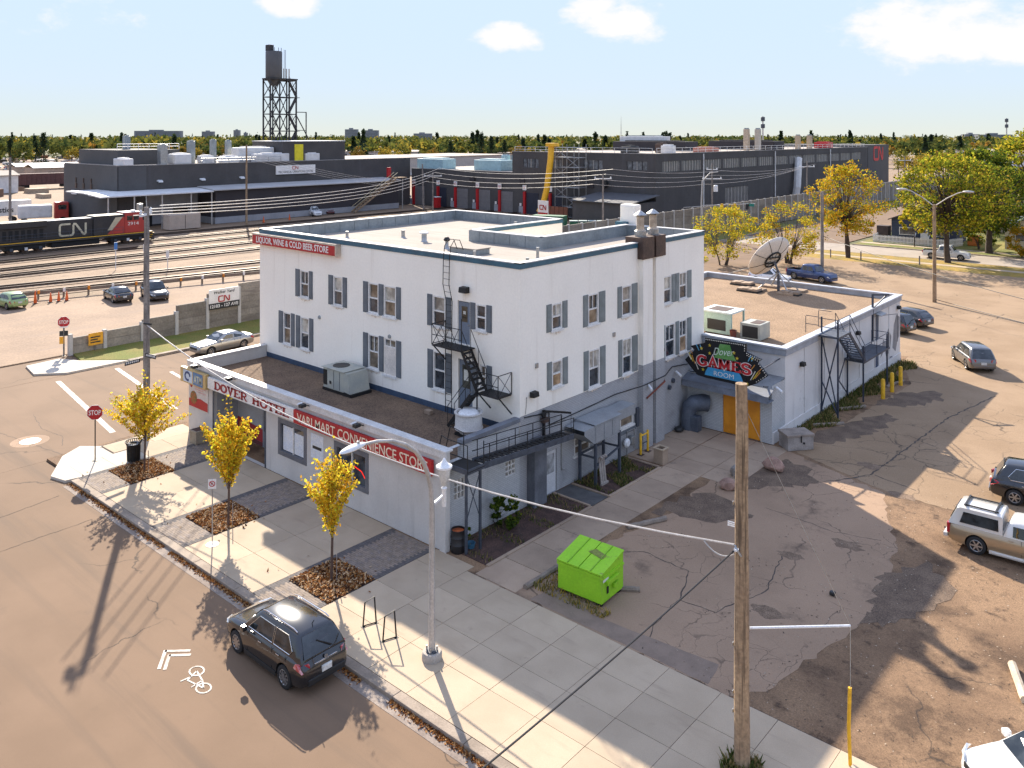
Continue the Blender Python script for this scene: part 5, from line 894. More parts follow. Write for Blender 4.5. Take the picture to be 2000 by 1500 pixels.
# oil drum with orange top, blue bucket
dm = T('oil_drum', 'black steel drum with rusty orange top at the annex corner', 'drum', (.55, .42, 0)); MB().lathe([(.29, 0), (.30, .02), (.29, .3), (.305, .31), (.29, .33), (.29, .6), (.305, .61), (.29, .63), (.29, .88), (.30, .9), (.27, .9), (.27, .8)], (0, 0, 0), 20).build('body', M('drum_black', (.018, .016, .016), .45, var=.3), dm, True); MB().lathe([(0, .83), (.27, .82)], (0, 0, 0), 20).build('contents', M('drum_orange', (.55, .12, .02), .7, c2=(.2, .05, .02), scale=6), dm)
bk = T('blue_bucket', 'small blue tub lying behind the stair leg', 'bucket', (.75, .95, .02)); MB().lathe([(.0, 0), (.16, 0), (.2, .2), (.18, .2), (.14, .04)], (0, 0, 0), 14).build('shell', M('tub_blue', (.04, .13, .2), .6), bk, True)
# ================================================================ STREET THINGS
m_pole = M('galvanised_pole', (.50, .47, .43), .5, .35, var=.2, scale=2)
def wood_mat(name, c, c2, seed=0):
    return M(name, c, .95, c2=c2, scale=1.4, fine=9, fvar=.25, bump=.9, bscale=14, streak=(.47, .66, tuple(x * .45 for x in c2), (16, 16, .55)))
m_wood = wood_mat('pole_wood', (.37, .255, .15), (.26, .175, .105)); m_wood_grey = wood_mat('pole_wood_grey', (.27, .235, .205), (.19, .165, .145))
# street lamp in front of the shop
sl = T('street_lamp', 'grey curved arm street lamp with white lantern on the front sidewalk', 'street lamp', (4.85, -5.1, 0))
MB().lathe([(.33, 0), (.33, .18), (.29, .24), (.27, .24), (0, .24)], (0, 0, 0), 20).build('footing', M('footing_concrete', (.42, .37, .31), .9, var=.2), sl, True)
arc = [(0, 0, .24), (0, 0, 3.2), (0, 0, 5.0), (0, -.04, 5.5), (0, -.16, 5.98), (0, -.36, 6.44), (0, -.70, 6.9), (0, -1.16, 7.26), (0, -1.7, 7.52), (0, -2.3, 7.67), (0, -2.85, 7.72)]
MB().tube(arc, [.11, .098, .085, .08, .076, .072, .068, .062, .056, .05, .044], 12).build('pole', m_pole, sl, True)
for k in range(4): a = k * math.pi / 2 + .6; MB().lathe([(.03, .24), (.03, .42)], (.17 * math.cos(a), .17 * math.sin(a), 0), 6).build('anchor_bolt', m_galv, sl)
MB().lathe([(.20, .24), (.20, .28), (0, .28)], (0, 0, 0), 12).build('base_flange', m_iron_grey, sl)
bm = bmesh.new(); bmesh.ops.create_uvsphere(bm, u_segments=14, v_segments=8, radius=1)
for v in bm.verts: v.co = Vector((v.co.x * .17, v.co.y * .48 - 3.2, 7.68 + v.co.z * (.10 if v.co.z > 0 else .06) - (v.co.y + 1) * -.03))
MB().bm(bm).build('lamp_head', M('luminaire_white', (.70, .68, .64), .4, var=.08), sl, True)
MB().lathe([(.05, 0), (.05, .1), (0, .12)], (0, -3.0, 7.77), 8).build('photocell', m_galv, sl)
MB().bar((0, .05, 4.98), (0, .52, 5.12), .07).build('side_arm', m_white, sl); MB().lathe([(.07, 4.75), (.08, 4.8), (.08, 5.3), (.10, 5.35), (.06, 5.4), (.05, 5.55)], (0, .55, 0), 12).build('lantern_stem', m_white, sl, True)
MB().lathe([(.06, 5.42), (.12, 5.52), (.20, 5.85), (.24, 6.02), (.23, 6.02)], (0, .55, 0), 14).build('lantern_globe', M('lantern_glass', (.62, .62, .60), .25), sl, True); MB().lathe([(.27, 6.02), (.27, 6.08), (.15, 6.15), (.07, 6.24), (.03, 6.33), (0, 6.35)], (0, .55, 0), 14).build('lantern_cap', m_white, sl, True)
# big wooden pole at the right
def wpole(name, label, loc, h, r0, r1, mat, lean=(0, 0), group=None):
    t = T(name, label, 'utility pole', loc, group=group); n = 10
    MB().tube([(lean[0] * i / n + .012 * math.sin(i * 1.7), lean[1] * i / n + .012 * math.cos(i * 2.1), h * i / n - .1 * (i == 0)) for i in range(n + 1)], [r0 + (r1 - r0) * i / n for i in range(n + 1)], 14).build('shaft', mat, t, True); return t
wp = wpole('utility_pole', 'weathered brown wooden pole in the right foreground', (14.52, -2.83, 0), 10.3, .215, .155, m_wood)
MB().tube([(.08, -.2, 5.75), (.0, -.25, 5.9), (-.1, -.2, 6.0)], .03, 6).build('cable_clamp', m_galv, wp); MB().lathe([(.0, -.04), (.07, -.03), (.07, .03), (0, .04)], (-.05, -.22, 5.9), 8).build('insulator', m_white, wp)
for z, a in ((3.2, .3), (1.4, 2.8), (1.9, 2.2), (7.0, .4)): MB().bbox(-.05 - .18, -.05 - .16, -.1, -.03, z, z + .1, .004).build('pole_tag', m_galv, wp)
for k in range(3): MB().tube([(-.15, -.12, 6.45 + k * .05), (-.32, -.18, 6.47 + k * .05)], .018, 5).build('wire_stub', m_white, wp)
gw = T('guy_strut', 'horizontal white guy strut with yellow wire guard beside the wooden pole', 'guy strut'); E1 = Vector((16.7, -.87, 3.77)); MB().tube([(14.68, -2.68, 3.73), E1], .035, 8).build('strut', m_white, gw); MB().tube([E1, (16.70, -.87, 0)], .010, 5).build('guy_wire', m_galv, gw); MB().tube([E1, (14.6, -2.75, 9.6)], .008, 5).build('guy_wire', m_galv, gw)
MB().tube([(16.70, -.87, .02), (16.66, -.87, 1.0), (16.69, -.87, 2.1)], .05, 8).build('wire_guard', m_yellow, gw, True)
# pole at the far left corner
lp = wpole('utility_pole', 'grey wooden power pole at the street corner behind the first tree', (-21.75, -1.95, 0), 12.9, .20, .135, m_wood_grey)
MB().bar((-.6, .55, 12.5), (.75, -.7, 12.5), .12).build('crossarm', m_white, lp)
for k, f in enumerate((-.55, -.2, .7)): MB().lathe([(.05, 0), (.09, .06), (.06, .12), (.09, .18), (.03, .26)], (f, -f * .93, 12.56), 8).build('insulator', m_white, lp, True)
MB().bbox(-.5, -.2, -.35, -.1, 12.7, 13.1, .03).build('cutout', m_galv, lp); MB().tube([(0, 0, 12.8), (-.05, 0, 13.5)], .02, 5).build('top_pin', m_galv, lp)
for z, a, s in ((4.55, (1, .15), 'AVENUE'), (4.28, (.2, -1), 'STREET')):
    d = Vector((*a, 0)).normalized(); mb = MB(); mb.slab([d * .2 + Vector((0, -.2, z)), d * 1.15 + Vector((0, -.2, z)), d * 1.15 + Vector((0, -.2, z + .22)), d * .2 + Vector((0, -.2, z + .22))], Vector((-d.y, d.x, 0)) * .02); mb.build('street_name_blade', M('blade_black', (.03, .03, .032), .5), lp)
    for k in range(7): p = d * (.3 + k * .12) + Vector((0, -.2, z + .07)) - Vector((-d.y, d.x, 0)) * .004; mb = MB(); mb.slab([p, p + d * .07, p + d * .07 + Vector((0, 0, .10)), p + Vector((0, 0, .10))], Vector((-d.y, d.x, 0)) * .03); mb.build('blade_letter', m_white, lp)
MB().tube([(.05, -.2, 6.4), (.4, .1, 6.35)], .05, 6).build('splice', m_black, lp)
# stop sign
def octagon(r, n=8): return [(r * math.cos(math.pi / 8 + k * math.pi / 4), r * math.sin(math.pi / 8 + k * math.pi / 4)) for k in range(n)]
def stop_sign(name, label, loc, zc, rz, r=.41, extra=None, post=.03):
    t = T(name, label, 'stop sign', loc, rz); MB().lathe([(.14, 0), (.14, .015), (.04, .03)], (0, 0, 0), 12).build('base_plate', m_iron, t); MB().tube([(0, 0, 0), (0, 0, zc + .3)], post, 8).build('post', m_iron if not extra else m_wood_grey, t)
    MB().slab([(x, -.05, zc + z) for x, z in octagon(r)], (0, .012, 0)).build('border', m_signwhite, t); MB().slab([(x, -.054, zc + z) for x, z in octagon(r * .95)], (0, .003, 0)).build('face', m_red, t)
    text('lettering', 'STOP', m_signwhite, t, (-r * .72, -.058, zc - r * .30), (1, 0, 0), (0, 0, 1), width=r * 1.44, height=r * .6, depth=.006, bold=.015); return t
stop_sign('stop_sign', 'red octagonal stop sign on a thin post at the near street corner', (-20.33, -5.33, 0), 2.53, rad(52))
s2 = stop_sign('stop_sign', 'red stop sign with small plates on the far corner by the wall', (-43.6, 1.9, -.05), 2.62, rad(60), .45, True, .06)
MB().slab([(-.3, -.05, 1.55), (.3, -.05, 1.55), (.3, -.05, 1.95), (-.3, -.05, 1.95)], (0, .012, 0)).build('lower_plate', m_black, s2); MB().slab([(-.3, -.05, .95), (.05, -.05, .95), (.05, -.05, 1.5), (-.3, -.05, 1.5)], (0, .012, 0)).build('orange_plate', M('sign_amber', (.78, .36, .02), .5), s2)
MB().slab([(-.28, -.06, 2.18), (.28, -.06, 2.18), (.28, -.06, 2.28), (-.28, -.06, 2.28)], (0, .01, 0)).build('all_way_plate', m_signwhite, s2)
ys = T('warning_board', 'amber notice board on the end of the concrete wall', 'sign', (-43.3, 4.15, 0)); MB().box(0, .02, -.55, .55, .45, 1.4).build('panel', M('sign_amber'), ys); MB().bar((-.05, 0, -.05), (-.05, 0, 1.4), .06).build('post', m_wood_grey, ys)
for k in range(3): MB().box(.021, .024, -.4, .35 - .2 * (k % 2), .62 + k * .2, .72 + k * .2).build('print_line', m_black, ys)
# no parking sign
np_ = T('no_parking_sign', 'small white no parking sign on a post by the second tree', 'sign', (-7.5, -5.9, 0), rad(50)); MB().lathe([(.26, .004), (.26, .012), (.05, .03)], (0, 0, 0), 18).build('base_plate', m_signwhite, np_); MB().tube([(0, 0, 0), (0, 0, 2.75)], .025, 8).build('post', m_galv, np_); MB().bbox(-.16, .16, -.045, -.03, 2.32, 2.72, .004).build('plate', m_signwhite, np_)
mb = MB(); ribbon(mb, [(.11 * math.cos(k * math.pi / 8), .11 * math.sin(k * math.pi / 8)) for k in range(17)], .03, (0, -.049, 2.53), (1, 0, 0), (0, 0, 1), .004); mb.build('prohibition_ring', m_red, np_); mb = MB(); ribbon(mb, [(-.08, .08), (.08, -.08)], .03, (0, -.0495, 2.53), (1, 0, 0), (0, 0, 1), .004); mb.build('prohibition_bar', m_red, np_); text('letter', 'P', m_black, np_, (-.045, -.048, 2.47), (1, 0, 0), (0, 0, 1), width=.08, height=.12, depth=.004)
# litter bin
tb = T('litter_bin', 'black slatted litter bin with flared rim at the corner', 'bin', (-18.85, -4.0, 0))
for k in range(24): a = k * math.pi / 12; MB().tube([(.30 * math.cos(a), .30 * math.sin(a), .04), (.32 * math.cos(a), .32 * math.sin(a), .85), (.40 * math.cos(a), .40 * math.sin(a), 1.02)], .022, 5).build('slat', m_iron, tb)
for z, r in ((.08, .30), (.5, .31), (.85, .33), (1.02, .41)): MB().tube([(r * math.cos(k * math.pi / 12), r * math.sin(k * math.pi / 12), z) for k in range(25)], .022, 6).build('hoop', m_iron, tb)
MB().lathe([(.26, .05), (.27, .9), (.16, .93), (.16, .88)], (0, 0, 0), 18).build('liner', m_black, tb, True); MB().lathe([(.33, .90), (.20, .96), (.18, .90)], (0, 0, 0), 18).build('lid', m_galv, tb, True)
pl = T('concrete_planter', 'square tan concrete planter beside the shop entrance', 'planter', (-18.75, -.45, 0)); MB().bbox(-.34, .34, -.34, .34, 0, .62, .03).build('body', M('planter_tan', (.33, .27, .19), .9, var=.2), pl); MB().bbox(-.37, .37, -.37, .37, .60, .72, .02).build('rim', M('planter_tan'), pl); MB().box(-.28, .28, -.28, .28, .715, .73).build('soil', m_mulch, pl)
# bike racks
for i, (x, y) in enumerate(((1.88, -5.25), (3.05, -5.35))):
    br = T('bike_rack', ['dark metal bike rack nearer the third tree', 'dark metal bike rack nearer the street lamp'][i], 'bike rack', (x, y, 0), rad(70), 'bike racks on the sidewalk')
    MB().tube([(-.24, 0, 0), (-.17, 0, .82), (.17, 0, .94), (.24, 0, 0)], .028, 8).tube([(-.24, 0, .03), (.24, 0, .03)], .02, 6).build('frame', m_iron, br)
    for s in (-.24, .24): MB().box(s - .07, s + .07, -.05, .05, .002, .014).build('foot_plate', m_iron, br)
# green dumpster
gd = T('dumpster', 'bright lime green dumpster with sloped lid on the lot edge', 'dumpster', (6.35, 1.55, 0), rad(3))
m_lime = M('lime_green_paint', (.29, .58, .015), .6, c2=(.25, .54, .012), scale=1.2, fine=14, fvar=.08, stain=(2.6, .62, .78, (.16, .24, .03)), streak=(.60, .76, (.20, .27, .04), (3, 3, .5)))
w_, d0, d1 = .95, -.72, .78
MB().add([(-w_, d0, .12), (w_, d0, .12), (w_, d1, .12), (-w_, d1, .12), (-w_, d0, 1.12), (w_, d0, 1.12), (w_, d1, 1.42), (-w_, d1, 1.42)], [(3, 2, 1, 0), (4, 5, 6, 7), (0, 1, 5, 4), (1, 2, 6, 5), (2, 3, 7, 6), (3, 0, 4, 7)]).build('bin_body', m_lime, gd)
MB().box(-w_ - .03, w_ + .03, d0 - .04, d0, 1.02, 1.12).box(-w_ - .04, -w_, d0, d1, .98, 1.06).box(w_, w_ + .04, d0, d1, .98, 1.06).build('rim', m_lime, gd)
for x0, x1 in ((-w_ - .03, -.02), (.02, w_ + .03)):
    l = MB().add([(x0, d0 - .06, 1.15), (x1, d0 - .06, 1.15), (x1, d1 + .02, 1.46), (x0, d1 + .02, 1.46), (x0, d0 - .06, 1.20), (x1, d0 - .06, 1.20), (x1, d1 + .02, 1.51), (x0, d1 + .02, 1.51)], [(3, 2, 1, 0), (4, 5, 6, 7), (0, 1, 5, 4), (1, 2, 6, 5), (2, 3, 7, 6), (3, 0, 4, 7)]).build('lid', m_lime, gd)
    xm = (x0 + x1) / 2; MB().bar((xm, d0 - .05, 1.215), (xm, d1, 1.52), .03).build('lid_rib', M('lime_dark', (.2, .42, .012), .5), l)  # ribs in a darker lime than the lid
for sx in (-1, 1): MB().bbox(sx * (w_ + .01), sx * (w_ + .12), -.45, .35, .72, .88, .01).bbox(sx * (w_ + .005), sx * (w_ + .10), .0, .35, .45, .60, .01).build('lift_pocket', m_lime, gd)
for x, y in ((-.8, -.6), (.8, -.6), (-.8, .6), (.8, .6)): MB().box(x - .1, x + .1, y - .08, y + .08, -.01, .12).build('skid', m_iron, gd)
MB().box(w_ + .001, w_ + .006, -.62, -.25, .85, .95).build('label_plate', m_signwhite, gd); MB().box(w_ + .002, w_ + .03, -.38, -.28, .38, .62).build('latch', m_iron, gd); MB().slab([(-.15, .1, 1.385), (.55, -.05, 1.352), (.6, .2, 1.405), (.05, .35, 1.437)], (0, 0, .004)).build('lid_stain', M('bird_stain', (.22, .25, .05), .9, var=.4, scale=8), gd)
# parking logs / stops
def log(label, a, b, r, mat, cat='parking stop', name='parking_stop'):
    d = Vector(b) - Vector(a); mb = MB(); N = 6; mb.tube([Vector(a) + d * (i / N) + Vector((0, 0, .01 * math.sin(i * 2.2))) for i in range(N + 1)], [r * (1 + .07 * math.sin(i * 3.1)) for i in range(N + 1)], 8); return tag(mb.build(name, mat, None, True), label, cat)
m_stop = M('parking_stop_concrete', (.27, .215, .165), .95, c2=(.19, .15, .115), scale=2, bump=.5)
log('long concrete parking stop along the path left of the dumpster', (4.45, .05, .06), (4.45, 2.7, .06), .11, m_stop); log('short broken concrete stop right of the dumpster', (7.2, 2.35, .06), (7.75, 2.75, .06), .10, m_stop); log('concrete parking stop half buried near the boulders', (4.65, 6.6, .05), (5.5, 8.4, .07), .12, m_stop)
log('concrete parking stop by the concrete box on the weed strip', (5.75, 24.4, .05), (7.0, 25.9, .05), .11, m_stop); log('concrete parking stop between the steel stair legs', (5.9, 28.3, .05), (6.9, 29.9, .05), .11, m_stop); log('concrete parking stop near the yellow bollards', (6.6, 35.0, .05), (7.0, 37.2, .05), .10, m_stop); log('pale round timber stop at the right edge of the lot', (19.1, 6.8, .08), (19.75, 5.1, .08), .13, M('pale_timber', (.55, .44, .31), .9, var=.25))
log('pale timber kerb beside the yellow wire guard', (16.8, -1.0, .06), (18.6, -1.5, .06), .10, M('pale_timber'))
# boulders
def rock(label, loc, s, mat, seed):
    r = random.Random(seed); bm = bmesh.new(); bmesh.ops.create_icosphere(bm, subdivisions=2, radius=1)
    ax = [(Vector((r.uniform(-1, 1), r.uniform(-1, 1), r.uniform(-1, 1))).normalized(), r.uniform(.62, .85)) for _ in range(9)]
    for v in bm.verts:
        for n, d in ax:
            k = v.co.dot(n) - d
            if k > 0: v.co -= n * k * .9
        v.co = Vector((loc[0] + v.co.x * s[0], loc[1] + v.co.y * s[1], loc[2] + v.co.z * s[2] + r.uniform(-.015, .015)))
    return tag(MB().bm(bm).build('boulder', mat), label, 'boulder', 'boulders by the games room path')
rock('pink granite boulder nearest the street', (6.0, 13.2, .22), (.45, .36, .36), M('pink_granite', (.36, .22, .165), .9, var=.3, scale=4, bump=.6, bscale=20), 1); rock('pale grey boulder behind the wooden pole', (5.75, 14.8, .26), (.42, .40, .40), M('pale_granite', (.36, .32, .28), .9, var=.3, scale=4, bump=.6, bscale=20), 4); rock('large reddish boulder nearest the concrete box', (6.7, 16.75, .26), (.62, .42, .42), M('pink_granite'), 7)
tag(MB().bbox(13.15, 13.35, 7.1, 7.28, 0, .15, .05).build('stone', m_black), 'small dark stone lying on the lot asphalt', 'stone')
cb = T('concrete_box', 'weathered concrete utility box with a hinged lid beside the wing', 'utility box', (6.35, 20.55, 0), rad(52)); MB().bbox(-.75, .75, -.5, .5, 0, .72, .03).build('body', M('box_concrete', (.34, .30, .265), .9, c2=(.22, .19, .165), scale=1.4, bump=.4), cb); MB().bbox(-.8, .8, -.55, .55, .72, .86, .03).build('lid', M('box_lid', (.29, .235, .19), .95, var=.3, scale=2), cb); MB().bar((0, -.56, .45), (0, -.56, .8), .05).build('hasp', m_iron, cb); MB().lathe([(0, -.53), (.06, -.53), (.06, -.5)], (.18, 0, .38), 10, 'y').build('lock_hole', m_dark, cb)
for i, (x, y) in enumerate(((7.18, 32.4), (7.16, 34.3), (7.14, 36.2))): tag(MB().lathe([(.13, 0), (.13, 1.2), (.09, 1.28), (0, 1.3)], (x, y, -.02), 14).build('bollard', m_yellow, None, True), ['yellow pipe bollard nearest the camera by the wing', 'middle yellow pipe bollard by the wing', 'farthest yellow pipe bollard by the wing'][i], 'bollard', 'yellow bollards beside the wing')
# potholes: shallow dark saucers with crumbled rim
for i, (x, y, r) in enumerate(((11.9, 4.6, .55), (10.9, 9.0, .5), (12.3, 11.4, .6), (10.2, 20.6, .6), (12.6, 17.9, .6))):
    rr = random.Random(i); P_ = [(x + r * (1 + rr.uniform(-.3, .3)) * math.cos(k * math.pi / 9), y + .65 * r * (1 + rr.uniform(-.3, .3)) * math.sin(k * math.pi / 9)) for k in range(18)]; struct(MB().prism(P_, -.0095, -.0075).build('pothole', M('pothole_gravel', (.15, .098, .062), 1, c2=(.22, .148, .096), scale=3, fine=24, fvar=.5, bump=1, bscale=24)))
# lamp and poles at the back of the lot
dl = T('double_street_lamp', 'wooden lamp post with two curved arms at the back of the lot', 'street lamp', (1.05, 68.1, 0)); MB().tube([(0, 0, 0), (0, 0, 9.9)], [.2, .14], 12).build('shaft', m_wood, dl, True)
for s in (-1, 1): MB().tube([(0, 0, 9.7), (s * 1.2, 0, 10.6), (s * 2.2, 0, 11.15), (s * 2.8, 0, 11.3)], .055, 6).build('arm', m_pole, dl, True); bm = bmesh.new(); bmesh.ops.create_uvsphere(bm, u_segments=10, v_segments=6, radius=1); [setattr(v, 'co', Vector((s * 3.1 + v.co.x * .55, v.co.y * .2, 11.3 + v.co.z * .13))) for v in bm.verts]; MB().bm(bm).build('lamp_head', m_pole, dl, True)
wpole('utility_pole', 'plain grey wooden pole beside the blue pickup', (-12.3, 73.2, 0), 10.3, .2, .17, m_wood_grey)
for x, y, lab in ((-18.3, 92.0, 'short dark post left of the orange tree'), (-14.4, 92.5, 'short dark post right of the orange tree'), (-7.2, 93.2, 'short post on the grass in front of the white pickup')): tag(MB().lathe([(.09, 0), (.09, 1.1), (.05, 1.15), (0, 1.15)], (x, y, 0), 8).build('short_post', m_wood_grey), lab, 'post', 'short posts along the back grass')
def dist_pole(label, loc, h, arms, xf=None, mat=m_wood_grey, adir=(1, 0)):
    t = wpole('utility_pole', label, loc, h, .17, .11, mat); a = Vector((*adir, 0)).normalized()
    for z, L in arms:
        MB().bar(a * -L + Vector((0, 0, z)), a * L + Vector((0, 0, z)), .13).build('crossarm', m_white if mat != m_iron else m_wood_grey, t)
        for f in (-.9, .9): MB().lathe([(.06, .05), (.1, .15), (.04, .32)], tuple(a * L * f + Vector((0, 0, z))), 7).build('insulator', m_white, t)
    if xf: MB().lathe([(.0, 0), (.34, 0), (.34, .95), (.25, 1.05), (0, 1.05)], (xf[0], xf[1], xf[2]), 12).build('transformer', m_white, t, True)
    return t
dist_pole('wooden pole with crossarm in front of the yard shed', (-48, 80, 0), 11.0, [(10.3, 1.3)], adir=(.75, .66)); dist_pole('wooden pole with transformer and crossarm at the far street', (-41, 101, 0), 12.2, [(9.7, 1.6), (11.2, .9)], (.55, .2, 7.6), adir=(.75, .66))
dist_pole('wooden pole with crossarm by the loading doors', (-111, 104.5, 0), 8.6, [(7.7, 2.0)], adir=(.75, .66)); wpole('utility_pole', 'bare leaning pole by the loading doors', (-113.5, 104, 0), 10.3, .2, .15, m_wood_grey, (-.6, .2)); wpole('utility_pole', 'tall bare wooden pole beside the rail tracks', (-117, 62, 0), 15, .22, .15, m_wood); wpole('utility_pole', 'dark wooden pole behind the locomotive', (-116, 21.5, 0), 13.5, .22, .16, m_wood_grey)
for i, (x, y, h) in enumerate(((-36, 128, 12), (-34, 180, 12), (-33, 240, 12), (-16, 305, 13), (0, 330, 13), (30, 380, 13))): dist_pole(['wooden power pole by the big orange tree', 'power pole beyond the dark building, middle of the street', 'power pole near the red logo wall', 'far power pole by the white warehouse', 'far power pole between the trees', 'farthest power pole at the right'][i], (x, y, 0), h, [(h - 1, 1.4)], adir=(.8, .6))
# traffic light arm on the far street
tl = T('traffic_signal', 'grey signal mast with long arm over the far street', 'traffic signal', (-40.5, 96.5, 0)); MB().tube([(0, 0, 0), (0, 0, 6.0), (.1, .1, 9.5), (1.0, .9, 10.8), (2.0, 1.8, 11.0)], [.16, .13, .10, .07, .06], 10).build('mast', m_pole, tl, True); MB().tube([(0, 0, 5.6), (6.5, 5.6, 5.9)], .07, 8).build('arm', m_pole, tl, True); MB().tube([(0, 0, 5.5), (-2.2, -1.8, 5.3)], .05, 6).build('short_arm', m_pole, tl)
for f in (.38, .62, .85): MB().bbox(6.5 * f - .2, 6.5 * f + .2, 5.6 * f - .2, 5.6 * f + .2, 5.0, 5.9, .04).build('signal_head', m_yellow if f < .7 else m_black, tl)
MB().box(5.3, 6.6, 4.9, 4.95, 5.5, 5.95).build('street_name_board', M('board_green', (.02, .22, .16), .5), tl)
# wires
m_wire = M('black_wire', (.015, .015, .016), .5); m_wire_l = M('weathered_wire', (.52, .48, .44), .5)
def wire(label, a, b, sag, r, mat, name='overhead_wire'): return tag(MB().tube(catenary(a, b, sag, 16), r, 6).build(name, mat), label, 'wire')
wire('thick pale service cable from the corner pole to the wooden pole', (-21.6, -2.0, 6.3), (14.4, -3.02, 6.0), 1.75, .030, m_wire_l); wire('black cable falling from the wooden pole toward the bottom edge', (14.4, -3.02, 5.85), (13.5, -16, 4.7), .15, .022, m_wire)
wire('white looped tail of the service cable at the wooden pole', (13.5, -3.03, 5.83), (14.4, -3.02, 5.75), .2, .02, m_wire_l)
P850, P1155, P1403 = Vector((-111, 104.5, 8.0)), Vector((-48, 80, 10.6)), Vector((-41, 101, 9.9)); adv = Vector((.75, .66, 0))
for i, f in enumerate((-1.5, -.5, .5, 1.5)):
    lab = ['lowest', 'second lowest', 'second highest', 'highest'][i]; up = Vector((0, 0, f * .75)); lpz = Vector((-21.75, -1.95, 12.7)) + adv * .5 * f + up * .25
    wire(f'{lab} power line from the corner pole over the rail yard', lpz, P850 + adv * f + up * 1.3, 1.2, .028, m_wire_l)
    wire(f'{lab} power line between the loading door pole and the shed pole', P850 + adv * f + up * 1.3, P1155 + adv * f + up, 1.0, .026, m_wire_l); wire(f'{lab} power line from the shed pole to the transformer pole', P1155 + adv * f + up, P1403 + adv * f + up, .5, .024, m_wire_l); wire(f'{lab} power line from the transformer pole down the far street', P1403 + adv * f + up, Vector((-36, 128, 11.0)) + adv * f + up * .4, .6, .024, m_wire_l)
    wire(f'{lab} cable from the tall bare pole down to the yard building', (-117 + f * .3, 62, 13.2 + f * .4), (-118, 96, 6.3 + f * .4), .6, .026, m_wire_l)
wire('black drop cable across the back of the lot', (-12.3, 73.2, 5.2), (16, 52, 3.4), .5, .03, m_wire); wire('black cable from the double lamp toward the right edge', (1.05, 68.1, .3), (16, 58, .25), .05, .03, m_wire)
# ================================================================ VEHICLES
m_tyre = M('tyre_rubber', (.018, .017, .016), .85, var=.2); m_rim = M('alloy_rim', (.42, .41, .40), .3, .8, var=.2); m_chrome = M('chrome', (.7, .7, .7), .15, 1.0, var=.05, fvar=0)
m_carglass = glass('car_glass', (.010, .013, .014), .02); m_carglass_l = glass('car_glass_light', (.10, .12, .12), .05); m_tail = M('tail_light_red', (.45, .02, .025), .2, var=.2, scale=9, coat=.6); m_headl = M('head_light', (.65, .65, .62), .12, .2, coat=.8); m_under = M('car_underside', (.012, .012, .012), .8); m_plate = M('licence_plate', (.7, .68, .62), .5)
def car_paint(name, c, metal=.25, rough=.28): return M('paint_' + name, c, .16 if max(c) < .05 else rough, 0 if max(c) < .05 else metal, var=.06, scale=.8, fvar=.02, coat=.8, local=True)
def lerp_ctrl(ctrl, x): return np.interp(x, [c[0] for c in ctrl], [c[1] for c in ctrl])
WHEELS = {}
def make_wheel(parent, x, y, R, w, side, spokes=6, rim=None):
    key = (round(R, 3), side, spokes, (rim or m_rim).name)
    c = (x, y, R)
    if key not in WHEELS:
        t = MB().lathe([(R * .66, -w / 2), (R * .92, -w / 2), (R * .985, -w * .42), (R, -w * .25), (R, w * .25), (R * .985, w * .42), (R * .92, w / 2), (R * .66, w / 2)], (0, 0, 0), 24, 'y', False).build('tyre', m_tyre, None, True)
        mb = MB(); yo = side * w * .47
        mb.lathe([(R * .67, side * w * .46), (R * .62, side * w * .5), (R * .58, side * w * .42)], (0, 0, 0), 24, 'y', False); mb.lathe([(0, yo), (R * .16, yo), (R * .18, side * w * .36)], (0, 0, 0), 12, 'y')
        for k in range(spokes): a = 2 * math.pi * k / spokes; mb.bar((R * .12 * math.cos(a), side * w * .43, R * .12 * math.sin(a)), (R * .62 * math.cos(a), side * w * .45, R * .62 * math.sin(a)), R * .15, w * .1, (0, 1, 0))
        r = mb.build('rim', rim or m_rim, None); d = MB().lathe([(0, side * w * .30), (R * .64, side * w * .30)], (0, 0, 0), 20, 'y').build('brake_disc', m_under, None)
        WHEELS[key] = [o.data for o in (t, r, d)]
        for o in (t, r, d): bpy.data.objects.remove(o)
    ms = WHEELS[key]; t = bpy.data.objects.new('wheel', ms[0]); COL.objects.link(t); t.parent = parent; t.location = c
    for me, nm in ((ms[1], 'rim'), (ms[2], 'brake_disc')): o = bpy.data.objects.new(nm, me); COL.objects.link(o); o.parent = t
    return t
def boolean_cut(o, cutters):
    for c in cutters:
        md = o.modifiers.new('cut', 'BOOLEAN'); md.operation = 'DIFFERENCE'; md.object = c; md.solver = 'EXACT'
    bpy.context.view_layer.update(); dg = bpy.context.evaluated_depsgraph_get(); me = bpy.data.meshes.new_from_object(o.evaluated_get(dg)); o.modifiers.clear(); old = o.data; o.data = me; me.name = old.name
    for c in cutters: bpy.data.objects.remove(c)
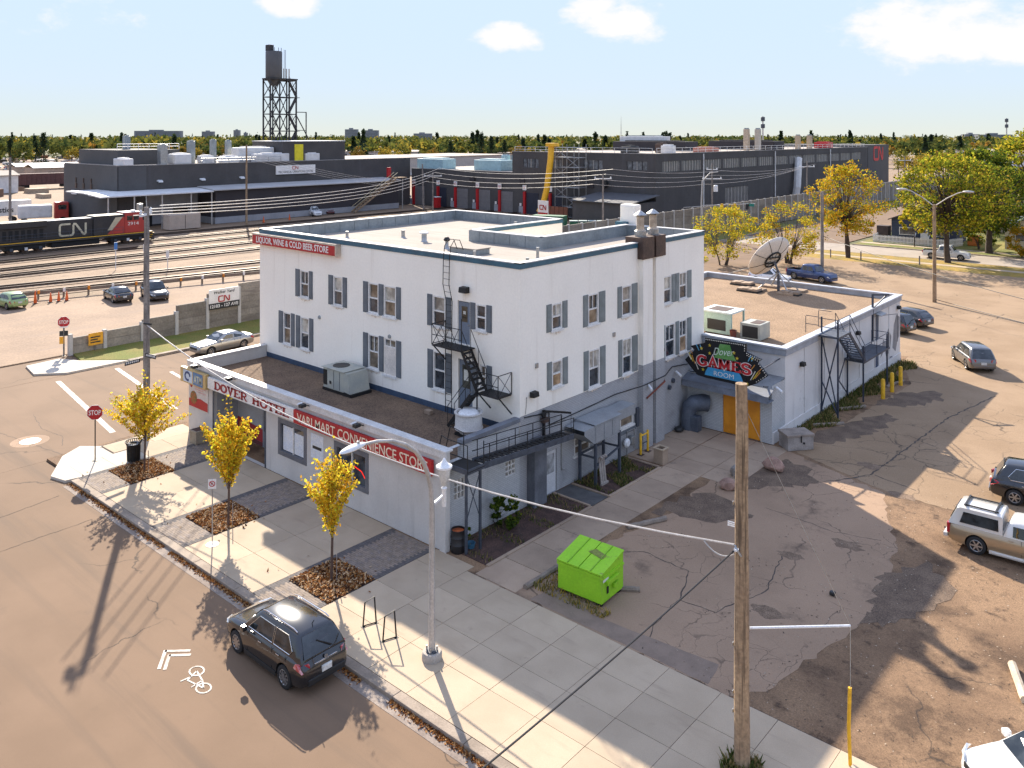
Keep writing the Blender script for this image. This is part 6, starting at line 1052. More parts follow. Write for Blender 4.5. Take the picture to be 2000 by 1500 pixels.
def vehicle(name, label, cat, loc, heading, paint, L=4.6, W=1.84, H=1.68, belt=(1.02, 1.06), hood=None, cabin=None, wheel_R=.35, axles=None, tum=.30, windows=(), trim=False, rails=False, low=.22, bed=None, rear_glass=True, lower=None, tail='wide', spokes=6, cabin_paint=None, group=None, detail=True, rim=None, tail_mat=None):
    """x forward. hood: [(x, top z)] of the lower body; cabin: (x windscreen base, x roof front, x roof rear, x rear base)"""
    t = T(name, label, cat, loc, heading, group); h = L / 2; hw = W / 2
    hood = hood or [(-h, .62), (-h + .04, .86), (-h + .14, belt[0]), (cabin[3], belt[0]), (cabin[0], belt[1]), (h - .45, belt[1] - .13), (h - .12, .80), (h, .60)]
    xs = sorted({-h, -h + .02, -h + .06, -h + .14, -h + .3, h - .02, h - .06, h - .14, h - .3, *np.linspace(-h + .45, h - .45, 16), *[c[0] for c in hood]})
    Wc = [(-h, hw * .80), (-h + .05, hw * .88), (-h + .2, hw * .955), (-h + .7, hw), (h - .9, hw), (h - .35, hw * .94), (h - .12, hw * .84), (h, hw * .68)]
    zl = [(-h, .42), (-h + .1, .30), (-h + .5, low), (h - .5, low), (h - .1, .26), (h, .36)]
    rings = []
    for x in xs:
        w, a, b = lerp_ctrl(Wc, x), lerp_ctrl(zl, x), lerp_ctrl(hood, x); k = b - a
        half = [(0, a), (.80 * w, a), (.94 * w, a + .06 * k), (.985 * w, a + .25 * k), (1.0 * w, a + .50 * k), (.985 * w, a + .72 * k), (.955 * w, a + .88 * k), (.90 * w, a + .965 * k), (.82 * w, b), (.4 * w, b + .018), (0, b + .022)]
        rings.append([(x, y, z) for y, z in half] + [(x, -y, z) for y, z in half[-2:0:-1]])
    n = len(rings[0]); mb = MB(); mb.add([p for r in rings for p in r], [(i * n + j, i * n + (j + 1) % n, (i + 1) * n + (j + 1) % n, (i + 1) * n + j) for i in range(len(rings) - 1) for j in range(n)] + [tuple(range(n)), tuple(range((len(rings) - 1) * n, len(rings) * n))])
    body = mb.build('body', [paint, m_under], t, True)
    axles = axles or (-L * .29, L * .30); cut = []
    for ax in axles:
        c = MB().lathe([(0, -hw - .1), (wheel_R + .055, -hw - .1), (wheel_R + .055, -hw + .30), (0, -hw + .30)], (ax, 0, wheel_R + .02), 22, 'y').build('c', m_under); c.parent = t; cut.append(c)
        c = MB().lathe([(0, hw - .30), (wheel_R + .055, hw - .30), (wheel_R + .055, hw + .1), (0, hw + .1)], (ax, 0, wheel_R + .02), 22, 'y').build('c', m_under); c.parent = t; cut.append(c)
    if bed: c = MB().box(bed[0], bed[1], -hw + .12, hw - .12, .68, 2).build('c', m_under); c.parent = t; cut.append(c)
    boolean_cut(body, cut)
    for ax in axles:
        for s in (-1, 1): make_wheel(t, ax, s * (hw - .115), wheel_R, .21, s, spokes, rim)
    # cabin
    x0, x1, x2, x3 = cabin; wb = hw * .90
    zr = H; bz = lambda x: float(lerp_ctrl(hood, x))
    def wat(z, x): return wb - tum * max(0, z - bz(x))
    st = [(x0, bz(x0) - .02), (x0 + (x1 - x0) * .5, (bz(x0) + zr) / 2 + .02), (x1 + .06, zr - .055), (x1 - .08, zr - .018), ((x1 + x2) / 2, zr), (x2 + .10, zr - .03), (x2, zr - .07), (x2 + (x3 - x2) * .5, (bz(x3) + zr) / 2 + .03), (x3, bz(x3) - .02)]
    rings = []
    for x, z in st:
        b = bz(x) - .06; wt = wat(z, x); k = min(.10, max(.0, (z - b) * .25)); rings.append([(x, y, zz) for y, zz in ((0, b), (wb, b), (wat(z - k, x), z - k), (wt - .045, z - k * .25), (wt - .16, z + .012), (0, z + .03))] + [(x, -y, zz) for y, zz in ((wt - .16, z + .012), (wt - .045, z - k * .25), (wat(z - k, x), z - k), (wb, b))])
    n = len(rings[0]); mb = MB(); mb.add([p for r in rings for p in r], [(i * n + j, i * n + (j + 1) % n, (i + 1) * n + (j + 1) % n, (i + 1) * n + j) for i in range(len(rings) - 1) for j in range(n)] + [tuple(range(n)), tuple(range((len(rings) - 1) * n, len(rings) * n))])
    cab = mb.build('cabin', cabin_paint or paint, t, .9)
    # glass: side panes as polygons, windscreen and rear window across
    for poly in windows:
        for s in (-1, 1):
            pts = [(x, s * (wat(z, x) + .010), z) for x, z in poly]; mb = MB(); mb.slab(pts, (0, s * .004, 0)); mb.build('side_window', m_carglass, cab)
            if trim: MB().tube(pts + [pts[0]], .014, 5).build('window_trim', m_chrome, cab)
    def cross(xa, za, xb, zb, nm, ins=.10, mat=None):
        d = Vector((xb - xa, 0, zb - za)); nrm = Vector((-(zb - za), 0, xb - xa)).normalized()
        if nrm.z < 0: nrm = -nrm
        p = lambda f, s: Vector((xa, 0, za)) + d * f + nrm * .035 + Vector((0, s * (wat((za + d.z * f), xa + d.x * f) - ins), 0))
        MB().slab([p(.07, -1), p(.07, 1), p(.92, 1), p(.92, -1)], nrm * .006).build(nm, mat or m_carglass, cab)
    cross(x0, bz(x0), x1, zr - .03, 'windscreen', mat=m_carglass)
    if rear_glass: cross(x3, bz(x3), x2, zr - .05, 'rear_window')
    # lights, bumpers, plate, mirrors, handles
    tz = belt[0] - .16
    for s in (-1, 1):
        if tail == 'wide': MB().slab([(-h + .05, s * hw * .52, tz - .10), (-h + .12, s * hw * .92, tz - .14), (-h + .42, s * hw * .985, tz + .02), (-h + .30, s * hw * .95, tz + .10), (-h + .05, s * hw * .55, tz + .06)], (-.06, s * .02, .0)).build('tail_light', tail_mat or m_tail, t)
        elif tail == 'box': MB().bbox(-h - .012, -h + .10, s * hw * .80 - .09, s * hw * .80 + .11, tz - .28, tz + .12, .01).build('tail_light', tail_mat or m_tail, t)
        MB().slab([(h - .05, s * hw * .50, .66), (h - .16, s * hw * .86, .68), (h - .42, s * hw * .97, .80), (h - .30, s * hw * .90, .86), (h - .06, s * hw * .55, .76)], (.05, s * .012, .01)).build('head_light', m_headl, t)
        MB().bbox(x0 - .42, x0 - .22, s * (hw + .02) - (.0 if s > 0 else .17), s * (hw + .02) + (.17 if s > 0 else .0), belt[1] + .0, belt[1] + .15, .03).build('mirror', paint, t)
        if detail:
            for hx in ((x0 + x3) / 2 + .45, (x0 + x3) / 2 - .55): MB().bbox(hx, hx + .17, s * (hw - .012) - .02, s * (hw - .012) + .02, belt[0] - .13, belt[0] - .10, .006).build('door_handle', m_chrome if trim else paint, t)
            for dx in ((x0 + x3) / 2 - .12, (x0 - .35), x3 + (x2 - x3) * .0 + .75): MB().bar((dx, s * (hw * .986 + .003), low + .16), (dx, s * (hw * .965 + .002), belt[0] - .03), .012).build('door_seam', m_under, t)
        if lower: MB().bbox(axles[0] + wheel_R + .1, axles[1] - wheel_R - .1, s * hw * .97 - .012, s * hw * .97 + .012, low - .02, low + .12, .01).build('sill_trim', lower, t)
    MB().bbox(-h - .03, -h + .10, -hw * .74, hw * .74, .36, .56, .03).build('rear_bumper', lower or paint, t); MB().bbox(h - .08, h + .02, -hw * .62, hw * .62, .30, .46, .03).build('front_bumper', lower or paint, t); MB().box(h - .02, h + .012, -hw * .5, hw * .5, .52, .66).build('grille', m_black, t)
    MB().box(-h - .045, -h - .03, -.16, .16, .62, .76).box(-h - .03, -h + .03, -.18, .18, .60, .78).build('licence_plate', m_plate, t)
    if rails:
        for s in (-1, 1): MB().tube([(x1 - .1, s * (wat(zr, x1) - .06), zr + .02), (x1 - .3, s * (wat(zr, x1) - .06), zr + .06), (x2 + .3, s * (wat(zr, x2) - .06), zr + .055), (x2 + .12, s * (wat(zr, x2) - .06), zr + .01)], .02, 6).build('roof_rail', m_chrome, t)
    return t
def suv_windows(x0, x1, x2, x3, b, zr, front=.34):
    """one side glass run from the windscreen pillar to the rear pillar, split in door panes"""
    lo, hi = b + .04, zr - .14; xm = (x0 + x3) / 2 - .08; fr = x0 - .30; tl = lambda x: x1 - .10
    return [[(fr, lo), (xm + .04, lo), (xm + .04, hi), (tl(0), hi)], [(xm - .03, lo), (x3 + .62, lo), (x3 + .52, lo + .12), (x2 + .42, hi), (xm - .03, hi)]]
BODY = dict(
    suv=dict(L=4.63, W=1.84, H=1.70, belt=(1.05, 1.06), cabin=(1.05, .35, -1.75, -2.16), wheel_R=.36, tum=.28),
    hatch=dict(L=4.25, W=1.79, H=1.50, belt=(.95, .95), cabin=(1.05, .30, -1.35, -1.98), wheel_R=.32, tum=.32),
    sedan=dict(L=4.85, W=1.85, H=1.46, belt=(.97, .96), cabin=(.95, .15, -1.05, -1.85), wheel_R=.33, tum=.36))
def simple(kind, name, label, cat, loc, heading, paint, **kw):
    b = dict(BODY[kind]); b.update(kw); c = b['cabin']; b.setdefault('windows', suv_windows(*c, b['belt'][1], b['H'])); return vehicle(name, label, cat, loc, heading, paint, **b)
black = car_paint('black', (.012, .012, .014)); charcoal = car_paint('charcoal', (.075, .072, .072), .6); white = car_paint('white', (.72, .71, .69), 0.); silver = car_paint('silver_green', (.30, .30, .29), .7)
rogue = simple('suv', 'black_suv', 'black SUV with chrome window trim parked at the kerb', 'car', (1.02, -8.12, -.13), math.pi, black, trim=True, rails=True, lower=m_black, spokes=10, tail=None)
MB().tube([(-1.55, .0, 1.71), (-1.66, .0, 1.86)], .014, 5).build('roof_antenna', m_black, rogue); MB().bar((-2.18, -.30, 1.18), (-1.97, .14, 1.42), .03).build('rear_wiper', m_black, rogue); MB().bbox(-2.28, -2.25, -.42, .42, .90, .94, .006).build('chrome_strip', m_chrome, rogue); MB().lathe([(0, -.02), (.06, -.02), (.06, .0)], (-2.27, 0, 1.0), 12, 'x').build('badge', m_chrome, rogue)
for s in (-1, 1):
    MB().slab([(-2.17, s * .56, .80), (-2.14, s * .85, .78), (-1.86, s * .915, .88), (-1.95, s * .90, 1.02), (-2.2, s * .60, 1.0)], (-.10, s * .015, .0)).build('tail_light_lens', M('tail_lens_pink', (.46, .02, .03), .15, c2=(.62, .30, .28), scale=7, coat=.8), rogue)
simple('suv', 'grey_crossover', 'dark silver crossover driving away on the far side of the lot', 'car', (9.6, 44.9, -.01), rad(121), car_paint('dark_silver', (.16, .155, .15), .7), L=4.5)
edge = simple('suv', 'black_crossover', 'glossy black crossover cut by the right picture edge', 'car', (18.0, 21.3, -.01), rad(8), black, L=4.78, W=1.93, H=1.74, trim=True, lower=m_black); MB().bbox(-2.44, -2.40, -.7, .7, .44, .50, .01).build('chrome_bumper_strip', m_chrome, edge)
# two-tone pickup with canopy
tan = car_paint('champagne_tan', (.40, .295, .18), .5); pw = car_paint('pearl', (.66, .62, .56), .2)
s10 = vehicle('canopy_pickup', 'tan and cream pickup with a white canopy at the right edge', 'pickup truck', (17.98, 14.92, -.01), rad(2), tan, L=5.15, W=1.76, H=1.62, belt=(1.03, 1.0), cabin=(.95, .40, -.35, -.55), wheel_R=.36, axles=(-1.5, 1.55), tum=.22,
    windows=[[(.68, 1.06), (-.22, 1.06), (-.22, 1.46), (.38, 1.46)]], cabin_paint=pw, tail='box', spokes=6, rear_glass=False, lower=pw)
cn = MB(); x3, x2 = -2.52, -2.20
pts = lambda x, z: [(x, y, zz) for y, zz in ((-.78, 1.0), (-.68, z - .06), (-.56, z), (.56, z), (.68, z - .06), (.78, 1.0))]
R4 = [pts(-2.52, 1.08), pts(-2.22, 1.70), pts(-2.1, 1.75), pts(-.62, 1.75), pts(-.58, 1.70)]
R4[0] = [(-2.52, y, 1.0 + (.06 if abs(y) < .7 else 0)) for y in (-.78, -.68, -.56, .56, .68, .78)]
cn.add([p for r in R4 for p in r], [(i * 6 + j, i * 6 + j + 1, (i + 1) * 6 + j + 1, (i + 1) * 6 + j) for i in range(4) for j in range(5)] + [tuple(range(6)), tuple(range(24, 30))])
cno = cn.build('canopy', pw, s10, .6)
for s in (-1, 1): MB().slab([(-2.12, s * .765, 1.12), (-.72, s * .765, 1.12), (-.74, s * .705, 1.55), (-1.98, s * .705, 1.55)], (0, s * .012, 0)).build('canopy_window', m_carglass, cno); MB().bar((-2.0, s * .5, 1.79), (-.75, s * .5, 1.79), .05, .04).build('roof_rack_rail', m_iron, cno)
MB().slab([(-2.47, -.58, 1.16), (-2.47, .58, 1.16), (-2.27, .50, 1.60), (-2.27, -.50, 1.60)], (-.03, 0, .012)).build('canopy_rear_window', m_carglass, cno)
for x in (-1.95, -.85): MB().bar((x, -.6, 1.80), (x, .6, 1.80), .06, .04).build('roof_rack_bar', m_black, cno)
MB().bbox(-2.72, -2.56, -.80, .80, .40, .56, .03).build('step_bumper', pw, s10); MB().tube([(-2.70, 0, .42), (-2.85, 0, .42)], .03, 6).build('tow_hitch', m_iron, s10)
for s in (-1, 1): MB().bbox(-.95, .95, s * .86 - .05, s * .86 + .05, .24, .32, .02).build('running_board', pw, s10)
simple('hatch', 'white_hatchback', 'white car cut by the bottom right corner', 'car', (21.1, 1.45, -.01), rad(221), white, L=4.3)
simple('hatch', 'grey_hatchback', 'dark grey hatchback parked behind the wing end', 'car', (2.0, 55.9, -.01), rad(160), charcoal, L=4.1); simple('suv', 'dark_red_suv', 'dark SUV with only its tail showing past the wing corner', 'car', (1.35, 52.3, -.01), rad(165), black, L=4.4)
def pickup(name, label, loc, heading, paint, **kw):
    return vehicle(name, label, 'pickup truck', loc, heading, paint, **{**dict(L=5.8, W=1.98, H=1.92, belt=(1.18, 1.20), hood=[(-2.9, .7), (-2.86, 1.16), (-.95, 1.18), (1.05, 1.20), (2.3, 1.14), (2.75, 1.02), (2.9, .72)], cabin=(1.10, .62, -.70, -.95), wheel_R=.41, axles=(-1.75, 1.88), tum=.24, bed=(-2.80, -1.05), low=.34, tail='box', windows=[[(.82, 1.25), (.05, 1.25), (.05, 1.72), (.50, 1.72)], [(-.03, 1.25), (-.72, 1.25), (-.66, 1.72), (-.03, 1.72)]]), **kw})
pickup('white_pickup', 'white crew cab pickup driving on the street behind the lamp', (-6.1, 101.9, -.12), rad(3), white); pickup('blue_pickup', 'dark blue pickup parked behind the wing roof', (-13.2, 72.4, -.01), rad(-12), car_paint('deep_blue', (.015, .04, .13), .3)); simple('suv', 'white_suv', 'white SUV half hidden behind the satellite dish', 'car', (-16.2, 67.6, -.01), rad(10), white)
simple('sedan', 'grey_sedan', 'grey sedan parked on the cross street behind the annex', 'car', (-36.4, 11.0, -.126), rad(-88), silver, trim=True)
simple('hatch', 'green_hatchback', 'pale green hatchback in the yard parking at the left edge', 'car', (-67.0, 5.7, -.04), rad(186), car_paint('leaf_green', (.27, .36, .13), .3)); simple('sedan', 'black_sedan', 'black sedan seen from behind in the yard parking', 'car', (-62.4, 14.2, -.04), rad(172), black); simple('suv', 'black_yard_suv', 'black SUV beside the black sedan at the yard barrier', 'car', (-60.6, 17.2, -.04), rad(-12), black, L=4.9, W=1.95, H=1.78)
ut = pickup('service_truck', 'white pickup with red service body by the yard building', (-122.2, 80.7, -.06), rad(-14), white); MB().bbox(-2.9, -1.0, -1.0, 1.0, .85, 1.85, .04).build('service_body', car_paint('signal_red', (.45, .03, .02), .1), ut)
simple('sedan', 'maroon_car', 'dark red car beside the red and white service truck', 'car', (-123.2, 85.6, -.06), rad(-30), car_paint('maroon', (.10, .012, .018), .3))
# ================================================================ TREES
m_bark = M('tree_bark', (.085, .062, .048), .95, c2=(.055, .04, .032), scale=3, fine=20, fvar=.3, bump=.8, bscale=30)
m_bark_y = M('young_bark', (.10, .062, .045), .9, var=.3, scale=5)
LC = {k: leaf_mat('leaf_' + k, c) for k, c in dict(gold=(.78, .52, .04), amber=(.66, .36, .03), lemon=(.80, .66, .06), lime=(.54, .58, .05), olive=(.22, .25, .025), green=(.095, .15, .02), dgreen=(.035, .068, .016), spruce=(.022, .042, .024), ochre=(.34, .22, .03)).items()}
LC.update({'b_' + k: leaf_mat('big_leaf_' + k, c, .45) for k, c in dict(gold=(.56, .36, .025), amber=(.50, .26, .02), lemon=(.58, .46, .04), lime=(.34, .36, .03), olive=(.19, .21, .024), green=(.085, .13, .02), dgreen=(.04, .07, .018), ochre=(.33, .22, .035)).items()})
def leaf_mesh(name, c, size, mats, weights, parent, aspect=.62, droop=0.):
    N = len(c); nrm = RNG.normal(0, 1, (N, 3)); nrm[:, 2] += .5; nrm /= np.linalg.norm(nrm, axis=1)[:, None]
    r = RNG.normal(0, 1, (N, 3)); u = np.cross(nrm, r); u /= np.linalg.norm(u, axis=1)[:, None] + 1e-9; w = np.cross(nrm, u)
    s = (RNG.uniform(.6, 1.3, N) * size)[:, None]
    V = np.concatenate([c - u * s, c - w * s * aspect, c + u * s, c + w * s * aspect], axis=1).reshape(-1, 3)
    mi = RNG.choice(len(mats), N, p=np.array(weights) / sum(weights))
    return mesh_np(name, V, np.arange(4 * N).reshape(-1, 4), mats, mi, parent)
def young_tree(label, loc, H, zb, R, spread, n_br, seed, leaf=.085, stray=0):
    r = random.Random(seed); t = T('young_tree', label, 'tree', loc)
    top = Vector((r.uniform(-.12, .12), r.uniform(-.12, .12), H * .86)); tp = [Vector((0, 0, -.05)), Vector((.03, .02, H * .3)), Vector((-.02, .03, H * .55)), top]
    MB().tube(tp, [.055, .045, .03, .008], 8).build('trunk', m_bark_y, t, True)
    st = MB().tube([(.16, .12, 0), (.16, .12, 1.0)], .02, 5); st.build('stake', m_wood_grey, t)
    br = MB(); C = []
    for k in range(n_br):
        f = (k + .5) / n_br; z0 = zb + (H * .80 - zb) * f ** 1.1 * .72; a = k * 2.4 + r.uniform(-.4, .4)
        reach = R * (1 - .55 * f if spread > .6 else math.sin(math.pi * min(.95, .22 + .75 * f)) ** .8) * r.uniform(.75, 1.12); rise = (H - z0) * (r.uniform(.30, .62) if spread > .6 else r.uniform(.34, .66)) * (1 - .15 * f)
        p0 = Vector((0, 0, z0)); tip = Vector((reach * math.cos(a), reach * math.sin(a), min(H, z0 + rise))); mid = p0.lerp(tip, .5) + Vector((0, 0, -.02 + .10 * (1 - spread)))
        pts = [p0, p0.lerp(mid, .6), mid, tip]; br.tube(pts, [.016, .012, .009, .004], 5, False)
        L = (tip - p0).length; n = int(L / .042)
        for j in range(n):
            g = (j + 1) / n
            if g < .12: continue
            q = (p0 * (1 - g) ** 2 + mid * 2 * g * (1 - g) + tip * g * g)
            for s_ in range(3 if g < .92 else 2): C.append((q.x + r.gauss(0, .07), q.y + r.gauss(0, .07), q.z + r.gauss(0, .06)))
        for q_ in range(2):       # side twigs
            g = r.uniform(.3, .75); q = p0.lerp(tip, g); d = Vector((r.gauss(0, 1), r.gauss(0, 1), r.uniform(.2, 1.2))).normalized() * r.uniform(.25, .5) * (1.2 if spread > .6 else .8); br.tube([q, q + d], [.007, .003], 4, False)
            for j in range(16): p = q + d * (j / 16); C.append((p.x + r.gauss(0, .05), p.y + r.gauss(0, .05), p.z + r.gauss(0, .05)))
    for j in range(40): z = H * (.66 + .3 * r.random()); C.append((r.gauss(0, .10), r.gauss(0, .10), z))
    br.build('branches', m_bark_y, t, kind='stuff'); C = np.array(C); top_ = (C[:, 2] > H * .62)
    o = leaf_mesh('crown', C, leaf, [LC['gold'], LC['amber'], LC['lemon'], LC['lime'], LC['ochre']], [4, 2.4, 3, 1.4, 1.2], t); o['kind'] = 'stuff'; return t
young_tree('young golden tree with wide spreading branches nearest the corner', (-17.2, -4.2, 0), 5.3, 1.35, 2.1, .9, 36, 11, .066)
young_tree('slender golden street tree in front of the hotel name sign', (-8.5, -4.6, 0), 6.0, 1.4, 1.2, .3, 30, 5, .07); young_tree('slender golden street tree in front of the red store sign', (-1.5, -4.35, 0), 5.75, 1.5, .98, .3, 26, 8, .066)
def big_tree(name, label, loc, H, zb, R, mats, weights, seed, n_cl=60, per=90, leaf=.2, trunk=.25, stems=1, squash=1., fork=.35, cat='tree', group=None, lean=(0, 0), off=(0, 0)):
    r = random.Random(seed); g = np.random.default_rng(seed); t = T(name, label, cat, loc, group=group); tr = MB(); Cs = []; zc = (zb + H) / 2; hz = (H - zb) / 2
    bases = [Vector((r.uniform(-.5, .5) * (stems > 1), r.uniform(-.5, .5) * (stems > 1), 0)) for _ in range(stems)]
    forks = []
    for b in bases:
        fz = zb + (H - zb) * fork * .5; fk = Vector((b.x * 2.2 + lean[0] * .4 + r.uniform(-.3, .3), b.y * 2.2 + lean[1] * .4 + r.uniform(-.3, .3), fz)); forks.append(fk)
        tr.tube([b + Vector((0, 0, -.1)), b.lerp(fk, .3) + Vector((r.uniform(-.1, .1), r.uniform(-.1, .1), 0)), b.lerp(fk, .7), fk], [trunk * 1.25, trunk, trunk * .85, trunk * .7], 10)
    tr.build('trunk', m_bark, t, True); lim = MB(); off = Vector((*off, 0))
    for k in range(n_cl):
        a = r.uniform(0, 6.283); u = r.uniform(-.95, 1); rr = math.sqrt(max(0, 1 - u * u)) * r.uniform(.55, 1.0) * (1 + .22 * math.sin(a * 3 + seed) * (1 - abs(u)))
        c = Vector((math.cos(a) * rr * R, math.sin(a) * rr * R * squash, zc + u * hz * r.uniform(.8, 1))) + off + Vector((*lean, 0)) * ((u + 1) / 2)
        fk = min(forks, key=lambda f: (f - c).length); m = fk.lerp(c, .5) + Vector((0, 0, .12 * (c - fk).length))
        lim.tube([fk - Vector((0, 0, .2)), m, c], [trunk * .30, trunk * .16, trunk * .05], 5, False)
        cr = R * r.uniform(.13, .25); n = int(per * r.uniform(.6, 1.4)); pts = g.normal(0, 1, (n, 3)); pts /= np.linalg.norm(pts, axis=1)[:, None] + 1e-9; pts *= (g.random(n) ** .45)[:, None] * cr; pts[:, 2] *= .75; Cs.append(pts + np.array(c))
    lim.build('limbs', m_bark, t, kind='stuff')
    o = leaf_mesh('crown', np.concatenate(Cs), leaf, mats, weights, t); o['kind'] = 'stuff'; return t
AU = [LC['b_gold'], LC['b_amber'], LC['b_lemon'], LC['b_olive'], LC['b_lime']]; GR = [LC['b_olive'], LC['b_green'], LC['b_lime'], LC['b_dgreen'], LC['b_ochre']]
big_tree('elm_tree', 'tall golden orange tree on the back boulevard', (-16.2, 93.3, 0), 13.0, 2.9, 4.9, AU, [2.5, 2.6, 2, 1.2, 1.4], 3, 120, 60, .155, .20, 2, squash=.9)
big_tree('elm_tree', 'broad yellow green elm in front of the white pickup', (-4.9, 97.6, 0), 14.2, 3.6, 7.0, GR + [LC['b_lemon']], [3, 1.4, 3, .6, 1.6, 2.0], 8, 185, 66, .185, .34, 1)
big_tree('elm_tree', 'dark green elm with thick trunk by the beige house', (-2.8, 111.0, 0), 13.2, 2.6, 5.6, GR, [2.4, 3, 1, 2, .8], 21, 120, 66, .185, .42, 1)
big_tree('bushy_tree', 'bushy yellow tree behind the wing at the left', (-26.5, 76.5, 0), 7.7, .6, 4.3, AU, [2, .5, 4, .8, 2.5], 5, 80, 62, .125, .09, 4, squash=.9); big_tree('bushy_tree', 'bushy multi stem yellow tree behind the satellite dish', (-20.3, 83.0, 0), 8.0, .8, 4.6, AU + [LC['b_ochre']], [2, 1, 3, 1.2, 1.5, 1.5], 9, 85, 62, .125, .12, 5, squash=.9); big_tree('bushy_tree', 'low yellow bush at the corner of the hotel rear', (-26.6, 66.0, 0), 5.0, .3, 2.9, AU, [1, .3, 4, .8, 3], 15, 45, 70, .13, .07, 4)
big_tree('elm_tree', 'tall yellow green tree at the upper right edge', (-4.0, 152, 0), 17.6, 4, 8, GR + [LC['b_lemon']], [2.5, 1.2, 3, .5, 1.5, 2.5], 31, 110, 70, .30, .4, 1); big_tree('elm_tree', 'dark green tree behind the beige house', (-9.5, 138, 0), 14.5, 3.5, 7.0, GR, [2, 3, 1, 2.2, .5], 33, 100, 70, .28, .35, 1)
big_tree('elm_tree', 'orange tree cut by the right picture edge', (7.6, 104.0, 0), 9.8, 5.0, 3.0, AU, [3, 3, 2, .5, .6], 41, 40, 70, .2, .2, 1); big_tree('round_shrub', 'orange and green shrub on the lawn at the right edge', (2.2, 108.9, 0), 4.2, .3, 2.8, [LC['b_amber'], LC['b_gold'], LC['b_olive'], LC['b_ochre']], [2, 2, 2, 1], 43, 45, 80, .13, .06, 4, cat='shrub'); big_tree('young_elm', 'small yellow tree behind the white picket fence', (-12.9, 111.6, 0), 6.4, 1.6, 1.9, [LC['b_lemon'], LC['b_lime'], LC['b_gold']], [3, 2, 1], 47, 26, 70, .14, .08, 1)
big_tree('round_shrub', 'dark trailing shrub against the beige house', (-4.6, 114.5, 0), 4.6, .2, 2.3, GR, [1, 3, .6, 2, .3], 51, 34, 70, .14, .08, 3, cat='shrub'); big_tree('broadleaf_weed', 'leafy green weed growing by the brick wall', (.7, 3.1, 0), 1.5, .05, .68, [LC['b_green'], LC['b_olive'], LC['b_dgreen']], [3, 1.2, 1.5], 57, 34, 34, .085, .02, 3, cat='plant'); big_tree('broadleaf_weed', 'small green weed beside the black drum', (.42, 1.0, 0), .8, .03, .3, [LC['b_green'], LC['b_olive']], [3, 1], 58, 8, 18, .07, .012, 2, cat='plant')
# ================================================================ RAIL YARD AND BACKGROUND
m_cn = M('charcoal_block_wall', (.072, .066, .062), .85, c2=(.058, .053, .05), scale=.25, fine=2.5, fvar=.07, streak=(.55, .8, (.085, .08, .082), (.5, .5, .05)))
m_cn_l = M('charcoal_pale_wall', (.085, .082, .080), .85, var=.12, scale=.3, fine=3, fvar=.06); m_cn_dark = M('charcoal_brick_dark', (.042, .036, .038), .85, var=.15, scale=.4)  # paler and darker charcoal variants of the block wall
m_cnroof = M('pale_flat_roof', (.40, .34, .28), .95, c2=(.33, .28, .23), scale=.2, fine=3, fvar=.15); m_plinth = M('pale_plinth', (.30, .30, .31), .9, var=.15, scale=.5)
m_cnglass = glass('industrial_glass', (.05, .055, .06), .3); m_roller = M('roller_door_grey', (.16, .15, .145), .7, var=.15, streak=(.5, .7, (.12, .115, .11), (.1, .1, 6)))
m_ltblue = M('pale_blue_cabinet', (.32, .47, .49), .6, var=.15); m_tarp = M('white_tarp', (.68, .66, .63), .7, var=.15, scale=1.0); m_bluedoor = M('door_navy_open', (.02, .025, .04), .6)
def roofed(parent, x0, x1, y0, y1, z, mat=None, rm=None, lip=.25, z0=0):
    MB().box(x0, x1, y0, y1, z0, z).build('wall', mat or m_cn, parent); MB().box(x0 + lip, x1 - lip, y0 + lip, y1 - lip, z + .003, z + .02).build('roof', rm or m_cnroof, parent); MB().box(x0 - .06, x1 + .06, y0 - .06, y0 + lip - .01, z + .001, z + .14).box(x1 - lip + .01, x1 + .06, y0 + lip, y1, z + .001, z + .14).build('coping', M('coping_grey', (.30, .28, .26), .7), parent)
# -- west building
wb_ = T('repair_shop', 'long charcoal rail repair building with loading canopy at the left', 'building')
roofed(wb_, -152, -128, 42.9, 113, 11.2); MB().box(-128.02, -127.9, 42.7, 48, 0, 11.1).box(-152.1, -127.9, 42.76, 42.88, 0, 11.15).build('end_wall', m_cn_l, wb_)
MB().box(-150.5, -133, 45, 57, 11.25, 14.0).build('penthouse', m_cn_l, wb_); MB().box(-141, -129.2, 78, 94.3, 11.25, 15.4).build('penthouse', m_cn, wb_); MB().box(-141.1, -129.1, 77.9, 94.4, 15.4, 15.55).build('penthouse_roof', m_tarp, wb_)
MB().box(-127.97, -122, 58.5, 104, 1.2, 6.25).build('lean_to', m_cn_dark, wb_); MB().box(-127.96, -121.9, 58.4, 104.1, 0, 1.2).build('plinth', m_plinth, wb_)
MB().slab([(-128, 58, 6.75), (-121.4, 58, 6.3), (-121.4, 104.3, 6.3), (-128, 104.3, 6.75)], (0, 0, .18)).build('lean_to_roof', M('pale_lean_roof', (.42, .40, .38), .8, var=.15, scale=.3), wb_)
MB().slab([(-128, 37, 6.5), (-121.5, 37, 6.1), (-121.5, 57.9, 6.1), (-128, 57.9, 6.5)], (0, 0, .2)).slab([(-136, 37, 6.5), (-128, 37, 6.5), (-128, 42.6, 6.5), (-136, 42.6, 6.5)], (0, 0, .2)).build('canopy', m_tarp, wb_); MB().box(-127.9, -127.8, 48, 58, .3, 5.6).build('dock_wall', m_plinth, wb_)
for y in (38.5, 43, 48, 53.5, 57.6): MB().bar((-121.8, y, 0), (-121.8, y, 6.1), .18).build('canopy_post', m_pole, wb_)
for y in (46, 53): MB().box(-127.78, -127.7, y, y + 3, 0, 3.2).build('dock_opening', m_dark, wb_)
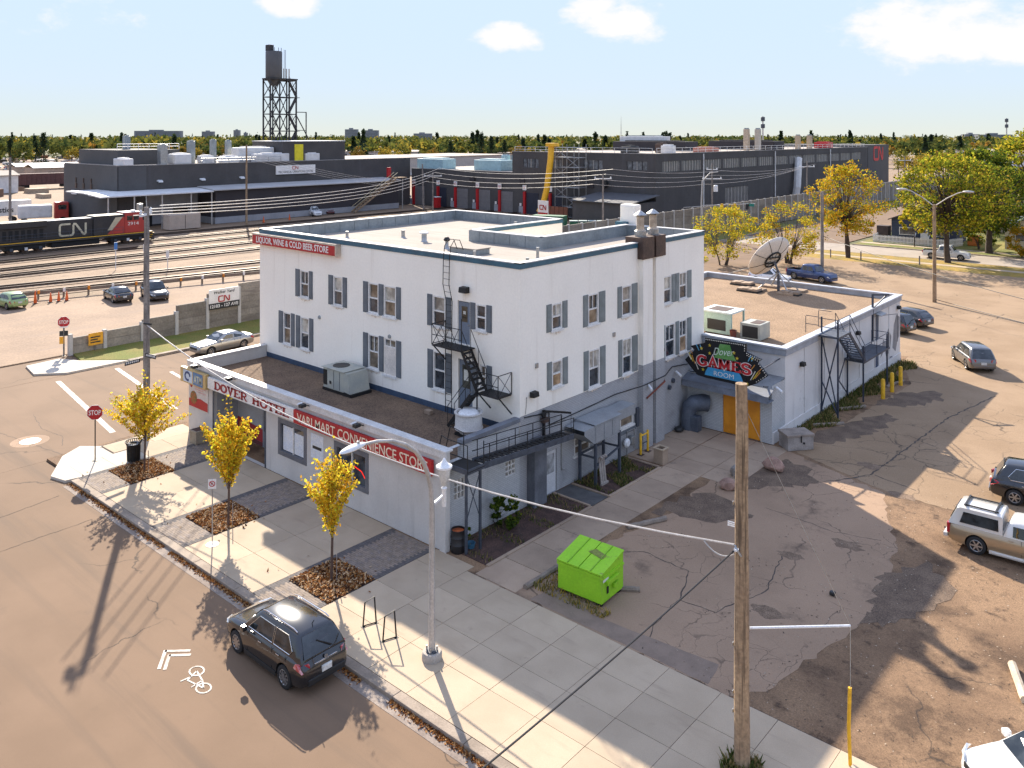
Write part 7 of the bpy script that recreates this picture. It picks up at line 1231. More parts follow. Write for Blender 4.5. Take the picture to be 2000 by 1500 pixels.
for i, y in enumerate((50, 58.5, 67)): MB().slab([(-127.95, y, 8.2), (-127.3, y + .1, 8.0), (-127.3, y + .9, 8.0), (-127.95, y + 1, 8.2)], (0, 0, .25)).build('wall_light', m_white, wb_)
for x in (-146, -142.5, -139): MB().box(x - .35, x + .35, 42.6, 42.75, 6.6, 7.6).build('exhaust_box', m_rust, wb_); MB().box(x - .1, x + .1, 42.58, 42.74, 7.7, 8.6).build('exhaust_pipe', m_rust, wb_)
for x in (-148, -140): MB().box(x, x + 2.2, 42.55, 42.75, 5.3, 6.1).build('notice_panel', m_tarp, wb_)
CNL = [(.90, 1.0), (.18, 1.0), (.04, .94), (0, .8), (0, .2), (.04, .06), (.18, 0), (.95, 0), (1.09, .05), (1.15, .18), (1.15, .86), (1.22, .99), (1.36, .97), (1.98, .06), (2.1, .01), (2.2, .1), (2.2, 1.02)]
def cn_logo(name, mat, parent, origin, ux, uz, h, w=.17): mb = MB(); ribbon(mb, CNL, w, origin, Vector(ux) * h, Vector(uz) * h, .06); return mb.build(name, mat, parent)
sg = T('operations_sign', 'white sign board with red railway logo on the charcoal wall', 'sign'); MB().box(-127.9, -127.7, 75.4, 85.2, 8.55, 10.4).build('board', m_signwhite, sg); cn_logo('logo', m_red, sg, (-127.69, 79.4, 9.55), (0, 1, 0), (0, 0, 1), .62); text('lettering', 'MECHANICAL OPERATIONS CENTRE', m_black, sg, (-127.69, 76.0, 8.78), (0, 1, 0), (0, 0, 1), width=8.6, height=.5)
st = T('yard_stair', 'long pale yellow metal stair up to the charcoal building', 'stairs')
for x in (-120.6, -119.4): MB().bar((x, 89.5, .2), (x, 101.5, 7.2), .12, .35).build('stringer', m_wood, st); MB().tube([(x, 89.5, 1.3), (x, 101.5, 8.3)], .06, 6).build('rail', M('rail_tan', (.45, .36, .2), .6), st)
for k in range(18): f = (k + .5) / 18; MB().box(-120.5, -119.5, 89.5 + 12 * f - .25, 89.5 + 12 * f + .25, .2 + 7 * f, .28 + 7 * f).build('tread', m_wood, st)
MB().box(-121.3, -119.2, 101.5, 104.2, 7.05, 7.2).build('landing', m_wood, st); MB().bar((-120, 103.5, 0), (-120, 103.5, 7.1), .15).build('post', m_pole, st); MB().box(-122.6, -122.2, 101.0, 102.0, 7.2, 9.4).build('red_door', m_red, st)
# roof things of the west building
RT = [('white_tank', 'long white roof tank at the front of the repair shop', (-130.2, 44.8), (2.2, .9, 1.3), m_tarp), ('duct_stack', 'tall grey duct stack left on the repair shop roof', (-141, 50.2), (.55, .55, 5.4), m_flash), ('duct_stack', 'grey duct stack behind the white tank', (-133.2, 59.5), (.6, .6, 4.4), m_flash), ('duct_stack', 'grey duct stack right of the white box', (-134.6, 65), (.5, .5, 4.6), m_flash), ('duct_stack', 'fourth grey duct stack on the repair shop roof', (-136.5, 69.5), (.5, .5, 4.4), m_flash),
      ('white_box', 'white boxed unit on the repair shop roof edge', (-130, 55.5), (1.5, 1.7, 2.0), m_tarp), ('wrapped_load', 'wrapped white load left of the operations sign', (-130.6, 61.2), (1.2, 1.2, 1.5), m_tarp), ('wrapped_load', 'second wrapped white load left of the operations sign', (-131, 66.4), (1.0, 1.8, 1.3), m_tarp), ('wrapped_load', 'long wrapped white load above the operations sign', (-133.5, 73.5), (1.6, 4.2, 3.0), m_tarp), ('wrapped_load', 'low wrapped white load behind the sign', (-130, 75.5), (1.0, 4.0, 1.7), m_tarp), ('yellow_cover', 'bright yellow tarp heap on the repair shop roof', (-130, 82.0), (.9, 1.1, 3.6), M('tarp_yellow', (.75, .62, .02), .6, var=.15)), ('white_box', 'white crate right of the yellow tarp', (-129.6, 85.3), (.9, 1.8, 1.6), m_tarp), ('yellow_crate', 'yellow machine beside the white boxed unit', (-132.6, 57.0), (1.0, 1.4, 1.4), M('ochre_machine', (.45, .30, .05), .7, var=.3)), ('duct_stack', 'round silver roof duct by the penthouse', (-129.8, 52), (.7, .7, 3.8), m_galv)]
for nm, lab, (x, y), (a, b, h), mt in RT:
    t = T(nm, lab, 'roof equipment', (x, y, 11.22)); MB().bbox(-a, a, -b, b, 0, h, min(a, b) * (.18 if mt in (m_tarp,) else .08)).build('casing', mt, t); MB().box(-a * .6, a * .6, -b * .6, b * .6, h, h + .2).build('cap', mt, t)
for i, (y0, y1, z) in enumerate(((45, 57, 14.1), (59, 77, 11.25))):
    t = T('roof_railing', ['white railing on the repair shop penthouse', 'railing along the repair shop roof edge'][i], 'railing'); x = -133.2 if i == 0 else -128.4
    for h in (.55, 1.05): MB().tube([(x, y0, z + h), (x, y1, z + h)], .05, 5).build('rail', m_white if i == 0 else m_galv, t)
    for k in range(7): MB().bar((x, y0 + (y1 - y0) * k / 6, z), (x, y0 + (y1 - y0) * k / 6, z + 1.05), .08).build('post', m_white if i == 0 else m_galv, t)
# -- centre and east building
eb = T('locomotive_shop', 'large charcoal industrial building with window bands behind the hotel', 'building')
roofed(eb, -127.8, -95, 113.3, 175, 8.65); 
Ew = [(115.4, 121.8), (122.6, 130.4)] + [(131.6 + k * 8.6, 139.2 + k * 8.6) for k in range(11)]
mb = MB(); TW = [(-91.9, -87.6, 9.9, 11.75), (-75.8, -71.2, 9.9, 11.8), (-65.5, -60.9, 10.1, 11.75), (-84.6, -81.5, 9.9, 11.7)]
wall_holes(mb, 'y', 113, -95, -59, 0, 13.2, TW, .25); wall_holes(mb, 'x', -59, 113, 231, 0, 13.2, [(a, b, 9.75, 11.75) for a, b in Ew if b < 230] + [(141, 152, .4, 5.5), (196, 206, .4, 5.5)], .25); mb.build('wall', m_cn, eb)
MB().box(-94.9, -59.5, 113.4, 230.9, 12.9, 13.05).build('roof', m_cnroof, eb); MB().box(-95.1, -58.93, 112.93, 113.2, 13.2, 13.34).box(-59.2, -58.93, 113.2, 231, 13.2, 13.34).build('coping', M('coping_grey'), eb); MB().box(-94.7, -59.4, 113.4, 230, 0, 12.8).build('interior', m_dark, eb)
MB().box(-90, -58.9, 231, 250, 0, 13.8).build('end_block', m_cn_l, eb); cn_logo('logo', M('logo_red', (.60, .03, .03), .5), eb, (-58.88, 236.2, 9.4), (0, 1, 0), (0, 0, 1), 3.6, .22)
for u0, u1, z0, z1 in TW:
    w = MB(); pbox(w, 'y', 113, u0, u1, z0, z1, -.2, -.15); w = w.build('window', m_cnglass, eb)
    for k in range(1, 4): a = MB(); u = u0 + (u1 - u0) * k / 4; pbox(a, 'y', 113, u - .06, u + .06, z0, z1, -.149, -.05); a.build('mullion', m_pole if k == 2 else m_cn_dark, w)
for a0, b0, z0, z1 in [(a, b, 9.75, 11.75) for a, b in Ew if b < 230] + [(141, 152, .4, 5.5), (196, 206, .4, 5.5)]:
    w = MB(); pbox(w, 'x', -59, a0, b0, z0, z1, -.2, -.15); w = w.build('window', M('window_band', (.15, .145, .14), .35, var=.25, scale=1.2), eb)
    for k in range(0, 8): a = MB(); u = a0 + (b0 - a0) * (k + .0) / 7; pbox(a, 'x', -59, u - .07, u + .07, z0, z1, -.149, -.04); a.build('mullion', m_pole, w)
for y in (131.2, 166, 201): MB().tube([(-58.8, y, 0), (-58.8, y, 13)], .14, 6).build('downpipe', m_tarp, eb)
MB().tube([(-58.2, 176, 1), (-57.6, 176, 4), (-57.8, 177, 8), (-58.3, 178.5, 11)], [.9, .9, .9, .9], 8).build('intake_duct', m_tarp, eb)
DR = [(-126.5, -123.1, 0), (-118, -115.7, 1), (-112.2, -108.7, 0), (-105.2, -101.75, 0), (-98.2, -94.8, 0), (-91, -87.6, 1), (-84, -81.06, 1)]
for i, (a, b, op) in enumerate(DR):
    yy = 113.3 if b < -95 else 113
    d = MB().box(a, b, yy - .08, yy - .02, 0, 4.5).build('dock_door', m_bluedoor if op else m_roller, eb); MB().box(a - .55, a, yy - .5, yy - .01, 0, 4.7).build('door_frame_red', m_red, d); MB().box(a - 1.9, a - .7, yy - .3, yy - .05, 0, 1.5).build('dock_bumper', m_plinth, d); MB().box(a - .9, a + .1, yy - .2, yy - .05, 5.0, 6.1).build('number_plate', m_signwhite, d); text('number', str(14 - i), m_red, d, (a - .7, yy - .22, 5.2), (1, 0, 0), (0, 0, 1), height=.6); MB().box(a - 1.6, a - 1.1, yy - .4, yy - .32, 1.6, 2.2).build('notice', m_signwhite, d)
for x in (-121, -107, -92, -74): MB().box(x - .7, x + .7, 112.7, 113.2 if x < -95 else 112.98, 6.3, 7.3).build('wall_vent', m_cn_dark, eb)
MB().lathe([(0, -.9), (.8, -.9), (.8, 0)], (-70.5, 112.95, 7.2), 14, 'y').build('round_fan', m_black, eb)
sh = T('yard_shed', 'low charcoal lean to shed in front of the tall wall', 'shed'); MB().box(-71.5, -58.5, 103.5, 112.8, 0, 4.3).build('wall', m_cn, sh); MB().slab([(-72, 103, 4.35), (-58, 103, 4.35), (-58, 112.8, 5.4), (-72, 112.8, 5.4)], (0, 0, .15)).build('roof', M('shed_roof', (.09, .088, .09), .7, var=.2), sh)
# roof furniture (east)
for i, (x, y, a, b, h, z, mt, lab) in enumerate(((-123, 117, 4.5, 2.2, 2.4, 8.67, m_ltblue, 'pale blue roof unit nearest the stair tower'), (-105.5, 118.5, 4.2, 2.2, 2.4, 8.67, m_ltblue, 'pale blue roof unit near the tall wall'), (-120, 150, 3, 2, 3.4, 8.67, m_ltblue, 'far pale blue roof unit at the left'), (-101, 152, 3, 2, 3.4, 8.67, m_ltblue, 'far pale blue roof unit at the right'), (-112, 130, .8, .8, 3.2, 8.67, m_ltblue, 'left pale blue roof stack'), (-109.5, 131, .8, .8, 3.2, 8.67, m_ltblue, 'middle pale blue roof stack'), (-103, 133, .8, .8, 3.2, 8.67, m_ltblue, 'right pale blue roof stack'), (-98.5, 131, .7, .7, 3.4, 8.67, m_tarp, 'pale vent stack beside the tall wall'), (-96.8, 128, .7, .7, 3.4, 8.67, m_tarp, 'second pale vent stack beside the tall wall'), (-107, 126, 1.2, 1.6, .9, 8.67, m_rust, 'rusty roof debris between the blue units'), (-82, 150, 10, 3, 2.2, 13.06, m_cn_dark, 'long dark monitor on the tall roof, left one'), (-72, 178, 9, 3, 2.2, 13.06, m_cn_dark, 'long dark monitor on the tall roof, right one'), (-86, 152, 6, 2, 3.4, 13.06, m_tarp, 'pale roof house behind the left monitor'), (-72, 124, 1.3, 1.6, 1.4, 13.06, m_black, 'dark machine on the tall roof edge'), (-64, 126, 1.2, 1.0, 1.6, 13.06, m_tarp, 'white machine on the tall roof edge'), (-68, 130, 1.0, 1.0, 1.9, 13.06, m_rust, 'brown crate on the tall roof'), (-63, 140, 2.5, 1.2, 1.0, 13.06, M('rope_pink', (.5, .2, .14), .8, var=.4, scale=3), 'pink heap of hoses on the tall roof'), (-67, 168, .6, .6, 5.2, 13.06, m_flue, 'left tan stack on the tall roof'), (-65, 170, .6, .6, 5.2, 13.06, m_conc_new, 'right tan stack on the tall roof'), (-64, 192, .6, .6, 3.6, 13.06, m_conc, 'short stack further along the tall roof'), (-62.5, 196, .6, .6, 3.6, 13.06, m_conc, 'last short stack along the tall roof'), (-66, 215, 2, 2, 1.6, 13.06, m_red, 'red machine far along the tall roof'))):
    t = T('roof_unit', lab, 'roof equipment', (x, y, z)); MB().bbox(-a, a, -b, b, 0, h, .12).build('casing', mt, t); MB().box(-a * .7, a * .7, -b * .7, b * .7, h, h + .25).build('cap', m_flash if h > 3 else mt, t)
for i, (x0, y0, x1, y1) in enumerate(((-94.6, 113.4, -60, 113.4), (-59.4, 114, -59.4, 229))):
    t = T('roof_railing', ['guard railing along the front of the tall roof', 'guard railing along the side of the tall roof'][i], 'railing'); n = 12 if i == 0 else 36
    for h in (.55, 1.1): MB().tube([(x0, y0, 13.2 + h), (x1, y1, 13.2 + h)], .04, 5).build('rail', m_tarp, t)
    for k in range(n + 1): MB().bar((x0 + (x1 - x0) * k / n, y0 + (y1 - y0) * k / n, 13.2), (x0 + (x1 - x0) * k / n, y0 + (y1 - y0) * k / n, 14.3), .07).build('post', m_tarp, t)
# scaffold and yellow chute
sf = T('scaffold', 'grey tube scaffold tower beside the yellow chute', 'scaffold')
for x in (-80.5, -77.5, -74.5):
    for y in (109.6, 112): MB().tube([(x, y, 0), (x, y, 15)], .06, 6).build('standard', m_galv, sf)
for k in range(8):
    z = .3 + k * 2.0
    for y in (109.6, 112): MB().tube([(-80.5, y, z), (-74.5, y, z)], .05, 5).build('ledger', m_galv, sf)
    for x in (-80.5, -77.5, -74.5): MB().tube([(x, 109.6, z), (x, 112, z)], .05, 5).build('transom', m_galv, sf)
    if k < 7: MB().tube([(-80.5 + 3 * (k % 2), 109.6, z), (-77.5 + 3 * (k % 2), 109.6, z + 2)], .05, 5).build('brace', m_galv, sf); MB().tube([(-77.5 + 3 * (k % 2), 109.6, z), (-80.5 + 3 * (k % 2), 109.6, z + 2)], .05, 5).build('brace', m_galv, sf); MB().box(-80.4 + 3 * (k % 2), -77.6 + 3 * (k % 2), 109.7, 111.9, z + .02, z + .1).build('deck', m_galv, sf)
chu = T('rubble_chute', 'long curved yellow rubble chute hanging from the roof', 'chute'); MB().tube([(-81.0, 109, 14.6), (-81.0, 108.8, 12), (-81.3, 108.6, 9), (-81.6, 108.3, 6), (-82.2, 108, 3.2), (-83.0, 107.6, 1.2)], .62, 12).build('tube', M('chute_yellow', (.80, .42, .015), .5, var=.08), chu, True); MB().bbox(-81.9, -79.8, 108.2, 110, 14.5, 15.2, .1).build('hopper', M('chute_yellow'), chu)
wf = T('brown_hoarding', 'rust brown steel hoarding at the foot of the scaffold', 'fence'); 
for k in range(6): MB().box(-82 + k * 1.1, -81 + k * 1.1, 107.2, 107.35, 0, 2.6).build('panel', M('hoarding_rust', (.20, .075, .04), .8, var=.2), wf)
m_bingreen = M('bin_green', (.02, .12, .055), .6, var=.2)
sk = T('green_skip', 'large dark green waste skip at the foot of the yellow chute', 'skip', (-69.5, 94.0, 0), rad(20)); MB().bbox(-3, 3, -1.2, 1.2, .2, 2.4, .06).build('tub', m_bingreen, sk)
for k in range(7): MB().box(-2.9 + k * .9, -2.75 + k * .9, -1.28, -1.2, .2, 2.4).build('rib', m_bingreen, sk)
MB().box(-1.9, -1.0, -1.30, -1.285, 1.2, 1.8).build('logo_plate', m_signwhite, sk)
for i in range(7):
    b = T('green_bin', 'first second third fourth fifth sixth last'.split()[i] + ' dark green bin with pale lid in the row behind the hotel', 'bin', (-66.0 + i * 1.25, 96.6 + i * 1.1, 0), rad(41), 'row of green bins behind the hotel'); MB().bbox(-.7, .7, -.5, .5, .2, 1.35, .05).build('tub', m_bingreen, b); MB().bbox(-.75, .75, -.55, .55, 1.36, 1.5, .04).build('lid', M('lid_pale', (.45, .52, .48), .6), b)
nb = T('notice_board', 'white notice board with red railway logo by the yard gate', 'sign', (-77.0, 101.5, 0), rad(-10)); MB().box(-1.5, 1.5, -.1, 0, 1.2, 4.2).build('board', m_signwhite, nb); cn_logo('logo', m_red, nb, (-.85, -.13, 2.5), (1, 0, 0), (0, 0, 1), .8, .2); MB().box(-1.4, 1.4, -.13, -.11, 1.4, 1.9).build('print_band', m_red, nb)
for s in (-1, 1): MB().bar((s * 1.1, .05, 0), (s * 1.1, .05, 4.2), .12).build('post', m_red, nb)
kb = T('red_kiosk', 'small red hose cabinet beside the loading doors', 'cabinet', (-116, 110.5, 0)); MB().bbox(-.7, .7, -.6, .6, 0, 2.4, .05).build('body', m_red, kb); MB().box(-.8, .8, -.7, .7, 2.4, 2.55).build('roof', m_tarp, kb)
tb_ = T('tan_container', 'beige storage container beside the dark loading canopy', 'container', (-118.8, 50.2, 0), rad(90)); MB().bbox(-2.9, 2.9, -1.2, 1.2, .1, 2.7, .04).build('box', M('container_beige', (.46, .37, .29), .7, var=.1), tb_); MB().box(-.03, .03, -1.24, -1.2, .2, 2.6).build('door_seam', m_iron, tb_)
# -- tower
tw = T('lattice_tower', 'tall black lattice tower carrying a dark steel tank', 'tower', (-165, 101, 0)); m_twr = M('tower_black', (.03, .03, .032), .7, var=.2); ya, yb, xa, xb = -4.1, 3.7, -1.6, 1.6
for y in (ya, -1.3, .8, yb):
    for x in (xa, xb): MB().bar((x, y, 0), (x, y, 31.2), .32 if y in (ya, yb) else .26).build('column', m_twr, tw)
for k in range(7):
    z0, z1 = 31 - (k + 1) * 4.4, 31 - k * 4.4
    for x in (xa, xb):
        MB().bar((x, ya, z1), (x, yb, z1), .24).build('girt', m_twr, tw)
        for a, b in ((ya, -1.3), (-1.3, .8)): MB().bar((x, a, z0), (x, b, z1), .17).build('brace', m_twr, tw); MB().bar((x, b, z0), (x, a, z1), .17).build('brace', m_twr, tw)
        if x == xb: MB().bar((x, .8, z0), (x, yb, z1), .14).build('brace', m_twr, tw)
    for y in (ya, yb): MB().bar((xa, y, z1), (xb, y, z1), .2).build('girt', m_twr, tw)
    a, b = ((1.0, 3.4) if k % 2 else (3.4, 1.0)); MB().bar((xb + .5, a, z0 + .2), (xb + .5, b, z1), .5, .45).build('stair_flight', m_twr, tw); MB().tube([(xb + .8, a, z0 + 1.3), (xb + .8, b, z1 + 1.1)], .06, 5).build('stair_rail', m_twr, tw); MB().box(xb + .1, xb + .9, b - .8, b + .8, z1 - .1, z1 + .05).build('stair_landing', m_twr, tw)
MB().box(xa - .3, xb + .5, ya - .2, yb + .2, 31.2, 31.5).build('deck', m_twr, tw); MB().lathe([(.9, 29.6), (2.05, 31.6), (2.1, 31.7), (2.1, 38.3), (2.0, 38.5), (0, 38.6)], (0, -2.0, 0), 24).build('tank', M('tank_grey', (.085, .085, .088), .6, var=.15, scale=.3), tw, True); MB().bbox(-1.0, .8, -3.9, -2.5, 38.5, 40.1, .1).build('tank_top_box', m_twr, tw)
for y in (-1.8, -.6, .2): MB().bar((0, y, 38.5), (0, y, 39.6), .1).build('top_pipe', m_twr, tw)
MB().bar((1.2, .3, 31.5), (1.2, .3, 39), .08).bar((1.2, .7, 31.5), (1.2, .7, 39), .08).build('tank_ladder', m_twr, tw)
for y in (1.0, 1.8, 2.6): MB().bar((0, y, 31.5), (0, y, 34.2), .25).build('deck_vent', m_pole, tw)
MB().bar((xb, yb, 22), (xb, yb + 8, 9), .2).build('conveyor', m_twr, tw); MB().bar((xb, yb, 22.8), (xb, yb + 3.2, 22.8), .2).bar((xb, yb + 3.1, 10), (xb, yb + 3.1, 22.9), .22).bar((xb, yb, 18), (xb, yb + 3.2, 18), .15).build('service_frame', m_twr, tw)
# -- noise wall of precast panels
nw = T('noise_wall', 'long precast concrete panel wall with pale posts along the yard', 'wall')
m_panel = M('precast_panel', (.26, .225, .18), .9, c2=(.20, .17, .135), scale=.8, fine=6, fvar=.2, bump=.8, bscale=9, rnd=.22, streak=(.5, .75, (.16, .135, .11), (.4, .4, 2.4))); m_post = M('precast_post', (.47, .44, .40), .9, var=.12)
ysq = [2.35, 4.94, 7.94, 10.87, 13.67, 16.74, 19.85, 22.9]; hs = [1.25, 1.35, 1.75, 2.45, 3.05, 3.55, 4.3]
for (a, b), h in zip(zip(ysq[:-1], ysq[1:]), hs):
    n = max(2, int(round(h / .6)))
    for k in range(n): MB().box(-43.68, -43.50, a + .02, b - .02, h * k / n + (.008 if k else -.1), h * (k + 1) / n - .008).build('plank', m_panel, nw)
for y, h in zip(ysq, [1.45] + [x + .12 for x in hs]): MB().bbox(-43.76, -43.40, y - .14, y + .14, -.1, h + .1, .02).build('post', m_post, nw)
y = 22.9
while y < 262:
    n = 4 if 84 < y < 140 else 1
    for k in range(n): MB().box(-43.68, -43.50, y + .02, y + 3.03, 4.8 * k / n + (.01 if k else -.1), 4.8 * (k + 1) / n - .01).build('plank', m_panel, nw)
    y += 3.05; MB().bbox(-43.76, -43.40, y - .14, y + .14, -.1, 4.9, .02).build('post', m_post, nw)
ysn = T('yard_sign', 'white yard address sign with black number band on the panel wall', 'sign'); MB().box(-43.40, -43.34, 13.75, 16.68, 2.15, 3.35).build('board', m_signwhite, ysn); MB().box(-43.39, -43.33, 13.75, 16.68, 1.60, 2.14).build('number_band', m_black, ysn); cn_logo('logo', m_red, ysn, (-43.335, 14.65, 2.25), (0, 1, 0), (0, 0, 1), .46, .18); text('lettering', 'Walker Yard', m_black, ysn, (-43.335, 14.2, 2.95), (0, 1, 0), (0, 0, 1), width=2.0, height=.24, bold=.02, shear=.2); text('lettering', '12103 - 127 AVE', m_signwhite, ysn, (-43.325, 13.85, 1.75), (0, 1, 0), (0, 0, 1), width=2.7, height=.27, bold=.02)
# guard rail and cones
gr = T('guard_rail', 'weathered guard rail between the yard parking and the tracks', 'guard rail'); GA, GB = Vector((-71.5, 0, 0)), Vector((-63.0, 31.5, 0)); m_gr = M('guard_rail_brown', (.22, .165, .12), .8, var=.3)
for k in range(14):
    a, b = GA.lerp(GB, k / 14), GA.lerp(GB, (k + 1) / 14); MB().bar(a + Vector((0, 0, .62)), b + Vector((0, 0, .62)), .12, .34).build('rail', m_gr, gr); MB().bar(a + Vector((0, 0, -.05)), a + Vector((0, 0, .85)), .16).build('post', m_gr, gr); MB().box(a.x + .1, a.x + .16, a.y - .12, a.y + .12, .5, .9).build('reflector', [M('reflector_orange', (.75, .25, .02), .5), m_signwhite][k % 2], gr)
for i, (x, y) in enumerate(((-67.0, 8.0), (-66.6, 9.3), (-66.4, 10.0), (-66.2, 10.7))):
    c = T('traffic_cone', ['tall orange tube cone left of the other cones at the guard rail', 'first of three orange cones at the guard rail', 'middle of three orange cones at the guard rail', 'last of three orange cones at the guard rail'][i], 'traffic cone', (x, y, -.045), group='cones at the guard rail'); MB().lathe([(.17, .04), (.04, .95 if i else 1.3), (0, .95 if i else 1.3)], (0, 0, 0), 10).build('cone', M('cone_orange', (.75, .12, .015), .5), c, True); MB().box(-.22, .22, -.22, .22, 0, .04).build('base', m_black, c)
# -- tracks
m_rail = M('rail_steel', (.11, .085, .07), .35, .7, var=.3, scale=1); m_tie = M('sleeper_wood', (.10, .075, .058), .95, var=.35, scale=2)
TRK = [((-72.7, 9.1), (-68.4, 34.4), 'nearest'), ((-78.7, 8.5), (-73.8, 37.7), 'second'), ((-86.9, 11), (-85.2, 45), 'third'), ((-92, 12.6), (-92.4, 49.6), 'fourth'), ((-99.2, 15), (-99.4, 50), 'fifth'), ((-106.6, 16), (-106.6, 50), 'locomotive'), ((-113.2, 42), (-113.2, 62), 'platform side')]
for a, b, nm in TRK:
    a, b = Vector((*a, 0)), Vector((*b, 0)); d = (b - a).normalized(); n = Vector((-d.y, d.x, 0)); p0, p1 = a - d * 220, b + d * (60 if nm in ('nearest', 'second', 'platform side') else 75)
    t = T('railway_track', f'{nm} railway track of the yard running past the hotel' if nm != 'locomotive' else 'railway track under the black locomotive', 'railway track')
    for s in (-1, 1): MB().bar(p0 + n * (.72 * s) + Vector((0, 0, .10)), p1 + n * (.72 * s) + Vector((0, 0, .10)), .15, .20).build('rail', m_rail, t)
    L = int((b - a).length + 60); ti = MB()
    for k in range(int(L / .75)): c = a - d * 12 + d * (k * .75); q = [c + n * 1.3 - d * .12, c - n * 1.3 - d * .12, c - n * 1.3 + d * .12, c + n * 1.3 + d * .12]; ti.add([(v.x, v.y, .0) for v in q], [(0, 1, 2, 3)])
    ti.build('sleepers', m_tie, t, kind='stuff')
    q = [p0 + n * 2.1, p0 - n * 2.1, p1 - n * 2.1, p1 + n * 2.1]; struct(MB().add([(v.x, v.y, -.012 - .002 * TRK.index((tuple(a[:2]), tuple(b[:2]), nm)) if False else -.012) for v in q], [(0, 1, 2, 3)]).build('ballast', m_ballast))
for i, (x, y, h) in enumerate(((-82, 22.5, 3.4), (-75.5, 26.0, 2.6), (-80.5, 25.5, 3.0))): t = T('track_marker', ['blue topped marker post between the tracks', 'thin pale marker post nearest the guard rail', 'thin pale marker post beside the blue one'][i], 'marker post', (x, y, 0)); MB().tube([(0, 0, 0), (0, 0, h)], .05, 6).build('post', m_tarp, t); MB().box(-.06, .06, -.18, .18, h - .9, h).build('plate', M('marker_blue', (.06, .2, .5), .5) if i == 0 else m_tarp, t)
for i, (x, y) in enumerate(((-117.5, 66), (-117.8, 72))): t = T('traffic_cone', ['orange cone by the tall bare pole', 'orange cone right of the tall bare pole'][i], 'traffic cone', (x, y, -.05)); MB().lathe([(.2, .04), (.05, 1.2), (0, 1.2)], (0, 0, 0), 10).build('cone', M('cone_orange'), t); MB().box(-.25, .25, -.25, .25, 0, .04).build('base', m_black, t)
# -- locomotive (x forward)
lo_ = T('locomotive', 'black diesel locomotive with red cab and railway logo', 'locomotive', (-106.6, 27.3, .18), rad(90))
m_lb = M('loco_black', (.022, .021, .022), .55, c2=(.035, .031, .028), scale=.6, fine=5, fvar=.2, local=True); m_lr = M('loco_red', (.40, .035, .025), .5, var=.15, scale=1, local=True); m_lroof = M('loco_roof', (.50, .47, .44), .6, var=.2)
MB().box(-11, 11, -1.5, 1.5, 1.15, 1.55).build('underframe', m_lb, lo_); MB().box(-10.9, 10.9, -1.53, -1.5, 1.42, 1.52).build('yellow_stripe', m_yellow, lo_)
MB().bbox(-10.6, 3.2, -1.15, 1.15, 1.55, 4.2, .06).build('long_hood', m_lb, lo_); MB().bbox(-10.6, -4.5, -1.5, 1.5, 3.5, 4.4, .10).build('radiator_wing', m_lb, lo_); MB().box(-10.5, 3.1, -1.05, 1.05, 4.205, 4.28).build('hood_roof', m_lroof, lo_); MB().bbox(2.0, 6.6, -1.45, 1.45, 1.55, 4.5, .08).build('electrical_cabinet', m_lb, lo_)
cbk = MB().bbox(6.6, 9.4, -1.5, 1.5, 1.55, 4.65, .10).build('cab', m_lr, lo_); MB().box(6.6, 9.3, -1.4, 1.4, 4.655, 4.75).build('cab_roof', m_lroof, lo_); nose = MB(); nose.add([(9.4, -1.15, 1.55), (9.4, 1.15, 1.55), (9.4, 1.15, 3.5), (9.4, -1.15, 3.5), (10.8, -.9, 1.55), (10.8, .9, 1.55), (10.6, .9, 2.9), (10.6, -.9, 2.9)], [(0, 1, 5, 4), (1, 2, 6, 5), (2, 3, 7, 6), (3, 0, 4, 7), (4, 5, 6, 7)]); nose.build('nose', m_lr, lo_)
for x0, x1 in ((6.95, 7.8), (7.95, 8.8)): MB().box(x0, x1, -1.52, -1.49, 3.5, 4.2).build('cab_window', m_carglass, cbk)
MB().box(9.39, 9.42, -1.2, 1.2, 3.6, 4.2).build('windscreen', m_carglass, cbk); MB().slab([(4.0, -1.46, 1.6), (6.58, -1.46, 1.6), (6.58, -1.46, 4.1), (6.2, -1.46, 4.1)], (0, -.02, 0)).build('red_panel', m_lr, lo_); MB().slab([(4.0, -1.485, 2.2), (4.7, -1.485, 2.2), (6.3, -1.485, 4.1), (5.2, -1.485, 4.1)], (0, -.015, 0)).build('cream_stripe', M('loco_cream', (.50, .43, .29), .6, var=.15), lo_)
text('road_number', '2914', m_signwhite, lo_, (7.05, -1.53, 2.75), (1, 0, 0), (0, 0, 1), width=1.7, height=.5); cn_logo('logo', M('loco_logo', (.60, .54, .38), .6), lo_, (-2.7, -1.18, 1.95), (1, 0, 0), (0, 0, 1), 1.65, .17)
for xc in (-7.2, 7.2):
    b = MB().bbox(xc - 2.6, xc + 2.6, -1.25, 1.25, .45, 1.12, .05).build('truck', m_under, lo_)
    for k in (-1.9, 0, 1.9):
        for s in (-1, 1): MB().lathe([(0, -.07), (.5, -.07), (.52, .0), (.5, .07), (0, .07)], (xc + k, s * .78, .5), 16, 'y').build('wheel', m_rust, b, True); MB().bbox(xc + k - .2, xc + k + .2, s * 1.3 - .06, s * 1.3 + .06, .35, .75, .02).build('axle_box', m_tarp if k == 0 else m_iron_grey, b)
MB().bbox(-3.8, 3.0, -1.2, 1.2, .3, 1.12, .15).build('fuel_tank', m_under, lo_); MB().box(10.9, 11.3, -1.4, 1.4, .25, 1.3).build('pilot', m_lb, lo_)
for k in range(4): MB().box(10.2 + k * .2, 10.6 + k * .2, -1.55, -1.3, .4 + k * .28, .46 + k * .28).build('step', m_yellow, lo_)
for z in (2.1, 2.55): MB().tube([(-10.8, -1.48, z), (6.5, -1.48, z)], .025, 5).build('handrail', m_iron_grey, lo_)
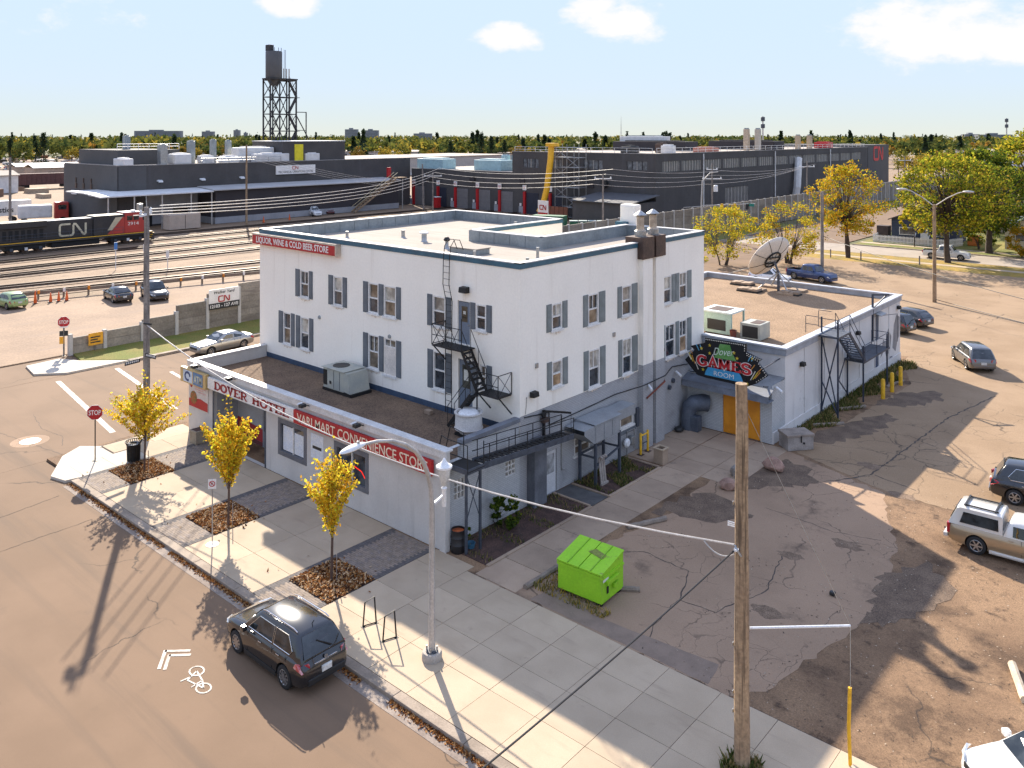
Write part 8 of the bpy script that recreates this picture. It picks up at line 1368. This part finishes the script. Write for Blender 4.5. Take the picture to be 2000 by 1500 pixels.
for k in range(12): MB().tube([(-10.8 + k * 1.56, -1.48, 1.55), (-10.8 + k * 1.56, -1.48, 2.55)], .025, 5).build('handrail_post', m_iron_grey, lo_)
for k in range(7): MB().box(-10.2 + k * .8, -9.7 + k * .8, -1.17, -1.14, 1.9, 3.2).build('side_louvre', m_under, lo_)
for k in range(3): MB().lathe([(.0, 4.45), (.7, 4.45), (.7, 4.3)], (-9.6 + k * 1.8, 0, 0), 16).build('radiator_fan', m_rust, lo_)
for x, y in ((8.2, -.8), (8.6, .2)): MB().bbox(x - .3, x + .3, y - .25, y + .25, 4.75, 4.95, .04).build('horn', m_tarp, lo_)
# -- other rolling stock, trailers, sheds on the left
gd_ = T('gondola_car', 'rust brown gondola wagon beyond the repair shop', 'rail wagon', (-258, 77, .2), rad(88)); MB().bbox(-8.5, 8.5, -1.5, 1.5, 1.1, 4.6, .05).build('box', M('gondola_brown', (.115, .052, .045), .8, var=.25), gd_)
for k in range(13): MB().box(-8.3 + k * 1.37, -8.15 + k * 1.37, -1.62, -1.5, 1.1, 4.6).build('rib', M('gondola_brown'), gd_)
for x in (-6.2, 6.2): MB().bbox(x - 1.6, x + 1.6, -1.1, 1.1, .2, 1.1, .05).build('truck', m_under, gd_)
tr_ = T('semi_trailer', 'white semi trailer with dark lettering behind the locomotive', 'trailer', (-157, 30, 0), rad(84)); MB().bbox(-8, 8, -1.3, 1.3, 1.2, 4.1, .04).build('box', m_tarp, tr_); text('lettering', 'CN Logistics', m_black, tr_, (-2.6, -1.32, 1.9), (1, 0, 0), (0, 0, 1), width=7.5, height=1.0, bold=.02)
for x in (-6.5, -5.2, 5): MB().lathe([(0, -1.25), (.5, -1.25), (.5, 1.25), (0, 1.25)], (x, 0, .5), 14, 'y').build('wheel', m_tyre, tr_)
rt_ = T('road_tractor', 'white tarped truck with red cab in front of the repair shop', 'truck', (-150, 44 - 5.5, 0), rad(75)); MB().bbox(-4.5, 1.2, -1.3, 1.3, .9, 3.4, .3).build('load', m_tarp, rt_); MB().bbox(1.6, 4.0, -1.25, 1.25, .6, 3.8, .15).build('cab', m_lr, rt_); MB().box(2.2, 3.6, -1.28, -1.24, 2.4, 3.3).build('window', m_carglass, rt_)
for x in (-3.4, 3.0): MB().lathe([(0, -1.3), (.5, -1.3), (.5, 1.3), (0, 1.3)], (x, 0, .5), 14, 'y').build('wheel', m_tyre, rt_)
yf = T('yellow_gantry', 'yellow steel gantry post at the left edge behind the tracks', 'gantry', (-128, 19.8, 0)); MB().bar((0, 0, 0), (0, 0, 4.5), .45).bar((0, 0, 4.3), (0, -2.5, 4.3), .4).build('frame', m_yellow, yf); MB().bbox(-1, 1, -3.2, -1.4, 0, 3.6, .1).build('cabinet', m_ltblue, yf)
for i, (x, y, a, b, h, mt, lab) in enumerate(((-300, 96, 9, 5, 5, M('shed_tan', (.40, .30, .22), .8, var=.15), 'tan shed with dark doors beyond the tracks'), (-250, 58, 7, 6, 5, m_tarp, 'white shed at the left edge beyond the tracks'), (-285, 118, 6, 3, 3.5, m_tarp, 'white trailer beside the gondola wagon'), (-270, 108, 4, 2, 2.8, m_tarp, 'small white cabin behind the repair shop'), (-330, 70, 10, 6, 5.5, m_ltblue, 'pale blue shed in the distant yard'), (-345, 108, 12, 6, 4, M('shed_tan'), 'low tan building in the distant yard'))):
    t = T('yard_building', lab, 'shed', (x, y, 0), rad(88)); MB().box(-a, a, -b, b, 0, h).build('wall', mt, t); MB().slab([(-a - .4, -b - .4, h), (a + .4, -b - .4, h), (a + .4, 0, h + 1.2), (-a - .4, 0, h + 1.2)], (0, 0, .15)).slab([(-a - .4, b + .4, h), (a + .4, b + .4, h), (a + .4, 0, h + 1.2), (-a - .4, 0, h + 1.2)], (0, 0, .15)).build('roof', m_tarp if mt != m_tarp else m_cnroof, t); MB().box(-a * .5, a * .3, -b - .05, -b, 0, h * .7).build('door', m_cn_dark, t)
# distant parked cars
mini_b = MB().bbox(-2.2, 2.2, -.9, .9, .3, 1.0, .2).build('parked_car', white); mini_c = MB().add([(-1.5, -.8, 1.0), (1.0, -.8, 1.0), (1.0, .8, 1.0), (-1.5, .8, 1.0), (-1.1, -.65, 1.5), (.4, -.65, 1.5), (.4, .65, 1.5), (-1.1, .65, 1.5)], [(4, 5, 6, 7), (0, 1, 5, 4), (1, 2, 6, 5), (2, 3, 7, 6), (3, 0, 4, 7)]).build('cabin', m_carglass, mini_b)
pal = [white, white, charcoal, black, silver, car_paint('signal_red', (.45, .03, .02), .1), car_paint('deep_blue', (.015, .04, .13), .3)]
r = random.Random(12); first = True; carmesh = {}
for i in range(110):
    if i < 60: x, y = -395 - r.random() * 60, 60 + r.random() * 115
    elif i < 90: x, y = -30 + r.random() * 35, 268 + r.random() * 16
    else: x, y = -290 - r.random() * 60, 190 + r.random() * 120
    m_ = pal[r.randrange(7)]
    if m_.name not in carmesh: me = mini_b.data.copy(); me.materials.clear(); me.materials.append(m_); carmesh[m_.name] = me
    o = mini_b if i == 0 else mini_b.copy()
    if i: COL.objects.link(o); c = mini_c.copy(); COL.objects.link(c); c.parent = o
    o.data = carmesh[m_.name]; o.location = (x, y, -.2 if x < -60 else -.1); o.rotation_euler = (0, 0, r.choice([0, 1.57]) + r.gauss(0, .06)); o.scale = (1.1, 1.1, 1.2)
    tag(o, 'small parked car in the crowded lot ' + ('beyond the gondola wagon at the left' if i < 60 else 'near the red logo wall at the right' if i < 90 else 'far behind the lattice tower'), 'car', 'distant parked cars')
# -- houses on the right
def house(label, loc, rz, w, d, h, rh, wall, roof, trim, porch=False):
    t = T('house', label, 'house', loc, rz); MB().box(-w, w, -d, d, 0, h).add([(-w, -d, h), (w, -d, h), (w, d, h), (-w, d, h), (0, -d, h + rh), (0, d, h + rh)], [(0, 1, 4), (2, 3, 5)]).build('wall', wall, t)
    ov = .45; rf = MB()
    for s in (-1, 1): rf.slab([(s * (w + ov), -d - ov, h - rh * ov / w), (0, -d - ov, h + rh), (0, d + ov, h + rh), (s * (w + ov), d + ov, h - rh * ov / w)], (0, 0, .16))
    rf.build('roof', roof, t); 
    for x0, x1, z0, z1 in ((-w * .75, -w * .25, 1.2, 2.4), (w * .35, w * .8, 1.2, 2.4)): f = MB().box(x0, x1, -d - .08, -d - .01, z0, z1).build('window', trim, t); MB().box(x0 + .1, x1 - .1, -d - .1, -d - .081, z0 + .1, z1 - .1).build('pane', m_glass, f)
    dr = MB().box(-w * .08, w * .16, -d - .08, -d - .01, .5, 2.6).build('door', trim, t); MB().box(-w * .0, w * .08, -d - .1, -d - .081, 1.7, 2.2).build('pane', m_glass, dr); return t
navy_wall = M('navy_siding', (.03, .042, .075), .7, var=.15, streak=(.5, .6, (.022, .03, .055), (.05, .05, 9))); cream_wall = M('cream_siding', (.62, .52, .38), .8, var=.1, scale=.5)
hs_ = house('dark navy house with white door and stair behind the fence', (-13.2, 120.5, 0), rad(4), 4.6, 4.5, 3.6, 1.9, navy_wall, M('roof_brown', (.12, .09, .075), .9, var=.25), m_frame)
for k in range(4): MB().box(-.9, .9, -4.6 - .35 * (4 - k), -4.6 - .35 * (3 - k), 0, .14 * (k + 1)).build('step', m_conc, hs_)
for s in (-1, 1): MB().bar((s * 1.0, -6.0, .9), (s * 1.0, -4.6, 1.6), .12).bar((s * 1.0, -6.0, 0), (s * 1.0, -6.0, .95), .12).build('stair_rail', m_frame, hs_)
house('cream gabled house at the right behind the dark elm', (2.6, 123.0, 0), rad(6), 5.2, 5, 3.3, 2.4, cream_wall, M('roof_green_grey', (.05, .075, .075), .9, var=.2), m_frame); house('brown roofed house beyond the navy house', (-8.5, 146, 0), rad(4), 5, 5, 3.2, 2.0, M('tan_siding', (.45, .36, .27), .8), M('roof_brown'), m_frame)
pf = T('picket_fence', 'white picket fence around the navy house yard', 'fence'); PK = MB()
for a, b in (((-19.5, 113.2), (-8.9, 113.4)), ((-8.9, 113.4), (-7.6, 117.5)), ((-19.5, 113.2), (-20.0, 120))):
    L = math.hypot(b[0] - a[0], b[1] - a[1]); n = int(L / .2); d = Vector((b[0] - a[0], b[1] - a[1], 0)).normalized(); ang = Vector((-d.y, d.x, 0)) * .03
    for h in (.35, .95): MB().bar((a[0], a[1], h), (b[0], b[1], h), .05, .10).build('rail', m_frame, pf)
    for k in range(n): c = Vector((a[0], a[1], 0)) + d * (k * .2 + .1); PK.slab([c - d * .06 + ang, c + d * .06 + ang, c + d * .06 + ang + Vector((0, 0, 1.1)), c + ang + Vector((0, 0, 1.22)), c - d * .06 + ang + Vector((0, 0, 1.1))], -ang * .7)
PK.build('pickets', m_frame, pf, kind='stuff')
tag(MB().bbox(-20.0, -18.2, 116.5, 118, 0, 2.3, .05).build('garden_shed', M('shed_brown', (.07, .045, .04), .8)), 'small dark brown garden shed behind the picket fence', 'shed'); tag(MB().bbox(-7.2, -5.6, 118, 119.2, 0, 1.6, .2).build('covered_load', M('tarp_orange', (.65, .18, .03), .6, var=.2)), 'orange tarp heap between the two houses', 'tarp')
# -- far warehouses and skyline
FB = [(-25, 420, 45, 16, 9, m_tarp, 'long white warehouse far behind the trees at the right'), (25, 470, 40, 18, 11, M('warehouse_cream', (.52, .48, .43), .8, var=.1), 'cream warehouse with dark windows at the far right'), (70, 430, 30, 14, 9, m_plinth, 'grey warehouse at the far right edge'), (-60, 520, 40, 20, 8, m_tarp, 'pale warehouse beyond the red logo wall'), (0, 620, 60, 20, 10, M('warehouse_brick', (.30, .16, .11), .8), 'brick warehouse far to the right'), (-235, 330, 40, 22, 7, m_cn_l, 'low grey shop far behind the lattice tower'), (-190, 420, 50, 30, 6, m_cnroof, 'tan roofed shop in the far yard'), (-260, 240, 20, 40, 7, M('shop_pale', (.42, .38, .34), .8, var=.1), 'pale long shop between tower and far trees'), (-420, 330, 60, 30, 6, M('warehouse_cream'), 'cream depot near the far tree line'), (-330, 420, 40, 20, 7, m_tarp, 'white depot near the far tree line'), (-520, 240, 16, 30, 7, m_tarp, 'row of white townhouses at the far left trees')]
for x, y, a, b, h, mt, lab in FB:
    t = T('warehouse', lab, 'warehouse', (x, y, -.1), rad(4)); MB().box(-a, a, -b, b, 0, h).build('wall', mt, t); MB().box(-a - .3, a + .3, -b - .3, b + .3, h, h + .4).build('roof', m_cnroof if mt != m_cnroof else m_plinth, t)
    for k in range(10): u = -a + a * 2 * (k + .5) / 10; MB().box(u - a * .05, u + a * .05, -b - .12, -b - .02, h * .55, h * .82).build('window', m_cnglass, t)
SK = [(310, 2300, 128, 26, 'wide stepped grey apartment slab on the horizon at left'), (407, 2500, 34, 25, 'grey tower right of the wide apartment slab'), (463, 2700, 18, 30, 'slim grey tower on the horizon'), (480, 2900, 10, 22, 'small grey block beside the slim tower'), (687, 1900, 28, 28, 'boxy grey tower right of the lattice tower'), (725, 1950, 34, 26, 'wide grey tower beside the boxy tower'), (826, 2300, 50, 19, 'low stepped block on the horizon above the hotel'), (1940, 1500, 60, 16, 'white block on the horizon at right'), (1895, 1700, 30, 17, 'pale block on the horizon near the right antenna')]
yaw = rad(41.2); fwd = Vector((-math.sin(yaw), math.cos(yaw), 0)); rgt = Vector((math.cos(yaw), math.sin(yaw), 0)); C0 = Vector((CAM[0], CAM[1], 0))
m_sky_b = M('far_tower_concrete', (.23, .235, .25), .9, var=.15, scale=.05, fine=.3, fvar=.15)
for px, dist, w, h, lab in SK:
    p = C0 + fwd * dist + rgt * ((px - 1000) / 1635 * dist); t = T('tower_block', lab, 'tower block', (p.x, p.y, 0), yaw); MB().box(-w / 2, w / 2, -8, 8, 0, h).build('wall', m_sky_b, t); MB().box(-w * .2, w * .1, -4, 4, h, h + 3).build('plant_room', m_sky_b, t)
    for k in range(int(h / 3.2)): MB().box(-w * .46, w * .46, -8.1, -8.01, 2 + k * 3.2, 3.5 + k * 3.2).build('window_band', m_cnglass, t)
for i, (px, dist, h) in enumerate(((1490, 420, 26), (1966, 520, 27))):
    p = C0 + fwd * dist + rgt * ((px - 1000) / 1635 * dist); t = T('cell_mast', ['cell mast with antenna rings right of centre', 'cell mast with antenna rings at the right edge'][i], 'antenna mast', (p.x, p.y, 0)); MB().tube([(0, 0, 0), (0, 0, h)], [.5, .3], 8).build('mast', m_pole, t, True)
    for z in (h - 1.5, h - 5): MB().lathe([(.9, 0), (1.0, .1), (1.0, 2.0), (.9, 2.1)], (0, 0, z - 1), 12).build('antenna_ring', m_iron_grey, t)
p = C0 + fwd * 600 + rgt * ((1213 - 1000) / 1635 * 600); t = T('radio_mast', 'thin radio mast above the tall charcoal roof', 'antenna mast', (p.x, p.y, 0)); MB().tube([(0, 0, 0), (0, 0, 22), (0, 0, 30)], [.3, .2, .05], 6).build('mast', m_pole, t); MB().bar((-1, 0, 18), (1, 0, 18), .15).build('crossarm', m_pole, t)
# -- far trees: individual trees nearest, then the wood as one mass
def tree_proto(seed, H, R, mats, wts, conifer=False, n=150, leaf=1.0):
    g = np.random.default_rng(seed)
    if conifer:
        z = g.random(n) ** .8; rr = (1 - z) * R * np.sqrt(g.random(n)); a = g.random(n) * 6.283; c = np.column_stack([rr * np.cos(a), rr * np.sin(a), 1 + z * (H - 1)])
    else:
        k = 9; cc = g.normal(0, 1, (k, 3)); cc /= np.linalg.norm(cc, axis=1)[:, None]; cc *= np.array([R * .6, R * .6, H * .24]); cc[:, 2] += H * .60; idx = g.integers(0, k, n); q = g.normal(0, 1, (n, 3)); q /= np.linalg.norm(q, axis=1)[:, None]; c = cc[idx] + q * (g.random(n) ** .4)[:, None] * R * .42
    return c
LC.update({'f_' + k: leaf_mat('far_leaf_' + k, c, .3) for k, c in dict(olive=(.13, .135, .035), green=(.062, .085, .026), lime=(.19, .19, .035), gold=(.34, .23, .035), lemon=(.36, .28, .045), amber=(.30, .16, .03), ochre=(.20, .14, .035), spruce=(.03, .045, .028), dgreen=(.04, .06, .022)).items()})
PR = []
for i, (cf, H, R, ms, ws) in enumerate([(0, 11, 4.6, ['olive', 'green', 'lime'], [3, 3, 1]), (0, 10, 4.4, ['gold', 'lemon', 'olive'], [2, 2, 1.4]), (0, 11, 4.8, ['green', 'dgreen', 'olive'], [3, .7, 2]), (0, 9, 4.2, ['amber', 'ochre', 'olive'], [2, 2, 1.5]), (1, 14, 3.0, ['spruce', 'dgreen'], [3, 1.4]), (0, 12, 5, ['lime', 'olive', 'lemon'], [2, 2, 1.2])]):
    PR.append((tree_proto(60 + i, H, R, ms, ws, cf), [LC['f_' + m] for m in ms], ws, H, cf))
protos = []
for i, (c, ms, ws, H, cf) in enumerate(PR):
    t = T('far_tree', 'far tree', 'tree'); MB().tube([(0, 0, -.3), (0, 0, H * .6)], [.22, .1], 6).build('trunk', m_bark, t); d = np.concatenate([c + RNG.normal(0, .5, c.shape) for _ in range(4)]); o = leaf_mesh('crown', d, .42, ms, ws, t, .7); o['kind'] = 'stuff'; protos.append(t)
FT = [(1775, 292, 330, 1), (1835, 288, 300, 3), (1800, 300, 310, 1), (1755, 300, 340, 5), (1720, 285, 420, 1), (1690, 280, 430, 0), (1860, 300, 300, 5), (1900, 300, 260, 0), (1640, 276, 420, 2), (1600, 276, 400, 1), (1560, 275, 410, 3), (1520, 275, 420, 0), (20, 300, 420, 4), (70, 300, 430, 4), (85, 300, 440, 4), (110, 300, 460, 0), (140, 300, 470, 1), (45, 300, 410, 0), (180, 290, 480, 5), (230, 290, 480, 0), (310, 290, 470, 3), (330, 290, 460, 3), (350, 285, 480, 1), (390, 285, 470, 1), (440, 285, 480, 3), (480, 285, 470, 0), (600, 285, 440, 2), (640, 285, 450, 1), (700, 285, 430, 3), (755, 285, 420, 1), (775, 290, 400, 1), (790, 290, 410, 5), (850, 285, 430, 3), (880, 285, 440, 4), (940, 285, 430, 4), (960, 285, 440, 4), (985, 285, 430, 4), (1300, 275, 430, 4), (1010, 280, 440, 3), (560, 285, 440, 1)]
ordn = 'first second third fourth fifth sixth seventh eighth ninth tenth eleventh twelfth'.split(); names = ['green', 'yellow', 'dark green', 'orange brown', 'dark spruce', 'yellow green']
for i, (px, _, dist, k) in enumerate(FT):
    o = protos[k] if not any(f[3] == k for f in FT[:i]) else copy_tree(protos[k]); p = C0 + fwd * dist + rgt * ((px - 1000) / 1635 * dist)
    s = .85 + .4 * ((i * 37) % 10) / 10; put(o, (p.x, p.y, -.2), i * 1.3, f'{ordn[sum(1 for f in FT if f[3] == k and f[0] < px)]} {names[k]} tree from the left in front of the far wood', 'trees in front of the far wood'); o.scale = (s, s, s * 1.08)
g = np.random.default_rng(77); Vc, Mi = [], []
nt = 3400; dist = 470 + 2300 * g.random(nt) ** 1.5; ang = np.radians(g.uniform(-41, 41, nt)); sel = np.ones(nt, bool)
allm = [LC['f_' + k] for k in ('olive', 'green', 'dgreen', 'lime', 'gold', 'lemon', 'amber', 'ochre', 'spruce')]; nm2 = {m.name: i for i, m in enumerate(allm)}
for i in range(nt):
    d = dist[i]; lat = d * math.tan(ang[i]); x, y = CAM[0] + fwd.x * d + rgt.x * lat, CAM[1] + fwd.y * d + rgt.y * lat
    k = int(g.choice(6, p=[.34, .13, .28, .08, .06, .11])); c, ms, ws, H, cf = PR[k]; n = 55 if d < 1100 else 26; s = g.uniform(.8, 1.45)
    q = c[g.integers(0, len(c), n)] * s; a = g.random() * 6.28; ca, sa = math.cos(a), math.sin(a)
    Vc.append(np.column_stack([x + q[:, 0] * ca - q[:, 1] * sa, y + q[:, 0] * sa + q[:, 1] * ca, q[:, 2] - .2])); Mi.append(np.array([nm2[m.name] for m in ms])[g.choice(len(ms), n, p=np.array(ws) / sum(ws))])
Vc = np.concatenate(Vc); Mi = np.concatenate(Mi); N = len(Vc); nr = g.normal(0, 1, (N, 3)); nr[:, 2] += .6; nr /= np.linalg.norm(nr, axis=1)[:, None]; u = np.cross(nr, g.normal(0, 1, (N, 3))); u /= np.linalg.norm(u, axis=1)[:, None]; w = np.cross(nr, u); s = g.uniform(1.1, 2.1, N)[:, None]
o = mesh_np('far_woodland', np.concatenate([Vc - u * s, Vc - w * s * .7, Vc + u * s, Vc + w * s * .7], axis=1).reshape(-1, 3), np.arange(4 * N).reshape(-1, 4), allm, Mi); o['kind'] = 'stuff'; o['label'] = 'green and golden woodland covering the plain to the horizon'
# yard clutter: low junk heaps and stored material, uncountable at this size
N = 900; r = np.random.default_rng(5); mb = MB()
for k in range(N):
    x, y = r.uniform(-620, -170), r.uniform(20, 460)
    if -175 < x and 80 < y: continue
    a, b, h = r.uniform(.8, 4), r.uniform(.6, 2.5), r.uniform(.4, 2.2); mb.m = int(r.integers(0, 6)); mb.box(x - a, x + a, y - b, y + b, -.2, h)
o = mb.build('stored_material', [m_tarp, M('junk_brown', (.22, .14, .09), .9), m_plinth, M('junk_rust', (.26, .10, .05), .9), m_cn_l, M('junk_tan', (.42, .32, .22), .9)]); tag(o, 'scattered stored material across the distant yard', None, None, 'stuff')
